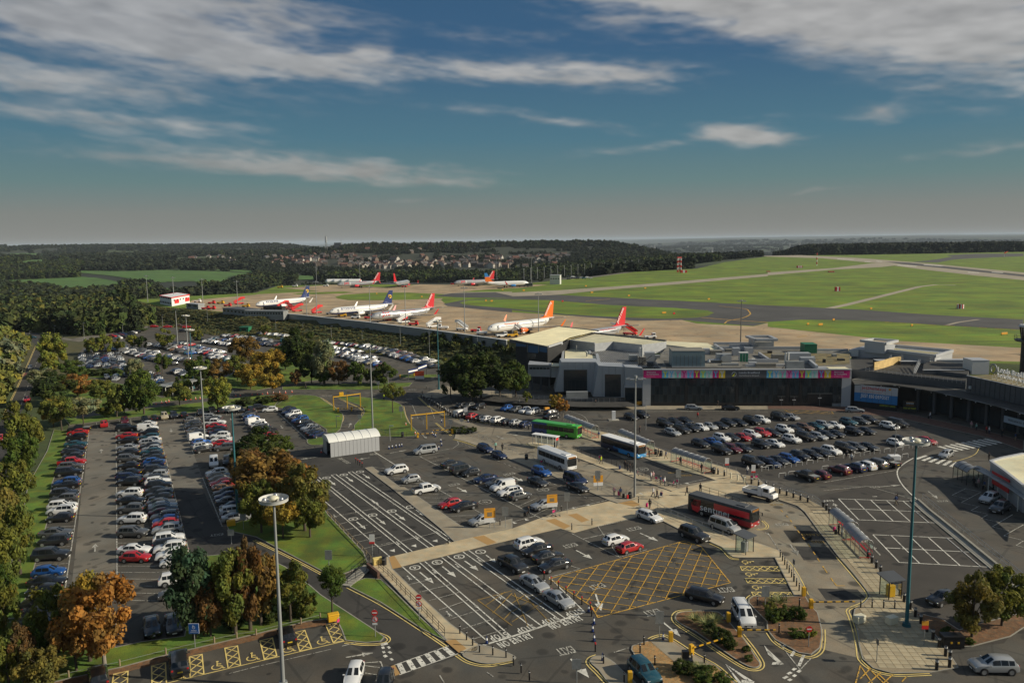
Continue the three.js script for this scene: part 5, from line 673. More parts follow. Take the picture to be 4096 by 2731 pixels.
{const b1=G(TM(605,965),.9),b1r=G(TM(1090,968),.9),p1=vplane(b1,b1r);
facePanel(wing,'wall',p1,TM,[605,965,690,562,1187,562,1190,640,1085,965],7,M.clad);
const p1f=vplane(b1.clone().add(V(0,0,.12)),b1r.clone().add(V(0,0,.12))),w=facePanel(wing,'window',p1f,TM,[722,963,724,668,1037,668,1037,963],.1,M.facadeGlass);
for(let k=1;k<6;k++)facePanel(w,'mullion',vplane(b1.clone().add(V(0,0,.2)),b1r.clone().add(V(0,0,.2))),TM,[722+k*52,963,722+k*52,770,726+k*52,770,726+k*52,963],.06,M.mullion);facePanel(w,'transom',vplane(b1.clone().add(V(0,0,.2)),b1r.clone().add(V(0,0,.2))),TM,[722,810,722,772,1037,772,1037,810],.06,M.mullion);
const b2=G(TM(1115,1030),.9),b2r=G(TM(1545,1040),.9),p2=vplane(b2,b2r);
facePanel(wing,'wall',p2,TM,[1115,1030,1192,612,1548,628,1548,1040],7,M.clad);
const p2f=vplane(b2.clone().add(V(0,0,.12)),b2r.clone().add(V(0,0,.12))),w2=facePanel(wing,'window',p2f,TM,[1277,1030,1277,728,1492,731,1492,1030],.1,M.facadeGlass),p2g=vplane(b2.clone().add(V(0,0,.2)),b2r.clone().add(V(0,0,.2)));
for(let k=1;k<4;k++)facePanel(w2,'mullion',p2g,TM,[1277+k*54,1030,1277+k*54,830,1281+k*54,830,1281+k*54,1030],.06,M.mullion);facePanel(w2,'transom',p2g,TM,[1277,835,1277,828,1492,828,1492,835],.06,M.mullion);
const e0=G(TM(1548,1070),.5),e1=G(TM(1785,1085),.5),p3=vplane(e0,e1);facePanel(wing,'wall',p3,TM,[1548,870,1548,628,1785,645,1785,890],5,M.clad);facePanel(wing,'window',vplane(e0.clone().add(V(0,0,-.5)),e1.clone().add(V(0,0,-.5))),TM,[1560,1070,1560,900,1780,905,1780,1080],.2,M.facadeGlass);facePanel(wing,'canopy',vplane(e0.clone().add(V(0,0,.6)),e1.clone().add(V(0,0,.6))),TM,[1540,908,1555,865,1785,895,1785,912],1.5,M.cPal);
const sm=[];for(const x of[780,880,980,1080,1140]){const pl=vplane(b1.clone().add(V(0,0,.03)),b1r.clone().add(V(0,0,.03)));const a=pl(TM,x,568),b=pl(TM,x,664);sm.push(bar(a,b,.03,4));}for(const x of[1240,1330,1420,1520]){const pl=vplane(b2.clone().add(V(0,0,.03)),b2r.clone().add(V(0,0,.03)));sm.push(bar(pl(TM,x,625),pl(TM,x,x===1240||x===1520?1028:725),.03,4));}part('panel_seams',mrg(sm),M.cDrk,wing);
const h1=9.1;const r1=PT(TM,h1,[745,352,1040,358,1075,456,1165,462,1183,560,735,560]);part('roof',sheet(r1,h1 - .3),M.roofCream,wing);parapet(wing,PT(TM,h1,[700,562,728,325,1060,355,1078,450]),h1 - .6,.75,.7,M.clad,'parapet',false);parapet(wing,PT(TM,h1,[1170,458,1205,612]),h1 - .5,.7,.9,M.clad,'parapet',false);
const r2=PT(TM,8.9,[1085,385,1560,395,2060,540,2150,645,1790,640,1545,622,1215,612,1195,465,1080,455]);part('roof',sheet(r2,8.9),M.roofGrey,wing);seams(wing,r2,8.9,G(TM(1300,610),8.9).sub(G(TM(1190,470),8.9)),.55,M.cPal,'roof_ribs',.09);
const v=G(TM(895,420),8.8);part('vent_pipe',cyl(.14,.14,2,v.x,8.8,v.z),M.galv,wing);const q=G(TM(1035,488),8.8);part('vent_pipe',mrg([cyl(.28,.28,1.0,q.x,8.8,q.z),new THREE.TorusGeometry(.5,.28,8,12,PI / 2).translate(q.x - .5,9.8,q.z)]),M.zinc,wing);
}
{// upper roof with deep grey fascia
const up=thing('terminal_upper_roof','high cream metal roof with deep grey fascia over the wing','roof',[0,0,0]),h=11.6;
const pts=PT(TM,h,[692,262,1142,314,1388,288,1776,330,2105,290,2095,275,1130,180,960,202,800,238]);prism(up,pts,8.2,h,M.roofCream,M.clad);seams(up,pts,h,G(TM(1500,300),h).sub(G(TM(1250,215),h)),1.1,M.roofCream,'roof_seams',.045);parapet(up,PT(TM,h,[692,262,1142,314]),h - .1,.35,.5,M.clad,'fascia_cap',false);parapet(up,PT(TM,h,[2100,285,1130,180]),h - .05,.5,.6,M.cDrk,'fascia_cap',false);
const low=PT(TM,10,[2105,330,2352,360,2700,420,2700,330,2105,280]);prism(up,low,8,10,M.roofCream,M.clad);
const r=thing('departure_shed','tall departure shed with large sloping cream metal roof','building',[0,0,0]),H=12.4;
const rp=PT(TM,H,[5,258,512,352,700,292,800,236,960,200,1190,145,665,85]);part('roof',sheet(rp,H),M.roofCream,r);seams(r,rp,H,G(TM(665,85),H).sub(G(TM(5,258),H)),.9,M.roofCream,'roof_seams',.045);parapet(r,rp.slice(0,2),H - 1.0,1.0,.8,M.cDrk,'gutter',false);parapet(r,PT(TM,H,[665,85,1190,145]),H - .3,.5,.8,M.cDrk,'gutter',false);parapet(r,PT(TM,H,[512,352,700,292]),H - .8,.9,.5,M.cPal,'gutter',false);
const base=PT(TM,H,[75,275,505,358,690,300,780,250,1150,155,670,95]);part('wall',wallRing(base,0,H - .4),M.cladBlack,r);
const A=base[0],B=base[1],pl=vplane(A.clone().add(V(0,0,.15)),B.clone().add(V(0,0,.15)));facePanel(r,'blue_panel',pl,TM,[80,352,80,305,220,330,220,360],.1,M.blueWall);facePanel(r,'blue_panel',pl,TM,[245,430,245,335,378,355,378,445],.1,M.blueWall);facePanel(r,'blue_panel',pl,TM,[395,420,395,358,500,372,500,440],.1,M.blueWall);facePanel(r,'window',pl,TM,[238,512,238,445,350,455,350,525],.1,M.facadeGlass);for(const x of[230,380])facePanel(r,'drainpipe',pl,TM,[x,430,x,330,x+6,330,x+6,430],.15,M.zinc);
const wk=thing('raised_walkway','raised grey walkway box with a strip of windows','walkway',[0,0,0]),wa=G(TM(250,760),4.2),wb=G(TM(548,768),4.2),pw=vplane(wa,wb);facePanel(wk,'wall',pw,TM,[247,755,252,600,548,608,545,765],5,M.clad);const rr=PT(TM,8.2,[245,592,262,548,555,575,548,602]);part('roof',sheet(PT(TM,8.1,[245,598,262,548,560,575,550,604]),8.12),M.clad,wk);for(let k=0;k<6;k++)facePanel(wk,'window',vplane(wa.clone().add(V(0,0,.1)),wb.clone().add(V(0,0,.1))),TM,[262+k*46,660,262+k*46,636,302+k*46,637,302+k*46,661],.08,M.facadeGlass);facePanel(wk,'wall',pw,TM,[553,770,555,620,655,620,650,770],4,M.clad);part('roof',sheet(PT(TM,8.0,[553,620,565,578,660,580,658,620]),8.0),M.roofCream,wk);for(const x of[300,420,530]){const p=G(TM(x,765),4.2);part('leg',box(.5,4.4,.5,p.x,2.1,p.z - 1.5),M.cDrk,wk);}
}
{// ramp wall with white railings in front of the wing
const g=thing('entrance_ramp','dark retaining wall and ramp with pale handrails before the wing','ramp',[0,0,0]),pts=[...P(TM,[-250,1060,0,1092,500,1125,1000,1150,1460,1150,1545,1140])];const top=offsetPts(pts,-5);part('wall',mrg([wallRing(pts,0,1.1,false)]),M.stoneDark,g);part('ramp_surface',sheet([...pts,...offsetPts(pts,7).reverse()],1.1),M.aDrk,g);
const n=26;const L=curve3(pts,false);for(let k=0;k<=n;k++){const p=L.getPointAt(k / n);part('post',cyl(.035,.035,1.05,p.x,1.1,p.z),M.galv,g);}for(const h of[.35,.7,1.05])part('rail',new THREE.TubeGeometry(curve3(pts.map(p=>V(p.x,1.1+h,p.z))),40,.03,5),M.galv,g);
const c=G(TM(905,1060),1.1);solo('storage_container',box(6,1.9,1.5,c.x,2.05,c.z - 1),M.zinc,'pale grey storage cabin on the ramp below the leaning bay','cabin');
}
const rw=thing('arrivals_wing','dark arrivals wing under a curved canopy on round columns','building',[0,0,0]);
const CH=6.0,edge=[V(FB.x+.6,0,FB.z+.6),...PT(TD,CH,[1140,660,1350,690,1630,745,1900,808,2150,870,2294,915,2500,985,2800,1100])].map(p=>V(p.x,0,p.z)),inner=offsetPts(edge,-6.5);
const wallLine=offsetPts(edge,-4.2);wallLine[0]=V(FB.x+.5,0,FB.z - 1.2);
part('wall',mrg([wallRing(wallLine,0,CH,false)]),M.cladBlack,rw);
{const cs=sheet([...edge,...inner.slice().reverse()],CH+.3);part('canopy',mrg([cs,wallRing(edge,CH,CH+.3,false),sheet([...edge,...inner.slice().reverse()],CH)]),M.roofDark,rw);part('canopy_edge',new THREE.TubeGeometry(curve3(edge.map(p=>V(p.x,CH+.18,p.z))),60,.12,5),M.zinc,rw);
const cv=curve3(edge.map(p=>V(p.x,CH - .1,p.z)));for(let k=0;k<14;k++){const p=cv.getPointAt((k+.5)/ 15);part('canopy_lamp',new THREE.SphereGeometry(.13,8,6).translate(p.x,p.y,p.z),M.wht,rw);}
for(const[x,y]of[[1345,870],[1490,905],[1645,940],[1800,975],[1960,1010],[2105,1045],[2250,1085]]){const p=D_(x,y);part('column',cyl(.45,.45,CH,p.x,0,p.z,18),M.cDrk,rw);}
for(let k=2;k<wallLine.length - 1;k++){const a=wallLine[k],b=wallLine[k+1],n=Math.max(2,Math.round(a.distanceTo(b)/ 1.9));for(let i=0;i<n;i++){const p=a.clone().lerp(b,(i+.5)/ n),g=box(a.distanceTo(b)/ n - .15,3.6,.06,0,2.2,0,hd(a,b));g.translate(p.x - .25*Math.cos(hd(a,b)- PI / 2)*0,0,p.z);const off=V(b.z - a.z,0,-(b.x - a.x)).normalize();if(off.x>0)off.negate();g.translate(off.x*.12,0,off.z*.12);part('glass_pane',g,M.facadeGlass,rw);}}
}
{// holiday poster and taxi signs on the wall: flat print
const A=V(FB.x+.9,0,FB.z+.1),B=D_(1135,885).add(V(.6,0,.2)),L=A.distanceTo(B),g=thing('holiday_poster','large holiday poster in red and blue beside the banner','poster',[A.x,0,A.z],hd(A,B));
const n=7;for(let i=0;i<n;i++){part('poster_panel',box(L / n - .06,2.1,.05,(i+.5)*L / n,5.0,0),std({color:lin(.5,.51,.52),roughness:.4}),g);part('poster_panel',box(L / n - .06,2.3,.05,(i+.5)*L / n,2.78,0),std({color:lin(.02,.2,.48),roughness:.4}),g);}
const t=(s,x,y,w,h,m,f)=>part('poster_lettering',textGeo(s,w,h,f).translate(x,y,.06),m,g);t('jet2holidays',L*.17,4.75,L*.56,1.0,M.red);t('Package holidays you can trust',L*.17,4.25,L*.46,.28,M.red,fontR);t('JUST £60 DEPOSIT',L*.15,2.55,L*.66,1.15,M.wht);part('sun_mark',new THREE.CircleGeometry(.3,16).translate(L*.82,5.5,.06),M.orangeSign,g);part('wall',box(L,1.5,.1,L / 2,.78,-.05),M.blkS,g);part('poster_lettering',textGeo('AIRPORT TAXIS',L*.36,.45).translate(L*.6,.95,.06),std({color:lin(.4,.45,.05)}),g);
const C=D_(1210,905),E=D_(1335,912),s=thing('taxi_pick_up_sign','black taxi pick up point sign under the canopy','sign',[C.x,0,C.z],hd(C,E)),W=C.distanceTo(E);part('board',box(W,3.0,.15,W / 2,1.9,-.1),M.blkS,s);part('lettering',textGeo('ARROW',W*.55,.4).translate(W*.22,2.55,.0),M.wht,s);part('lettering',textGeo('PICK UP POINT',W*.92,.42).translate(W*.04,1.25,.0),std({color:lin(.5,.55,.04)}),s);part('stripe',mrg([box(W*.6,.06,.02,W*.5,3.1,0),box(W*.6,.06,.02,W*.5,2.2,0)]),M.orangeSign,s);
const K=G(TD(2120,950),3.2),N=G(TD(2330,1005),3.2),wv=thing('welcome_sign','pale blue welcome sign above the arrivals doors','sign',[K.x,2.4,K.z],hd(K,N)),WW=K.distanceTo(N)+1;part('board',box(WW,1.5,.1,WW / 2,.8,0),std({color:lin(.36,.45,.52)}),wv);part('lettering',textGeo('Welcome to',WW*.5,.5).translate(WW*.16,.6,.06),M.blkS,wv);part('emblem',ringG(.22,.32,20).translate(WW*.76,.85,.06),M.blkS,wv);
}
{// stepped roofs behind the canopy
const g=thing('arrivals_roof','stepped dark roofs with rails and galvanised stairs behind the canopy','roof',[0,0,0]);
part('roof',sheet([...inner.slice(0,6),...PT(TO,7.4,[1580,900,1000,740,330,720,230,790])],CH+.32),M.roofGrey,g);
const deck=PT(TO,8.4,[230,780,950,860,1580,920,1640,760,1130,640,560,600,0,620,-120,740]);prism(g,deck,4,8.4,M.roofDark,M.cDrk);
prism(g,PT(TO,9.4,[1000,760,1600,830,1650,700,1130,640,1010,690]),8.3,9.4,M.roofDark,M.cDrk,['roof','wall']);
const cw=curve3(PT(TO,8.4,[330,775,450,745,600,700,690,690]));const cp=cw.getPoints(14);part('curved_wall',mrg([wallRing(cp,8.4,10.6,false),wallRing(offsetPts(cp,.3),8.4,10.6,false),ribbon(offsetPts(cp,.15),.3,10.6)]),M.buff,g);
const mr=thing('metal_roofed_block','pale ribbed metal roofed block with raised corner on the airside','building',[0,0,0]),h=10.6;const rp=PT(TO,h,[40,485,495,520,1160,600,1398,530,620,460,210,445]);prism(mr,rp,6,h,M.clad,M.cPal);seams(mr,PT(TO,h,[540,515,1150,580,1250,545,620,480]),h,V(.2,0,1),.5,M.roofCream,'roof_ribs',.1);parapet(mr,PT(TO,h,[500,522,1160,602,1398,532,620,462]),h,.8,.6,M.cPal);const tp=PT(TO,12.8,[210,400,490,430,625,425,650,395,340,370,165,392]);prism(mr,PT(TO,12.8,[215,405,490,432,615,420,335,375]),10,12.8,M.roofCream,M.cPal,['tower_roof','tower_wall']);parapet(mr,PT(TO,12.8,[165,395,490,432,655,395,340,370]),12.8,.7,.8,M.cPal);
for(const[xl,xr,yb,yt,d,m,l]of[[30,130,590,505,2,M.wMet,'white equipment cabinet beside the fan units'],[1655,1885,830,645,5,M.wMet,'white plant cabin beside the rooftop lettering'],[380,540,690,650,3,M.roofDark,'dark flat roof lantern by the crossover stair'],[1140,1640,690,640,2.5,M.clad,'long pale plant screen on the arrivals roof'],[700,940,700,660,2,M.cDrk,'dark parapet box beside the curved wall'],[1010,1560,830,775,.8,M.cDrk,'ribbed dark plant screen behind the canopy']])plant('roof_unit',l,TO,xl,xr,yb,yt,d,m,M.cPal,8.5);
for(const[x,i]of[[212,'left'],[313,'right']]){const u=plant('fan_unit',`white boxed fan unit on the roof, ${i} of the pair`,TO,x - 40,x+40,582,528,.6,M.wMet,null,8.6);const p=G(TO(x - 14,582),8.6);part('fan',cylG(.42,.42,.06,18).rotateX(PI / 2).translate(p.x,p.y+.65,p.z+.05),M.blkS,u);}
for(const[pts,l]of[[[[560,670,600,560],[600,560,700,560],[700,560,730,640]],'galvanised crossover stair by the curved buff wall'],[[[890,830,960,690],[960,690,1120,665]],'galvanised roof stair climbing to the upper walkway']]){const s=thing('roof_stair',l,'stairs',[0,0,0]);for(const q of pts){const a=G(TO(q[0],q[1]),8.5),b=G(TO(q[2],q[3]),9.6);for(const o of[0,.7])for(const hh of[0,.55,1.05])part(hh?'handrail':'stringer',bar(V(a.x,8.5+hh,a.z - o),V(b.x,9.8+hh,b.z - o),hh?.045:.09),M.galv,s);for(let k=0;k<=5;k++){const p=a.clone().lerp(b,k / 5),y=lerp(8.5,9.8,k / 5);part('post',bar(V(p.x,y,p.z),V(p.x,y+1.05,p.z),.035),M.galv,s);}}}
const rl=thing('roof_guard_rail','long guard rail along the arrivals roof edge','railing',[0,0,0]),a=G(TO(230,780),8.4),b=G(TO(1575,965),8.4);for(let k=0;k<=24;k++){const p=a.clone().lerp(b,k / 24);part('post',cyl(.035,.035,1.1,p.x,8.4,p.z),M.galv,rl);}for(const hh of[.55,1.1])part('rail',bar(V(a.x,8.4+hh,a.z),V(b.x,8.4+hh,b.z),.04),hh>1?M.wood:M.galv,rl);
}
{// dark block with the rooftop name
const L=G(TO(1578,1058),CH+.3),R=G(TO(2352,1245),CH+.3),d=R.clone().sub(L).setY(0).normalize(),top=heightAt(L,TO(0,850)[1]),R2=L.clone().addScaledVector(d,40),bk=V(-d.z,0,d.x);if(bk.x<0)bk.negate();
const g=thing('control_block','dark clad office block with airport name on its roof','building',[0,0,0]);prism(g,[L,R2,R2.clone().addScaledVector(bk,16),L.clone().addScaledVector(bk,16)],0,top,M.roofMoss,M.cDrk);const sm=[];for(let k=1;k<16;k++){const p=L.clone().addScaledVector(d,k*1.5);sm.push(box(.05,top - CH - .3,.05,p.x - bk.x*.03,(top+CH+.3)/ 2,p.z - bk.z*.03));}part('panel_seams',mrg(sm),M.cladBlack,g);parapet(g,[L,R2],top,.15,.4,M.clad,'coping',false);
const q=G(TO(1655,1018),7);part('alarm_box',box(.5,.7,.4,L.x+d.x*1.6 - bk.x*.3,CH+1.6,L.z+d.z*1.6 - bk.z*.3),M.wMet,g);
const s=thing('rooftop_sign','white free standing airport name letters with ring emblem on the dark block','sign',[0,0,0]),o=G(TO(1930,895),top),e=G(TO(2352,1000),top),dir=e.clone().sub(o).setY(0).normalize(),turn=Math.atan2(-dir.z,dir.x);
const put=(geo,m,name)=>{geo.rotateY(turn);geo.translate(o.x,top,o.z);part(name,geo,m,s);};
put(new THREE.TorusGeometry(1.05,.16,8,28).translate(.3,2.6,0),M.zinc,'ring_emblem');{const sh=new THREE.Shape();sh.moveTo(-.9,1.0);sh.lineTo(1.0,3.2);sh.lineTo(.2,1.1);put(new THREE.ExtrudeGeometry(sh,{depth:.1,bevelEnabled:false}),std({color:lin(.5,.48,.05)}),'emblem_wing');}
const ext=(str,w,h,f)=>{const gg=new THREE.ExtrudeGeometry(f.generateShapes(str,1),{depth:.12,bevelEnabled:false,curveSegments:3});gg.computeBoundingBox();const bb=gg.boundingBox;gg.translate(-bb.min.x,-bb.min.y,0);gg.scale(w /(bb.max.x - bb.min.x),h /(bb.max.y - bb.min.y),1.5);return gg;};
put(ext('Leeds Bradford',11,1.25,font).translate(1.9,2.1,0),M.wht,'sign_lettering');put(ext("Yorkshire's Airport",11,1.1,fontR).translate(1.9,.75,0),M.wht,'sign_lettering');for(let k=0;k<8;k++)put(mrg([bar(V(k*1.7,0,0),V(k*1.7,2.4,0),.05),bar(V(k*1.7,0,-1.2),V(k*1.7,2.2,0),.05),bar(V(k*1.7,.05,-1.2),V(k*1.7,.05,0),.05)]),M.wMet,'support_frame');
const t=thing('control_tower','dark control tower cut by the right picture edge','tower',[0,0,0]),c=G(TO(2440,780),8),fl=heightAt(c,TO(0,390)[1]),cabTop=heightAt(c,TO(0,190)[1]),rr=c.distanceTo(G(TO(2290,780),8))*.98;
part('shaft',cyl(rr*.86,rr*.86,fl,c.x,0,c.z,12),M.cladBlack,t);part('gallery',cyl(rr*1.35,rr*1.5,.5,c.x,fl,c.z,12),M.cDrk,t);part('cab',cyl(rr*.85,rr*1.05,cabTop - fl - .5,c.x,fl+.5,c.z,12),M.facadeGlass,t);part('roof',cyl(rr*1.2,rr*1.1,.5,c.x,cabTop,c.z,12),M.cPal,t);
for(let k=0;k<12;k++){const a=k*PI / 6,x=c.x+Math.cos(a)*rr*1.45,z=c.z+Math.sin(a)*rr*1.45;part('gallery_post',cyl(.04,.04,1.2,x,fl+.5,z,5),M.black,t);part('cab_frame',bar(V(c.x+Math.cos(a)*rr*.87,fl+.5,c.z+Math.sin(a)*rr*.87),V(c.x+Math.cos(a)*rr*1.07,cabTop,c.z+Math.sin(a)*rr*1.07),.09),M.black,t);}for(const hh of[.6,1.2])part('gallery_rail',new THREE.TorusGeometry(rr*1.45,.04,5,24).rotateX(PI / 2).translate(c.x,fl+.5+hh,c.z),M.black,t);for(const x of[2240,2292]){const p=G(TO(x,400),fl);part('aerial',cyl(.05,.03,7,c.x - rr*(x<2260?1.35:1.0),fl+.5,c.z+rr*.5,5),M.zinc,t);}
}
{// the low building with a curved cream roof at the right edge
const g=thing('arrivals_hall_annex','low grey annex with pale curved roof and red strip signs','building',[0,0,0]),h=4.3,pts=PT(TX,h,[1965,140,2100,100,2352,50,2700,10,2800,560,2352,430,2150,270]);prism(g,pts,0,h,M.roofCream,M.clad);parapet(g,PT(TX,h,[2352,430,2150,270,1965,140,2100,100,2352,50]),h - .1,.4,.5,M.cPal,'roof_edge',false);
const cp=PT(TX,3.0,[1700,190,1830,190,1930,240,2150,380,2352,520,2700,760,2700,860,2352,580,2160,440,1940,310,1780,230]);part('canopy',mrg([sheet(cp,3.1),wallRing(cp,2.95,3.1)]),M.zinc,g);for(const[x,y]of[[1935,490],[2045,530],[2160,620],[2280,720]]){const p=X_(x,y);part('column',cyl(.09,.09,3,p.x,0,p.z),M.wMet,g);}
const sA=G(TX(1985,345),2.4),sB=G(TX(2180,480),2.2);part('sign_strip',sqbar(V(sA.x,2.2,sA.z),V(sB.x,2.2,sB.z),.1,.9),M.red,g);const sC=G(TX(1985,250),3.7),sD=G(TX(2190,362),3.7);part('sign_strip',sqbar(V(sC.x,3.6,sC.z),V(sD.x,3.6,sD.z),.12,.45),M.red,g);
}
// ---------- trees and shrubs ----------
function crownGeo(seed,n,leaf,o={}){// unit crown: radius 1, y from 0 to 2; clumps of leaves through the volume
const{shape='round',clumps=46,gap=0}=o,r=rng(seed),pos=[],col=[],cl=[];
while(cl.length<clumps){const u=r()*2 - 1,a=r()*6.283,k=Math.sqrt(1 - u*u),rad=.35+.6*Math.pow(r(),.6);let x=k*Math.cos(a)*rad,y=u*rad,z=k*Math.sin(a)*rad;if(shape==='oval'){x*=.8;z*=.8;}if(shape==='cone'){const t=(1 - y)/ 2;x*=.25+t*.95;z*=.25+t*.95;}if(shape==='spread'){y=y*.7+.15;if(y<-.35)y*=.5;}const v=.75+.5*r();cl.push([x,y,z,.16+.16*r(),v,.84+.34*r()]);}
const p=V(0,0,0),nn=V(0,0,0),t1=V(0,0,0),t2=V(0,0,0);
for(let i=0;i<n;i++){
const c=cl[Math.floor(r()*clumps)],u=r()*2 - 1,a=r()*6.283,k=Math.sqrt(1 - u*u),rad=c[3]*(.55+.5*r());
nn.set(k*Math.cos(a),u,k*Math.sin(a));p.set(c[0],c[1],c[2]).addScaledVector(nn,rad);if(gap&&r()<gap)continue;
nn.x+=(r()- .5)*1.3;nn.y+=(r()- .5)*1.3+.25;nn.z+=(r()- .5)*1.3;nn.normalize();t1.set(r()- .5,r()- .5,r()- .5).cross(nn).normalize();t2.crossVectors(nn,t1);
const s=leaf*(.65+.7*r()),w=s*.62,v=c[4]*(.72+.56*r()),h=c[5]*(.92+.16*r());
const A=[p.x - t1.x*s,p.y+1 - t1.y*s,p.z - t1.z*s],B=[p.x+t2.x*w,p.y+1+t2.y*w,p.z+t2.z*w],C=[p.x+t1.x*s,p.y+1+t1.y*s,p.z+t1.z*s],D=[p.x - t2.x*w,p.y+1 - t2.y*w,p.z - t2.z*w];
pos.push(...A,...B,...C,...A,...C,...D);for(let q=0;q<6;q++)col.push(v*h,v,v / h);
}
const g=tris(pos);g.setAttribute('color',new THREE.Float32BufferAttribute(col,3));return g;
}
const CROWNS={round:[1,2,3].map(s=>crownGeo(s,5200,.07)),oval:[4,5].map(s=>crownGeo(s,5000,.07,{shape:'oval'})),spread:[6,7].map(s=>crownGeo(s,5200,.07,{shape:'spread'})),pine:[crownGeo(8,5600,.06,{shape:'cone',clumps:40})],sparse:[crownGeo(9,2200,.07,{shape:'spread',clumps:34})]};
const MID={round:[11,12,13].map(s=>crownGeo(s,1700,.11,{clumps:30})),oval:[14,15].map(s=>crownGeo(s,1600,.11,{shape:'oval',clumps:28}))};
const LEAF={dark:[.055,.08,.018],green:[.085,.125,.022],olive:[.15,.165,.032],lime:[.22,.235,.04],orange:[.36,.185,.045],amber:[.33,.24,.04],russet:[.21,.14,.038],rust:[.17,.1,.036],silver:[.23,.25,.13],pine:[.06,.1,.045],brown:[.17,.15,.036]};
const leafMat={};const leafM=k=>leafMat[k]||=new THREE.MeshPhysicalMaterial({color:lin(...LEAF[k]),vertexColors:true,roughness:.9,side:THREE.DoubleSide,transmission:.4,thickness:0,ior:1.3,specularIntensity:.3});
const WORD={dark:'dark green',green:'green',olive:'olive green',lime:'yellow green',orange:'orange',amber:'golden yellow',russet:'russet brown',rust:'reddish brown',silver:'silvery green',pine:'blue green',brown:'brownish'};
function trunkGeo(h,r,seed,spread=1){const q=rng(seed),l=[];const lean=(q()- .5)*.4;const top=V(lean,h*.72,(q()- .5)*.4);l.push((()=>{const g=cylG(r*.45,r,h*.72,8);g.translate(0,h*.36,0);const p=g.attributes.position;for(let i=0;i<p.count;i++){const t=p.getY(i)/(h*.72);p.setX(i,p.getX(i)+top.x*t*t);p.setZ(i,p.getZ(i)+top.z*t*t);}g.computeVertexNormals();return g;})());for(let k=0;k<6;k++){const a=k*1.05+q(),y=h*(.3+.08*k),s=V(top.x*(y / h)**2,y,top.z*(y / h)**2),e=V(s.x+Math.cos(a)*spread*(.5+.3*q()),y+h*.22,s.z+Math.sin(a)*spread*(.5+.3*q()));l.push(bar(s,e,r*.26,5));}return mrg(l);}
let tseed=100;
function tree(T,xb,yb,yTop,w,kind,form,label,crown=.8,pale=false){
const b=G(T(xb,yb));b.y=.1;const h=Math.max(2.5,heightAt(b,T(0,yTop)[1])),px=Math.abs(T(1,0)[0]- T(0,0)[0]),dist=Math.hypot(b.x,b.z)/ Math.cos(Math.atan2(b.x,-b.z))*Math.cos(Math.atan2(b.x,-b.z)),rad=w*px*(-b.z / Math.cos(PITCH))/ FOC / 2*1.02,near=rad*2*FOC / dist>90;
const lib=near?CROWNS[form]:(MID[form]||MID.round),g=thing(form==='pine'?'pine_tree':'tree',label,'tree',b,(tseed++*2.399)% 6.283),ch=h*crown;
const c=part('crown',lib[tseed % lib.length],leafM(kind),g);c.scale.set(rad,ch / 2,rad);c.position.y=h - ch;
part('trunk',trunkGeo(h*.92,Math.max(.1,h*.022),tseed,rad),pale?M.barkPale:M.bark,g);
return g;
}
tree(TE,838,1440,725,560,'orange','round','bright orange autumn tree in the near left corner',.86,true);tree(TE,612,1475,1000,400,'orange','spread','low orange tree left of the bright orange one',.8);tree(TE,470,1330,770,420,'olive','round','olive green tree behind the orange trees',.92);tree(TE,720,1400,690,330,'amber','oval','slim golden tree behind the bright orange one',.75);
tree(TE,190,1570,1095,260,'rust','oval','reddish tree at the bottom left corner',.85);tree(TE,70,1600,1150,260,'olive','round','olive tree at the bottom left edge',.9);tree(TE,330,1640,1300,360,'brown','round','brownish bushy tree at the bottom edge',.95);tree(TE,280,1480,1090,300,'green','round','shaded green tree between the corner trees',.9);
tree(TE,1560,1215,385,520,'pine','pine','tall blue green pine beside the near parking row',.88);tree(TE,1690,1200,745,320,'rust','oval','dark rust red tree in front of the pine',.88);tree(TE,1890,1180,475,380,'olive','oval','tall olive tree right of the pine',.88);tree(TE,2010,1150,425,300,'rust','round','rust red tree behind the tall olive one',.85);
tree(TF,40,1110,520,330,'russet','round','russet tree near the left lamp column',.85);tree(TF,278,1082,610,340,'olive','round','reddish olive tree right of the left lamp column',.78);tree(TF,400,1040,850,200,'olive','round','small olive bushy tree on the grass corner',.95);tree(TF,612,1015,632,255,'green','oval','young green tree beside the exit road',.62);
for(const a of[[592,1085,985,115,'dark','round','dark green tree at the top of the long bank'],[575,1140,1030,95,'rust','round','rust tree on the left of the long bank'],[615,1185,1035,150,'russet','round','large russet tree in the middle of the long bank'],[655,1165,1045,125,'orange','round','orange brown tree behind the large russet one'],[700,1220,1062,120,'brown','round','brown tree at the right of the long bank'],[650,1238,1135,95,'amber','spread','low golden tree on the long bank'],[712,1235,1120,85,'olive','round','olive tree at the lower end of the bank'],[600,1225,1100,90,'olive','round','olive tree in the shade of the russet ones'],[640,1060,1000,70,'green','round','green tree at the upper edge of the bank']])tree(TW,...a,.86);
for(const a of[[56,1062,923,81,'olive','round','tall olive tree by the top of the outer row'],[48,1110,993,85,'green','round','rounded green tree left of the outer row'],[31,1195,1058,93,'olive','round','broad olive tree on the left verge'],[4,1275,1093,101,'brown','round','brownish tree at the left picture edge'],[46,1320,1158,85,'olive','oval','olive tree leaning over the sunny verge'],[-9,1380,1198,109,'olive','round','large olive tree cut by the left edge'],[11,1440,1298,70,'green','round','green tree on the verge near the corner'],[122,982,912,62,'amber','oval','golden yellow tree beside the red cars'],[141,990,908,81,'olive','spread','olive tree behind the golden one'],[191,975,911,85,'silver','spread','silvery green tree above the red parked cars'],[6,1500,1338,85,'olive','round','olive tree at the left edge above the corner']])tree(TW,...a,.85);
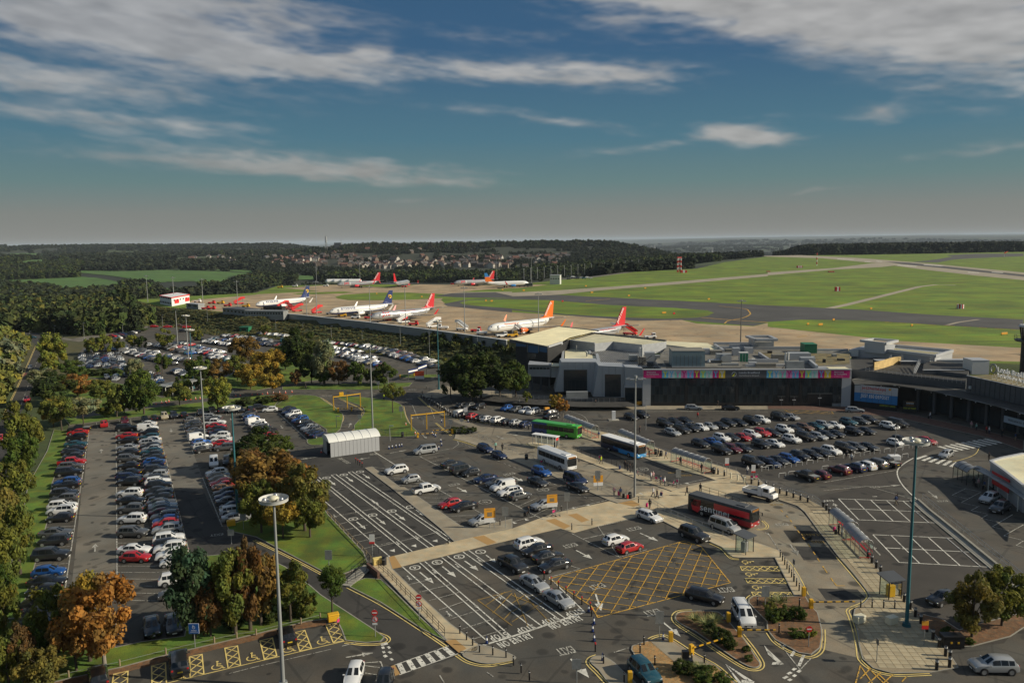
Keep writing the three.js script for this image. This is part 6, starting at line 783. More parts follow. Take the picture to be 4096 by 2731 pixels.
for(const a of[[125,850,762,72,'lime','oval','tall yellow green tree at the road bend'],[112,868,800,50,'lime','oval','yellow green tree below the tall one'],[166,870,826,60,'green','round','neat round green tree beside the car block'],[97,895,846,62,'silver','round','pale silvery tree beside the approach road'],[125,930,855,95,'dark','round','dark green tree left of the orange one'],[178,912,858,76,'orange','round','orange red tree below the far car block'],[303,866,818,46,'silver','round','pale silvery tree at the end of the car block'],[330,952,850,85,'green','oval','tall green tree above the top parking row'],[268,958,878,55,'olive','oval','olive tree left of the tall green one'],[230,920,872,60,'olive','round','olive tree right of the orange red one'],[372,858,810,42,'green','round','green tree among the far cars'],[452,890,818,66,'green','round','green tree beside the covered walkway'],[500,942,866,62,'lime','round','yellow green tree beside the upper road'],[412,932,880,60,'olive','round','olive tree below the covered walkway'],[378,800,753,46,'olive','round','olive tree at the far car park entrance'],[214,815,770,36,'olive','round','small olive tree at the far left of the lot'],[242,812,765,36,'lime','round','small yellow tree at the far left of the lot'],[272,808,775,30,'olive','round','small olive tree beside the far row'],[308,800,765,30,'lime','round','small yellow green tree before the far rows'],[325,802,770,28,'dark','round','small dark tree before the far rows'],[452,785,750,30,'olive','round','small olive tree by the far gate'],[562,838,772,64,'russet','round','russet tree among the far parked rows'],[498,885,826,66,'russet','round','russet olive tree left of the far clump'],[545,875,815,55,'olive','round','olive tree at the edge of the far clump'],[618,885,802,78,'amber','round','golden tree in the far clump'],[690,862,755,92,'dark','round','tallest dark tree of the far clump'],[655,850,790,60,'green','round','green tree behind the golden one'],[745,885,780,64,'silver','oval','silvery tree at the right of the far clump'],[715,880,815,60,'dark','round','dark tree in the middle of the far clump'],[625,908,855,60,'amber','spread','small golden tree above the traffic cones'],[575,895,835,55,'amber','round','golden olive tree left of the far clump'],[680,888,846,33,'rust','oval','slim rust tree by the upper footpath'],[743,884,838,42,'green','round','small green tree by the upper footpath'],[778,884,828,52,'rust','round','rust red tree by the upper footpath'],[822,886,828,46,'green','round','green tree with red edge by the upper footpath'],[882,884,834,60,'green','round','wide green tree by the upper road junction'],[850,880,842,30,'olive','round','small olive tree between two green ones'],[1040,872,818,58,'olive','round','olive tree beside the terminal trees'],[240,960,925,40,'olive','round','low olive tree behind the grass strip'],[285,950,905,36,'olive','round','thin olive tree behind the grass strip'],[610,770,745,30,'olive','round','bush like tree below the embankment'],[420,905,860,45,'green','round','green tree beside the covered walkway post'],[470,905,855,40,'dark','round','dark tree behind the yellow green one']])tree(TW,...a,.88);
tree(TW,902,948,880,55,'olive','sparse','thin olive tree on the grass mound by the exit',.7);
for(const a of[[1062,912,812,105,'dark','round','large dark tree at the terminal corner, leftmost'],[1105,915,808,95,'dark','round','large dark tree at the terminal corner, second'],[1148,918,820,100,'dark','round','large dark tree at the terminal corner, third'],[1185,912,832,70,'green','round','dark green tree nearest the raised walkway'],[1085,925,850,80,'dark','round','dark tree in front at the terminal corner'],[1035,915,848,50,'dark','round','small dark tree beside the taxi gate']])tree(TW,...a,.82);
tree(TC,455,972,765,135,'orange','round','small orange tree beside the green bus',.62,true);tree(TC,390,905,715,120,'amber','round','small golden tree behind the orange one',.72,true);tree(TC,135,838,702,90,'olive','round','small olive tree by the terminal ramp',.7);
tree(TH,1640,1205,700,400,'brown','round','reddish green tree by the black cabinet',.86);tree(TH,1880,1115,650,400,'olive','round','reddish olive tree at the right picture edge',.86);
function shrub(T,x,y,w,h,kind,label,name='shrub',sy=1){const b=G(T(x,y));b.y=.1;const px=Math.abs(T(1,0)[0]- T(0,0)[0]),rad=w*px*-b.z / FOC / 2;const g=thing(name,label,'shrub',b,(tseed++*2.4)% 6.28);const c=part('foliage',CROWNS.round[tseed % 3],leafM(kind),g);c.scale.set(rad,h / 2,rad*sy);c.position.y=-h*.08;part('stem',cyl(.06,.04,h*.6,0,-.05,0,6),M.bark,g);return g;}
for(const a of[[TG,1590,1180,150,1.5,'dark','dark clipped shrub beside the spiky plants'],[TG,1680,1240,170,1.7,'dark','middle dark shrub on the long island'],[TG,1745,1300,130,1.5,'dark','end dark shrub on the long island'],[TG,1885,1320,80,.7,'green','small low shrub on the long island'],[TG,1905,1395,85,.7,'green','small low shrub at the island tip'],[TG,1380,1500,190,1.5,'dark','dark shrub at the bottom edge of the gravel island'],[TG,1560,1545,260,1.3,'green','wide green shrub at the bottom edge'],[TG,1700,1568,160,1.0,'green','low green shrub at the bottom edge, right'],[TH,60,1080,160,1.6,'green','green shrub behind the no entry sign'],[TH,150,1050,150,1.6,'green','rounded green shrub on the right island'],[TH,250,1060,140,1.7,'green','bright green shrub beside the bus road'],[TH,20,1000,120,1.2,'olive','olive shrub at the left of the right island'],[TH,230,1200,150,1.0,'green','glossy leaved shrub around the no entry sign'],[TH,340,1200,120,1.0,'lime','yellow tipped shrub beside the kerb'],[TR,200,390,130,1.6,'dark','rounded hedge end by the exit gantry'],[TR,300,390,150,1.7,'dark','dark hedge shrub by the bus lane, middle'],[TR,400,385,140,1.5,'dark','dark hedge shrub by the bus lane, right'],[TB,60,815,160,2.2,'dark','dark hedge behind the parked white hatchback'],[TB,200,790,200,2.4,'rust','reddish hedge beside the grass mound'],[TA,2180,835,200,2.4,'dark','dark hedge above the top parking row'],[TA,900,560,180,2.4,'dark','clipped hedge below the far car block'],[TA,1020,555,160,2.2,'green','hedge end below the far car block'],[TA,800,565,160,2.4,'green','hedge start below the far car block'],[TH,1620,1265,90,.8,'green','low bright shrub beside the black cabinet'],[TH,1440,1200,120,1.2,'green','low shrub under the reddish trees'],[TE,120,1420,300,2.2,'green','thick green bush in the bottom left corner'],[TE,330,1530,260,1.8,'olive','olive undergrowth bush in the near corner'],[TE,1240,1200,120,.8,'green','small bush beside the path'],[TE,1880,1120,260,2.2,'dark','dark undergrowth below the olive tree'],[TF,330,1020,220,2.0,'olive','olive bush below the reddish tree'],[TF,130,1060,240,2.0,'dark','dark undergrowth beside the lamp column'],[TA,1240,165,160,2,'green','clipped hedge beside the far link road']])shrub(...a);
{// spiky plants: fans of long blades
const blade=(r,L)=>{const a=r()*6.28,t=.5+r()*.6,pos=[],w=.045,dx=Math.cos(a),dz=Math.sin(a);let px=0,py=0,out=0;const N=4;let prev=null;for(let k=0;k<=N;k++){const s=k / N,x=dx*L*t*s*(.6+.4*s),z=dz*L*t*s*(.6+.4*s),y=L*(s - .55*s*s*t),ww=w*(1 - s*.9),cur=[[x - dz*ww,y,z+dx*ww],[x+dz*ww,y,z - dx*ww]];if(prev)pos.push(...prev[0],...prev[1],...cur[1],...prev[0],...cur[1],...cur[0]);prev=cur;}return tris(pos);};
const mk2=(seed,n,L)=>{const r=rng(seed);return mrg(Array.from({length:n},()=>{const g=blade(r,L*(.7+.5*r()));const y=r();return paintG(g,y<.45?[.34,.3,.09]:[.08,.12,.03]);}));};
const mat=std({vertexColors:true,roughness:.7,side:THREE.DoubleSide});
for(const[T,x,y,L,l]of[[TG,1560,1130,1.7,'tall spiky striped plant on the long island'],[TG,1470,1090,1.5,'spiky striped plant at the head of the long island'],[TG,1630,1100,1.4,'spiky striped plant beside the barrier post'],[TG,1610,1210,1.4,'golden spiky plant among the dark shrubs'],[TG,1530,1500,1.5,'yellow striped spiky plant on the gravel island'],[TG,1450,1490,1.2,'small spiky plant on the gravel island'],[TH,100,950,1.6,'spiky grassy plant at the head of the right island'],[TH,40,940,1.3,'small spiky plant on the right island']]){const p=G(T(x,y));p.y=.12;const g=thing('spiky_plant',l,'plant',p,tseed++);part('leaves',mk2(tseed,150,L),mat,g);}
}
// ---------- countryside: fields, woods, houses ----------
function GT(pt){let h=0,p;for(let k=0;k<14;k++){p=G(pt,h);h=lerp(h,terrainH(p.x,p.z),.6);}p.y=terrainH(p.x,p.z);return p;}
const GTS=(T,arr)=>{const o=[];for(let i=0;i<arr.length;i+=2)o.push(GT(T(arr[i],arr[i+1])));return o;};
function inPoly(x,z,P){let c=false;for(let i=0,j=P.length - 1;i<P.length;j=i++)if((P[i].z>z)!==(P[j].z>z)&&x<(P[j].x - P[i].x)*(z - P[i].z)/(P[j].z - P[i].z)+P[i].x)c=!c;return c;}
const FIELDS=[],nearField=(x,z)=>{const d=Math.hypot(x,z);return[0,60,120,180].some(k=>FIELDS.some(f=>inPoly(x*(1+k / d),z*(1+k / d),f)));};
function field(T,arr,label,mat=M.field){const P0=GTS(T,arr);FIELDS.push(P0);let x0=1e9,x1=-1e9,z0=1e9,z1=-1e9;for(const p of P0){x0=Math.min(x0,p.x);x1=Math.max(x1,p.x);z0=Math.min(z0,p.z);z1=Math.max(z1,p.z);}const s=Math.max(10,(x1 - x0)/ 40),pos=[],uv=[];const v=(x,z)=>{pos.push(x,terrainH(x,z)+.7,z);uv.push(x,-z);};for(let x=x0;x<x1;x+=s)for(let z=z0;z<z1;z+=s)if(inPoly(x+s / 2,z+s / 2,P0)){v(x,z);v(x,z+s);v(x+s,z+s);v(x,z);v(x+s,z+s);v(x+s,z);}if(pos.length)tag(struct('field',tris(pos,uv),mat),label);}
field(TI,[670,420,1150,425,1500,415,2100,432,2352,450,2120,475,2050,530,1700,520,1450,528,1180,492,900,455,730,442],'broad green field below the suburb');field(TI,[0,512,480,492,760,478,980,500,1160,538,900,572,640,600,540,575,300,525,0,545],'green field with a hedge on the left');field(TI,[1380,612,1500,585,1850,572,1850,602,1500,635],'small pale field behind the red and white building');field(TI,[0,350,180,337,540,320,560,330,200,350,0,362],'thin far field at the left edge');field(TJ,[360,458,500,470,620,492,600,505,370,508],'small green field beyond the apron');field(TI,[90,268,420,270,420,280,100,284],'distant strip field on the left hills');field(TI,[2352,422,2352,445,2000,420,1450,412,1700,408],'narrow upper field below the houses');
const FAR=[21,22,23].map(s=>crownGeo(s,260,.3,{clumps:16}));
const farLeaf=std({vertexColors:true,roughness:1,side:THREE.DoubleSide});
function wood(name,label,T,arr,spacing,hgt,kinds,dens=1,onPlateau=false,seed=5){
const P0=onPlateau?GS(T,arr,AH):GTS(T,arr),r=rng(seed);let x0=1e9,x1=-1e9,z0=1e9,z1=-1e9;for(const p of P0){x0=Math.min(x0,p.x);x1=Math.max(x1,p.x);z0=Math.min(z0,p.z);z1=Math.max(z1,p.z);}
const spots=[];for(let x=x0;x<x1;x+=spacing)for(let z=z0;z<z1;z+=spacing){const px=x+(r()- .5)*spacing,pz=z+(r()- .5)*spacing;if(!inPoly(px,pz,P0)||nearField(px,pz))continue;if(dens<1&&fbm(px / 70,pz / 70,3,7)>dens*.5+.25)continue;spots.push([px,terrainH(px,pz),pz]);if(spots.length>9000)break;}
const g=new THREE.Group();g.name=numbered(name);tag(g,label,'trees',null,'stuff');scene.add(g);const m4=new THREE.Matrix4(),q=new THREE.Quaternion(),c=new THREE.Color();
for(let k=0;k<3;k++){const l=spots.filter((_,i)=>i % 3===k);if(!l.length)continue;const im=shadow(new THREE.InstancedMesh(FAR[k],farLeaf,l.length));im.name='tree_crowns';l.forEach((s,i)=>{const h=hgt*(.65+.7*r()),w=h*(.42+.22*r());q.setFromAxisAngle(V(0,1,0),r()*6.28);m4.compose(V(s[0],s[1]- h*.06,s[2]),q,V(w,h / 2,w));im.setMatrixAt(i,m4);const L=LEAF[kinds[Math.floor(r()*kinds.length)]],v=.42+.32*r();im.setColorAt(i,c.setRGB(L[0]*v,L[1]*v,L[2]*v));});g.add(im);}
}
wood('woodland','dark wood beside the link road on the left',TW,[-60,700,120,690,250,690,300,722,345,738,322,762,200,772,60,762,-60,778],6.5,11,['dark','dark','green','olive'],1,false,6);
wood('roadside_trees','pale green roadside thicket left of the approach road',TW,[-110,775,45,785,60,800,36,850,8,912,-35,1010,-150,1010],4.5,6.5,['lime','lime','silver','lime'],1,false,7);
wood('woodland','dark woods between the fields on the left',TW,[-100,600,150,600,300,640,640,640,640,668,540,672,350,700,250,692,100,690,-100,702],9,12,['dark','dark','green','dark'],.95,false,8);
wood('woodland','dark belt of trees behind the far apron',TJ,[0,520,200,500,600,490,1000,480,1500,478,2000,478,2352,470,2352,538,1500,530,1000,525,500,520,0,540],9,13,['dark','dark','green'],1,false,10);
wood('woodland','dark belt of trees along the perimeter road',TK,[-50,470,300,420,700,380,1100,350,1500,330,1900,315,1900,335,1500,372,1150,415,900,440,500,478,0,520],9,13,['dark','dark','green'],1,false,11);
{const g=new THREE.Group();g.name='tree_line';tag(g,'long dark tree line beyond the runway on the right','trees',null,'stuff');scene.add(g);const r=rng(88),cv=curve3(GS(TL,[60,276,420,272,1000,262,1600,254,2450,240],AH)),im=shadow(new THREE.InstancedMesh(FAR[1],farLeaf,900)),m4=new THREE.Matrix4(),q=new THREE.Quaternion(),c=new THREE.Color();im.name='tree_crowns';for(let i=0;i<900;i++){const t=Math.pow(r(),.8),p=cv.getPoint(t),k=1+r()*.08,h=lerp(9,24,sstep(0,.25,t))*(.7+.5*r());q.setFromAxisAngle(V(0,1,0),r()*6);m4.compose(V(p.x*k,AH - 1.5,p.z*k),q,V(h*.55,h / 2,h*.55));im.setMatrixAt(i,m4);const v=.7+.6*r();im.setColorAt(i,c.setRGB(.026*v,.036*v,.015*v));}g.add(im);}
wood('woodland','wooded ridge along the left skyline',TI,[-200,300,0,240,600,222,1200,235,1700,260,2100,240,2352,225,2352,300,1700,330,1000,345,400,330,-200,345],30,15,['dark','dark','green'],.9,false,13);
wood('scrub','rough bushes on the embankment below the airfield wall',TB,[1380,215,1700,250,2050,300,2294,330,2294,400,1950,390,1600,330,1420,260],4,3.2,['dark','green','olive'],.9,false,14);
{// rough tussocks and scrub on the embankment
const g=new THREE.Group();g.name='bank_grass';tag(g,'rough olive tussock grass on the airfield bank','grass',null,'stuff');scene.add(g);const r=rng(55),l=[],m4=new THREE.Matrix4(),q=new THREE.Quaternion(),c=new THREE.Color();let k=0;while(l.length<5000&&k++<90000){const x=lerp(-270,20,r()),z=lerp(-600,-260,r()),sd=sdPoly(x,z,PLATEAU);if(sd>-2||sd<-30||z>-255)continue;l.push([x,z]);}
const im=shadow(new THREE.InstancedMesh(FAR[2],farLeaf,l.length));im.name='tussocks';l.forEach(([x,z],i)=>{const h=.3+r()*r()*.9,w=.8+r()*1.4;q.setFromAxisAngle(V(0,1,0),r()*6);m4.compose(V(x,terrainH(x,z)- .1,z),q,V(w,h / 2,w));im.setMatrixAt(i,m4);const t=r(),v=.7+.6*r();im.setColorAt(i,c.setRGB(lerp(.065,.15,t)*v,lerp(.09,.13,t)*v,.032*v));});g.add(im);
}
{// woods and hedgerows of the wide country
const g=new THREE.Group();g.name='distant_woods';tag(g,'dark woods and hedgerows across the far country','trees',null,'stuff');scene.add(g);const r=rng(401),m4=new THREE.Matrix4(),q=new THREE.Quaternion(),c=new THREE.Color(),L=[[],[],[]];
for(let i=0;i<26000;i++){const a=lerp(-41,41,r())*PI / 180,d=900*Math.pow(14,r()),x=d*Math.sin(a),z=-d*Math.cos(a);if(d<2300&&sdPoly(x,z,PLATEAU)>-12)continue;if(fbm(x / 240,z / 240,3,61)*.6+fbm(x / 900,z / 700,2,62)*.4<.42||nearField(x,z)||(d<2500&&a>-.3&&a<.1))continue;L[i % 3].push([x,z,d]);}
for(let i=0;i<7500;i++){const a=lerp(-19,9,r())*PI / 180,d=lerp(1150,2600,Math.sqrt(r())),x=d*Math.sin(a),z=-d*Math.cos(a);if(sdPoly(x,z,PLATEAU)<-12&&fbm(x / 75,z / 75,3,19)>.5&&!nearField(x,z))L[i % 3].push([x,z,0,.68]);}
L.forEach((l,k)=>{const im=shadow(new THREE.InstancedMesh(FAR[k],farLeaf,l.length));im.name='tree_crowns';l.forEach(([x,z,d,e=1],i)=>{const h=(10+r()*6)*e+d*.0012,w=h*(.45+.3*r())+d*.0016;q.setFromAxisAngle(V(0,1,0),r()*6);m4.compose(V(x,terrainH(x,z)- h*.1,z),q,V(w,h / 2,w));im.setMatrixAt(i,m4);const v=.7+.6*r();im.setColorAt(i,c.setRGB(.021*v,.031*v,.012*v));});g.add(im);});
}
{// treetops along the crest
const g=new THREE.Group();g.name='hilltop_trees';tag(g,'row of trees on the crest of the hill','trees',null,'stuff');scene.add(g);const r=rng(77),im=shadow(new THREE.InstancedMesh(FAR[0],farLeaf,520)),m4=new THREE.Matrix4(),q=new THREE.Quaternion(),c=new THREE.Color();im.name='tree_crowns';
for(let i=0;i<520;i++){const a=lerp(-17,12,r())*PI / 180,d=2350+r()*350,x=d*Math.sin(a),z=-d*Math.cos(a),h=13+r()*9;q.setFromAxisAngle(V(0,1,0),r()*6);m4.compose(V(x,terrainH(x,z)- 1,z),q,V(h*.55,h / 2,h*.55));im.setMatrixAt(i,m4);im.setColorAt(i,c.setRGB(.022+r()*.02,.034+r()*.02,.014));}g.add(im);}
{// houses of the suburb, each its own
const r=rng(31),hp=(wall,roof)=>{const s=new THREE.Shape();s.moveTo(-4,0);s.lineTo(4,0);s.lineTo(4,5.2);s.lineTo(-4,5.2);const b=paintG(box(9,5.4,7.6,0,2.7,0),wall);const t=tris([-4.9,5.2,4.2,4.9,5.2,4.2,4.9,8.4,0,-4.9,5.2,4.2,4.9,8.4,0,-4.9,8.4,0,4.9,5.2,-4.2,-4.9,5.2,-4.2,-4.9,8.4,0,4.9,5.2,-4.2,-4.9,8.4,0,4.9,8.4,0]);const gb=paintG(tris([-4.5,5.2,4.1,-4.5,8.3,0,-4.5,5.2,-4.1,4.5,5.2,4.1,4.5,5.2,-4.1,4.5,8.3,0]),wall);const ch=paintG(box(.9,1.6,.9,3,8.6,0),[.2,.12,.09]);const wn=[];for(const x of[-2.6,0,2.6])for(const y of[1.5,4.0])wn.push(paintG(box(1.3,1.3,.1,x,y,3.85),[.02,.025,.03]));return mrg([b,paintG(t,roof),gb,ch,...wn]);};
const protos=[hp([.46,.43,.38],[.1,.07,.06]),hp([.22,.17,.13],[.13,.06,.045]),hp([.36,.32,.27],[.08,.08,.085]),hp([.15,.11,.085],[.1,.09,.085])],mat=std({vertexColors:true,roughness:.9});
const regs=[[TJ,[60,330,250,270,600,240,800,225,1000,235,1350,225,1700,250,2000,280,2352,262,2352,350,2000,370,1600,405,1300,400,900,395,500,375,200,395],225],[TK,[0,290,300,262,520,300,420,345,0,350],32],[TI,[1650,312,2100,300,2352,290,2352,360,2000,365,1700,355],30],[TI,[800,385,1120,400,1050,412,830,405],6]];let n=0;
for(const[T,arr,cnt]of regs){const poly2=[];for(let i=0;i<arr.length;i+=2)poly2.push({x:arr[i],z:arr[i+1]});const xs=poly2.map(p=>p.x),zs=poly2.map(p=>p.z);let k=0;while(k<cnt){const x=lerp(Math.min(...xs),Math.max(...xs),r()),y=lerp(Math.min(...zs),Math.max(...zs),r());if(!inPoly(x,y,poly2))continue;const p=GT(T(x,y)),m=shadow(new THREE.Mesh(protos[Math.floor(r()*4)],mat));m.name=numbered('house');m.position.set(p.x,p.y - .3,p.z);m.rotation.y=Math.floor(r()*2)*PI / 2+.3*r()+(Math.floor(p.x / 160)% 3)*.4;m.scale.setScalar(1.1+r()*.5);m.scale.y*=.95;tag(m,'small pitched roof house among trees on the far hillside','house','houses of the hillside suburb');scene.add(m);k++;n++;}}
}
{// far city and landmarks
const blk=(T,x,yb,yt,w,c,label,dist)=>{const p=T(x,yb);_d.set((p[0]- CX)/ FOC,-(p[1]- CY)/ FOC,-1).applyQuaternion(camera.quaternion);const k=dist / Math.hypot(_d.x,_d.z),b=V(_d.x*k,CAM_H+_d.y*k,_d.z*k),px=dist / FOC,W=w / 2.2969*px,H=(yb - yt)/ 2.2969*px;b.y -=40;const g=thing('tower_block',label,'building',b);part('wall',box(W,H+40,W*.8,0,(H+40)/ 2,0),std({color:lin(...c),roughness:.8}),g);const win=[];for(let f=1;f<9;f++)win.push(box(W*1.01,H / 22,W*.82,0,40+H*f / 9,0));part('window_bands',mrg(win),std({color:lin(c[0]*.4,c[1]*.4,c[2]*.45),roughness:.4}),g);};
const pale=[.62,.6,.55],grey=[.12,.15,.17];
[[TK,210,202,155,12,grey,'tall dark tower on the far city skyline',9000],[TK,235,202,172,10,grey,'shorter dark tower beside the tall one',9000],[TK,280,202,170,16,grey,'broad dark block on the far skyline',9000],[TK,1020,204,165,16,pale,'sunlit pale tower in the middle of the far city',7000],[TK,1282,210,186,14,pale,'left of two sunlit tower blocks in the valley',6500],[TK,1312,210,186,14,pale,'right of two sunlit tower blocks in the valley',6500],[TK,1815,236,210,13,pale,'left of two pale slabs below the right hills',6000],[TK,1843,236,210,13,pale,'right of two pale slabs below the right hills',6000],[TL,203,206,172,12,pale,'left tower of the pale trio on the right',5600],[TL,290,200,166,20,pale,'tallest tower of the pale trio on the right',5600],[TL,332,206,182,14,pale,'right tower of the pale trio on the right',5600],[TL,930,160,138,16,pale,'lone pale tower on the right hillside',8500],[TI,1692,200,187,20,pale,'small pale block on the left skyline',9500],[TI,2072,202,182,16,[.5,.44,.36],'buff tower on the left skyline',8000],[TI,1975,204,193,22,[.4,.33,.28],'low brick slab on the left skyline',8000],[TI,190,238,216,22,[.45,.42,.36],'buff water tower block on the left hills',5200],[TK,1120,262,240,26,[.3,.26,.2],'brown block in the wooded valley',5000],[TK,1620,208,194,12,pale,'small pale block in the far valley',8000],[TL,2100,160,147,24,[.4,.38,.34],'faint block on the right far hillside',8500],[TK,870,192,184,60,pale,'long pale warehouse on the far plain',9000],[TK,790,200,190,40,pale,'pale warehouse on the far plain, nearer',9000]].forEach(a=>blk(...a));
const at=(T,x,y,d)=>{const p=T(x,y);_d.set((p[0]- CX)/ FOC,-(p[1]- CY)/ FOC,-1).applyQuaternion(camera.quaternion);const k=d / Math.hypot(_d.x,_d.z);return V(_d.x*k,CAM_H+_d.y*k,_d.z*k);};
{const b=at(TJ,643,192,2450),t=at(TJ,643,98,2450),H=t.y - b.y+8,g=thing('radio_mast','tall lattice radio mast on the hill crest','mast',[b.x,b.y - 8,b.z]),l=[];for(const[x,z]of[[1,1],[1,-1],[-1,1],[-1,-1]])part('leg',bar(V(x*3,0,z*3),V(x*1.2,H,z*1.2),.35,5),M.zinc,g);for(let k=0;k<12;k++){const y=H*k / 12,s=lerp(3,1.2,k / 12);l.push(box(2*s,.4,.3,0,y,s),box(2*s,.4,.3,0,y,-s),box(.3,.4,2*s,s,y,0),box(.3,.4,2*s,-s,y,0),bar(V(-s,y,s),V(s,y+H / 12,s),.2,4),bar(V(s,y,-s),V(s,y+H / 12,s),.2,4));}part('lattice',mrg(l),M.zinc,g);for(const y of[.5,.62,.74,.86])part('antenna_ring',cyl(3.2,3.2,2.2,0,H*y,0,10),M.clad,g);}
{const b=at(TJ,770,192,2450),t=at(TJ,772,135,2450),g=thing('hilltop_chimney_building','small hilltop building with a thin mast','building',[b.x,b.y - 6,b.z]);part('wall',box(20,16,14,-6,8,0),M.cDrk,g);part('mast',cyl(.7,.4,t.y - b.y+6,4,0,0,6),M.zinc,g);}
for(let k=0;k<8;k++){const b=at(TJ,1233+k*10.5,172,26000),t=at(TJ,1233+k*10.5,154,26000),H=t.y - b.y,g=solo('cooling_tower',new THREE.LatheGeometry([[.5,0],[.42,.3],[.34,.65],[.36,.85],[.39,1]].map(([r,y])=>new THREE.Vector2(r*H*.62,y*H)),16),std({color:lin(.5,.48,.45),roughness:.9,side:THREE.DoubleSide}),'pale cooling tower of a far power station on the horizon','cooling tower','cooling towers of the far power station');g.position.copy(b);}
}
// ---------- aircraft ----------
const TY=tl(560,1080,3.36),TZ=tl(1240,1120,3.36),TV=tl(1900,1180,3.36);
const gloss=(r,g,b,m=0)=>new THREE.MeshPhysicalMaterial({color:lin(r,g,b),roughness:.35,metalness:m,clearcoat:.6,clearcoatRoughness:.15});
const AC={white:gloss(.74,.74,.71),navy:gloss(.012,.03,.14),silver:gloss(.4,.41,.42,.3),red:gloss(.62,.02,.03),orange:gloss(.8,.16,.01),yellow:gloss(.8,.5,.03),grey:gloss(.32,.33,.34,.2),blue:gloss(.03,.2,.5),dark:gloss(.03,.03,.035)};
const FUS=[[19.7,.06,2.85],[19.3,.62,2.9],[18.4,1.15,3.02],[17,1.6,3.15],[15,1.85,3.25],[12.5,1.9,3.3],[-7,1.9,3.3],[-11,1.68,3.5],[-15,1.1,4.1],[-18.4,.5,4.75],[-19.8,.14,4.95]];
function fuse(a0,a1){const n=16,pos=[];const pt=(i,j)=>{const[x,r,y]=FUS[i],a=lerp(a0,a1,j / n);return[x,y+r*1.03*Math.sin(a),r*Math.cos(a)];};for(let i=0;i<FUS.length - 1;i++)for(let j=0;j<n;j++)pos.push(...pt(i,j),...pt(i,j+1),...pt(i+1,j+1),...pt(i,j),...pt(i+1,j+1),...pt(i+1,j));return toCreasedNormals(tris(pos),1.0);}
const slabG=(top,th)=>{const b=top.map(p=>[p[0],p[1]- th,p[2]]),pos=[],q=(a,b2,c,d)=>pos.push(...a,...b2,...c,...a,...c,...d);q(...top);q(b[3],b[2],b[1],b[0]);for(let i=0;i<4;i++)q(top[i],b[i],b[(i+1)% 4],top[(i+1)% 4]);return tris(pos);};
const finS=(pts,w)=>{const s=new THREE.Shape();pts.forEach((p,i)=>i?s.lineTo(...p):s.moveTo(...p));return new THREE.ExtrudeGeometry(s,{depth:w,bevelEnabled:false}).translate(0,0,-w / 2);};
const tess=new TessellateModifier(.35,6);
function onSide(str,x0,off,h,w,f=font){let g=textGeo(str,w,h,f);g.deleteAttribute('uv');g.deleteAttribute('normal');g=tess.modify(g);const p=g.attributes.position;for(let i=0;i<p.count;i++){const a=(off+p.getY(i))/ 1.9;p.setXYZ(i,x0 - p.getX(i),3.3+1.97*Math.sin(a)*1.03,-1.97*Math.cos(a));}g.computeVertexNormals();return g;}
const PG={top:fuse(-.42,PI+.42),belly:fuse(PI+.42,2*PI - .42),wing:s=>mrg([slabG([[4,2.3,s*1.2],[-4.2,2.3,s*1.2],[-6.6,3.5,s*17],[-5.2,3.55,s*17]],.34)]),letter:s=>slabG([[-5.3,3.55,s*17],[-6.7,3.55,s*17],[-8.1,6.0,s*17.6],[-7.5,6.0,s*17.6]],.12),stab:s=>slabG([[-15.6,5.0,s*.4],[-18.6,5.0,s*.4],[-19.6,5.6,s*7],[-18.5,5.6,s*7]],.2),fin:finS([[-9.6,5.05],[-13,5.7],[-17.3,12.3],[-19.5,12.3],[-18.6,5.0]],.4),eng:s=>new THREE.LatheGeometry([[.75,2],[.98,1.9],[1.05,.8],[.95,-1],[.6,-2.1],[.2,-2.6]].map(q=>new THREE.Vector2(...q)),18).rotateZ(-PI / 2).translate(4,1.75,s*5)};
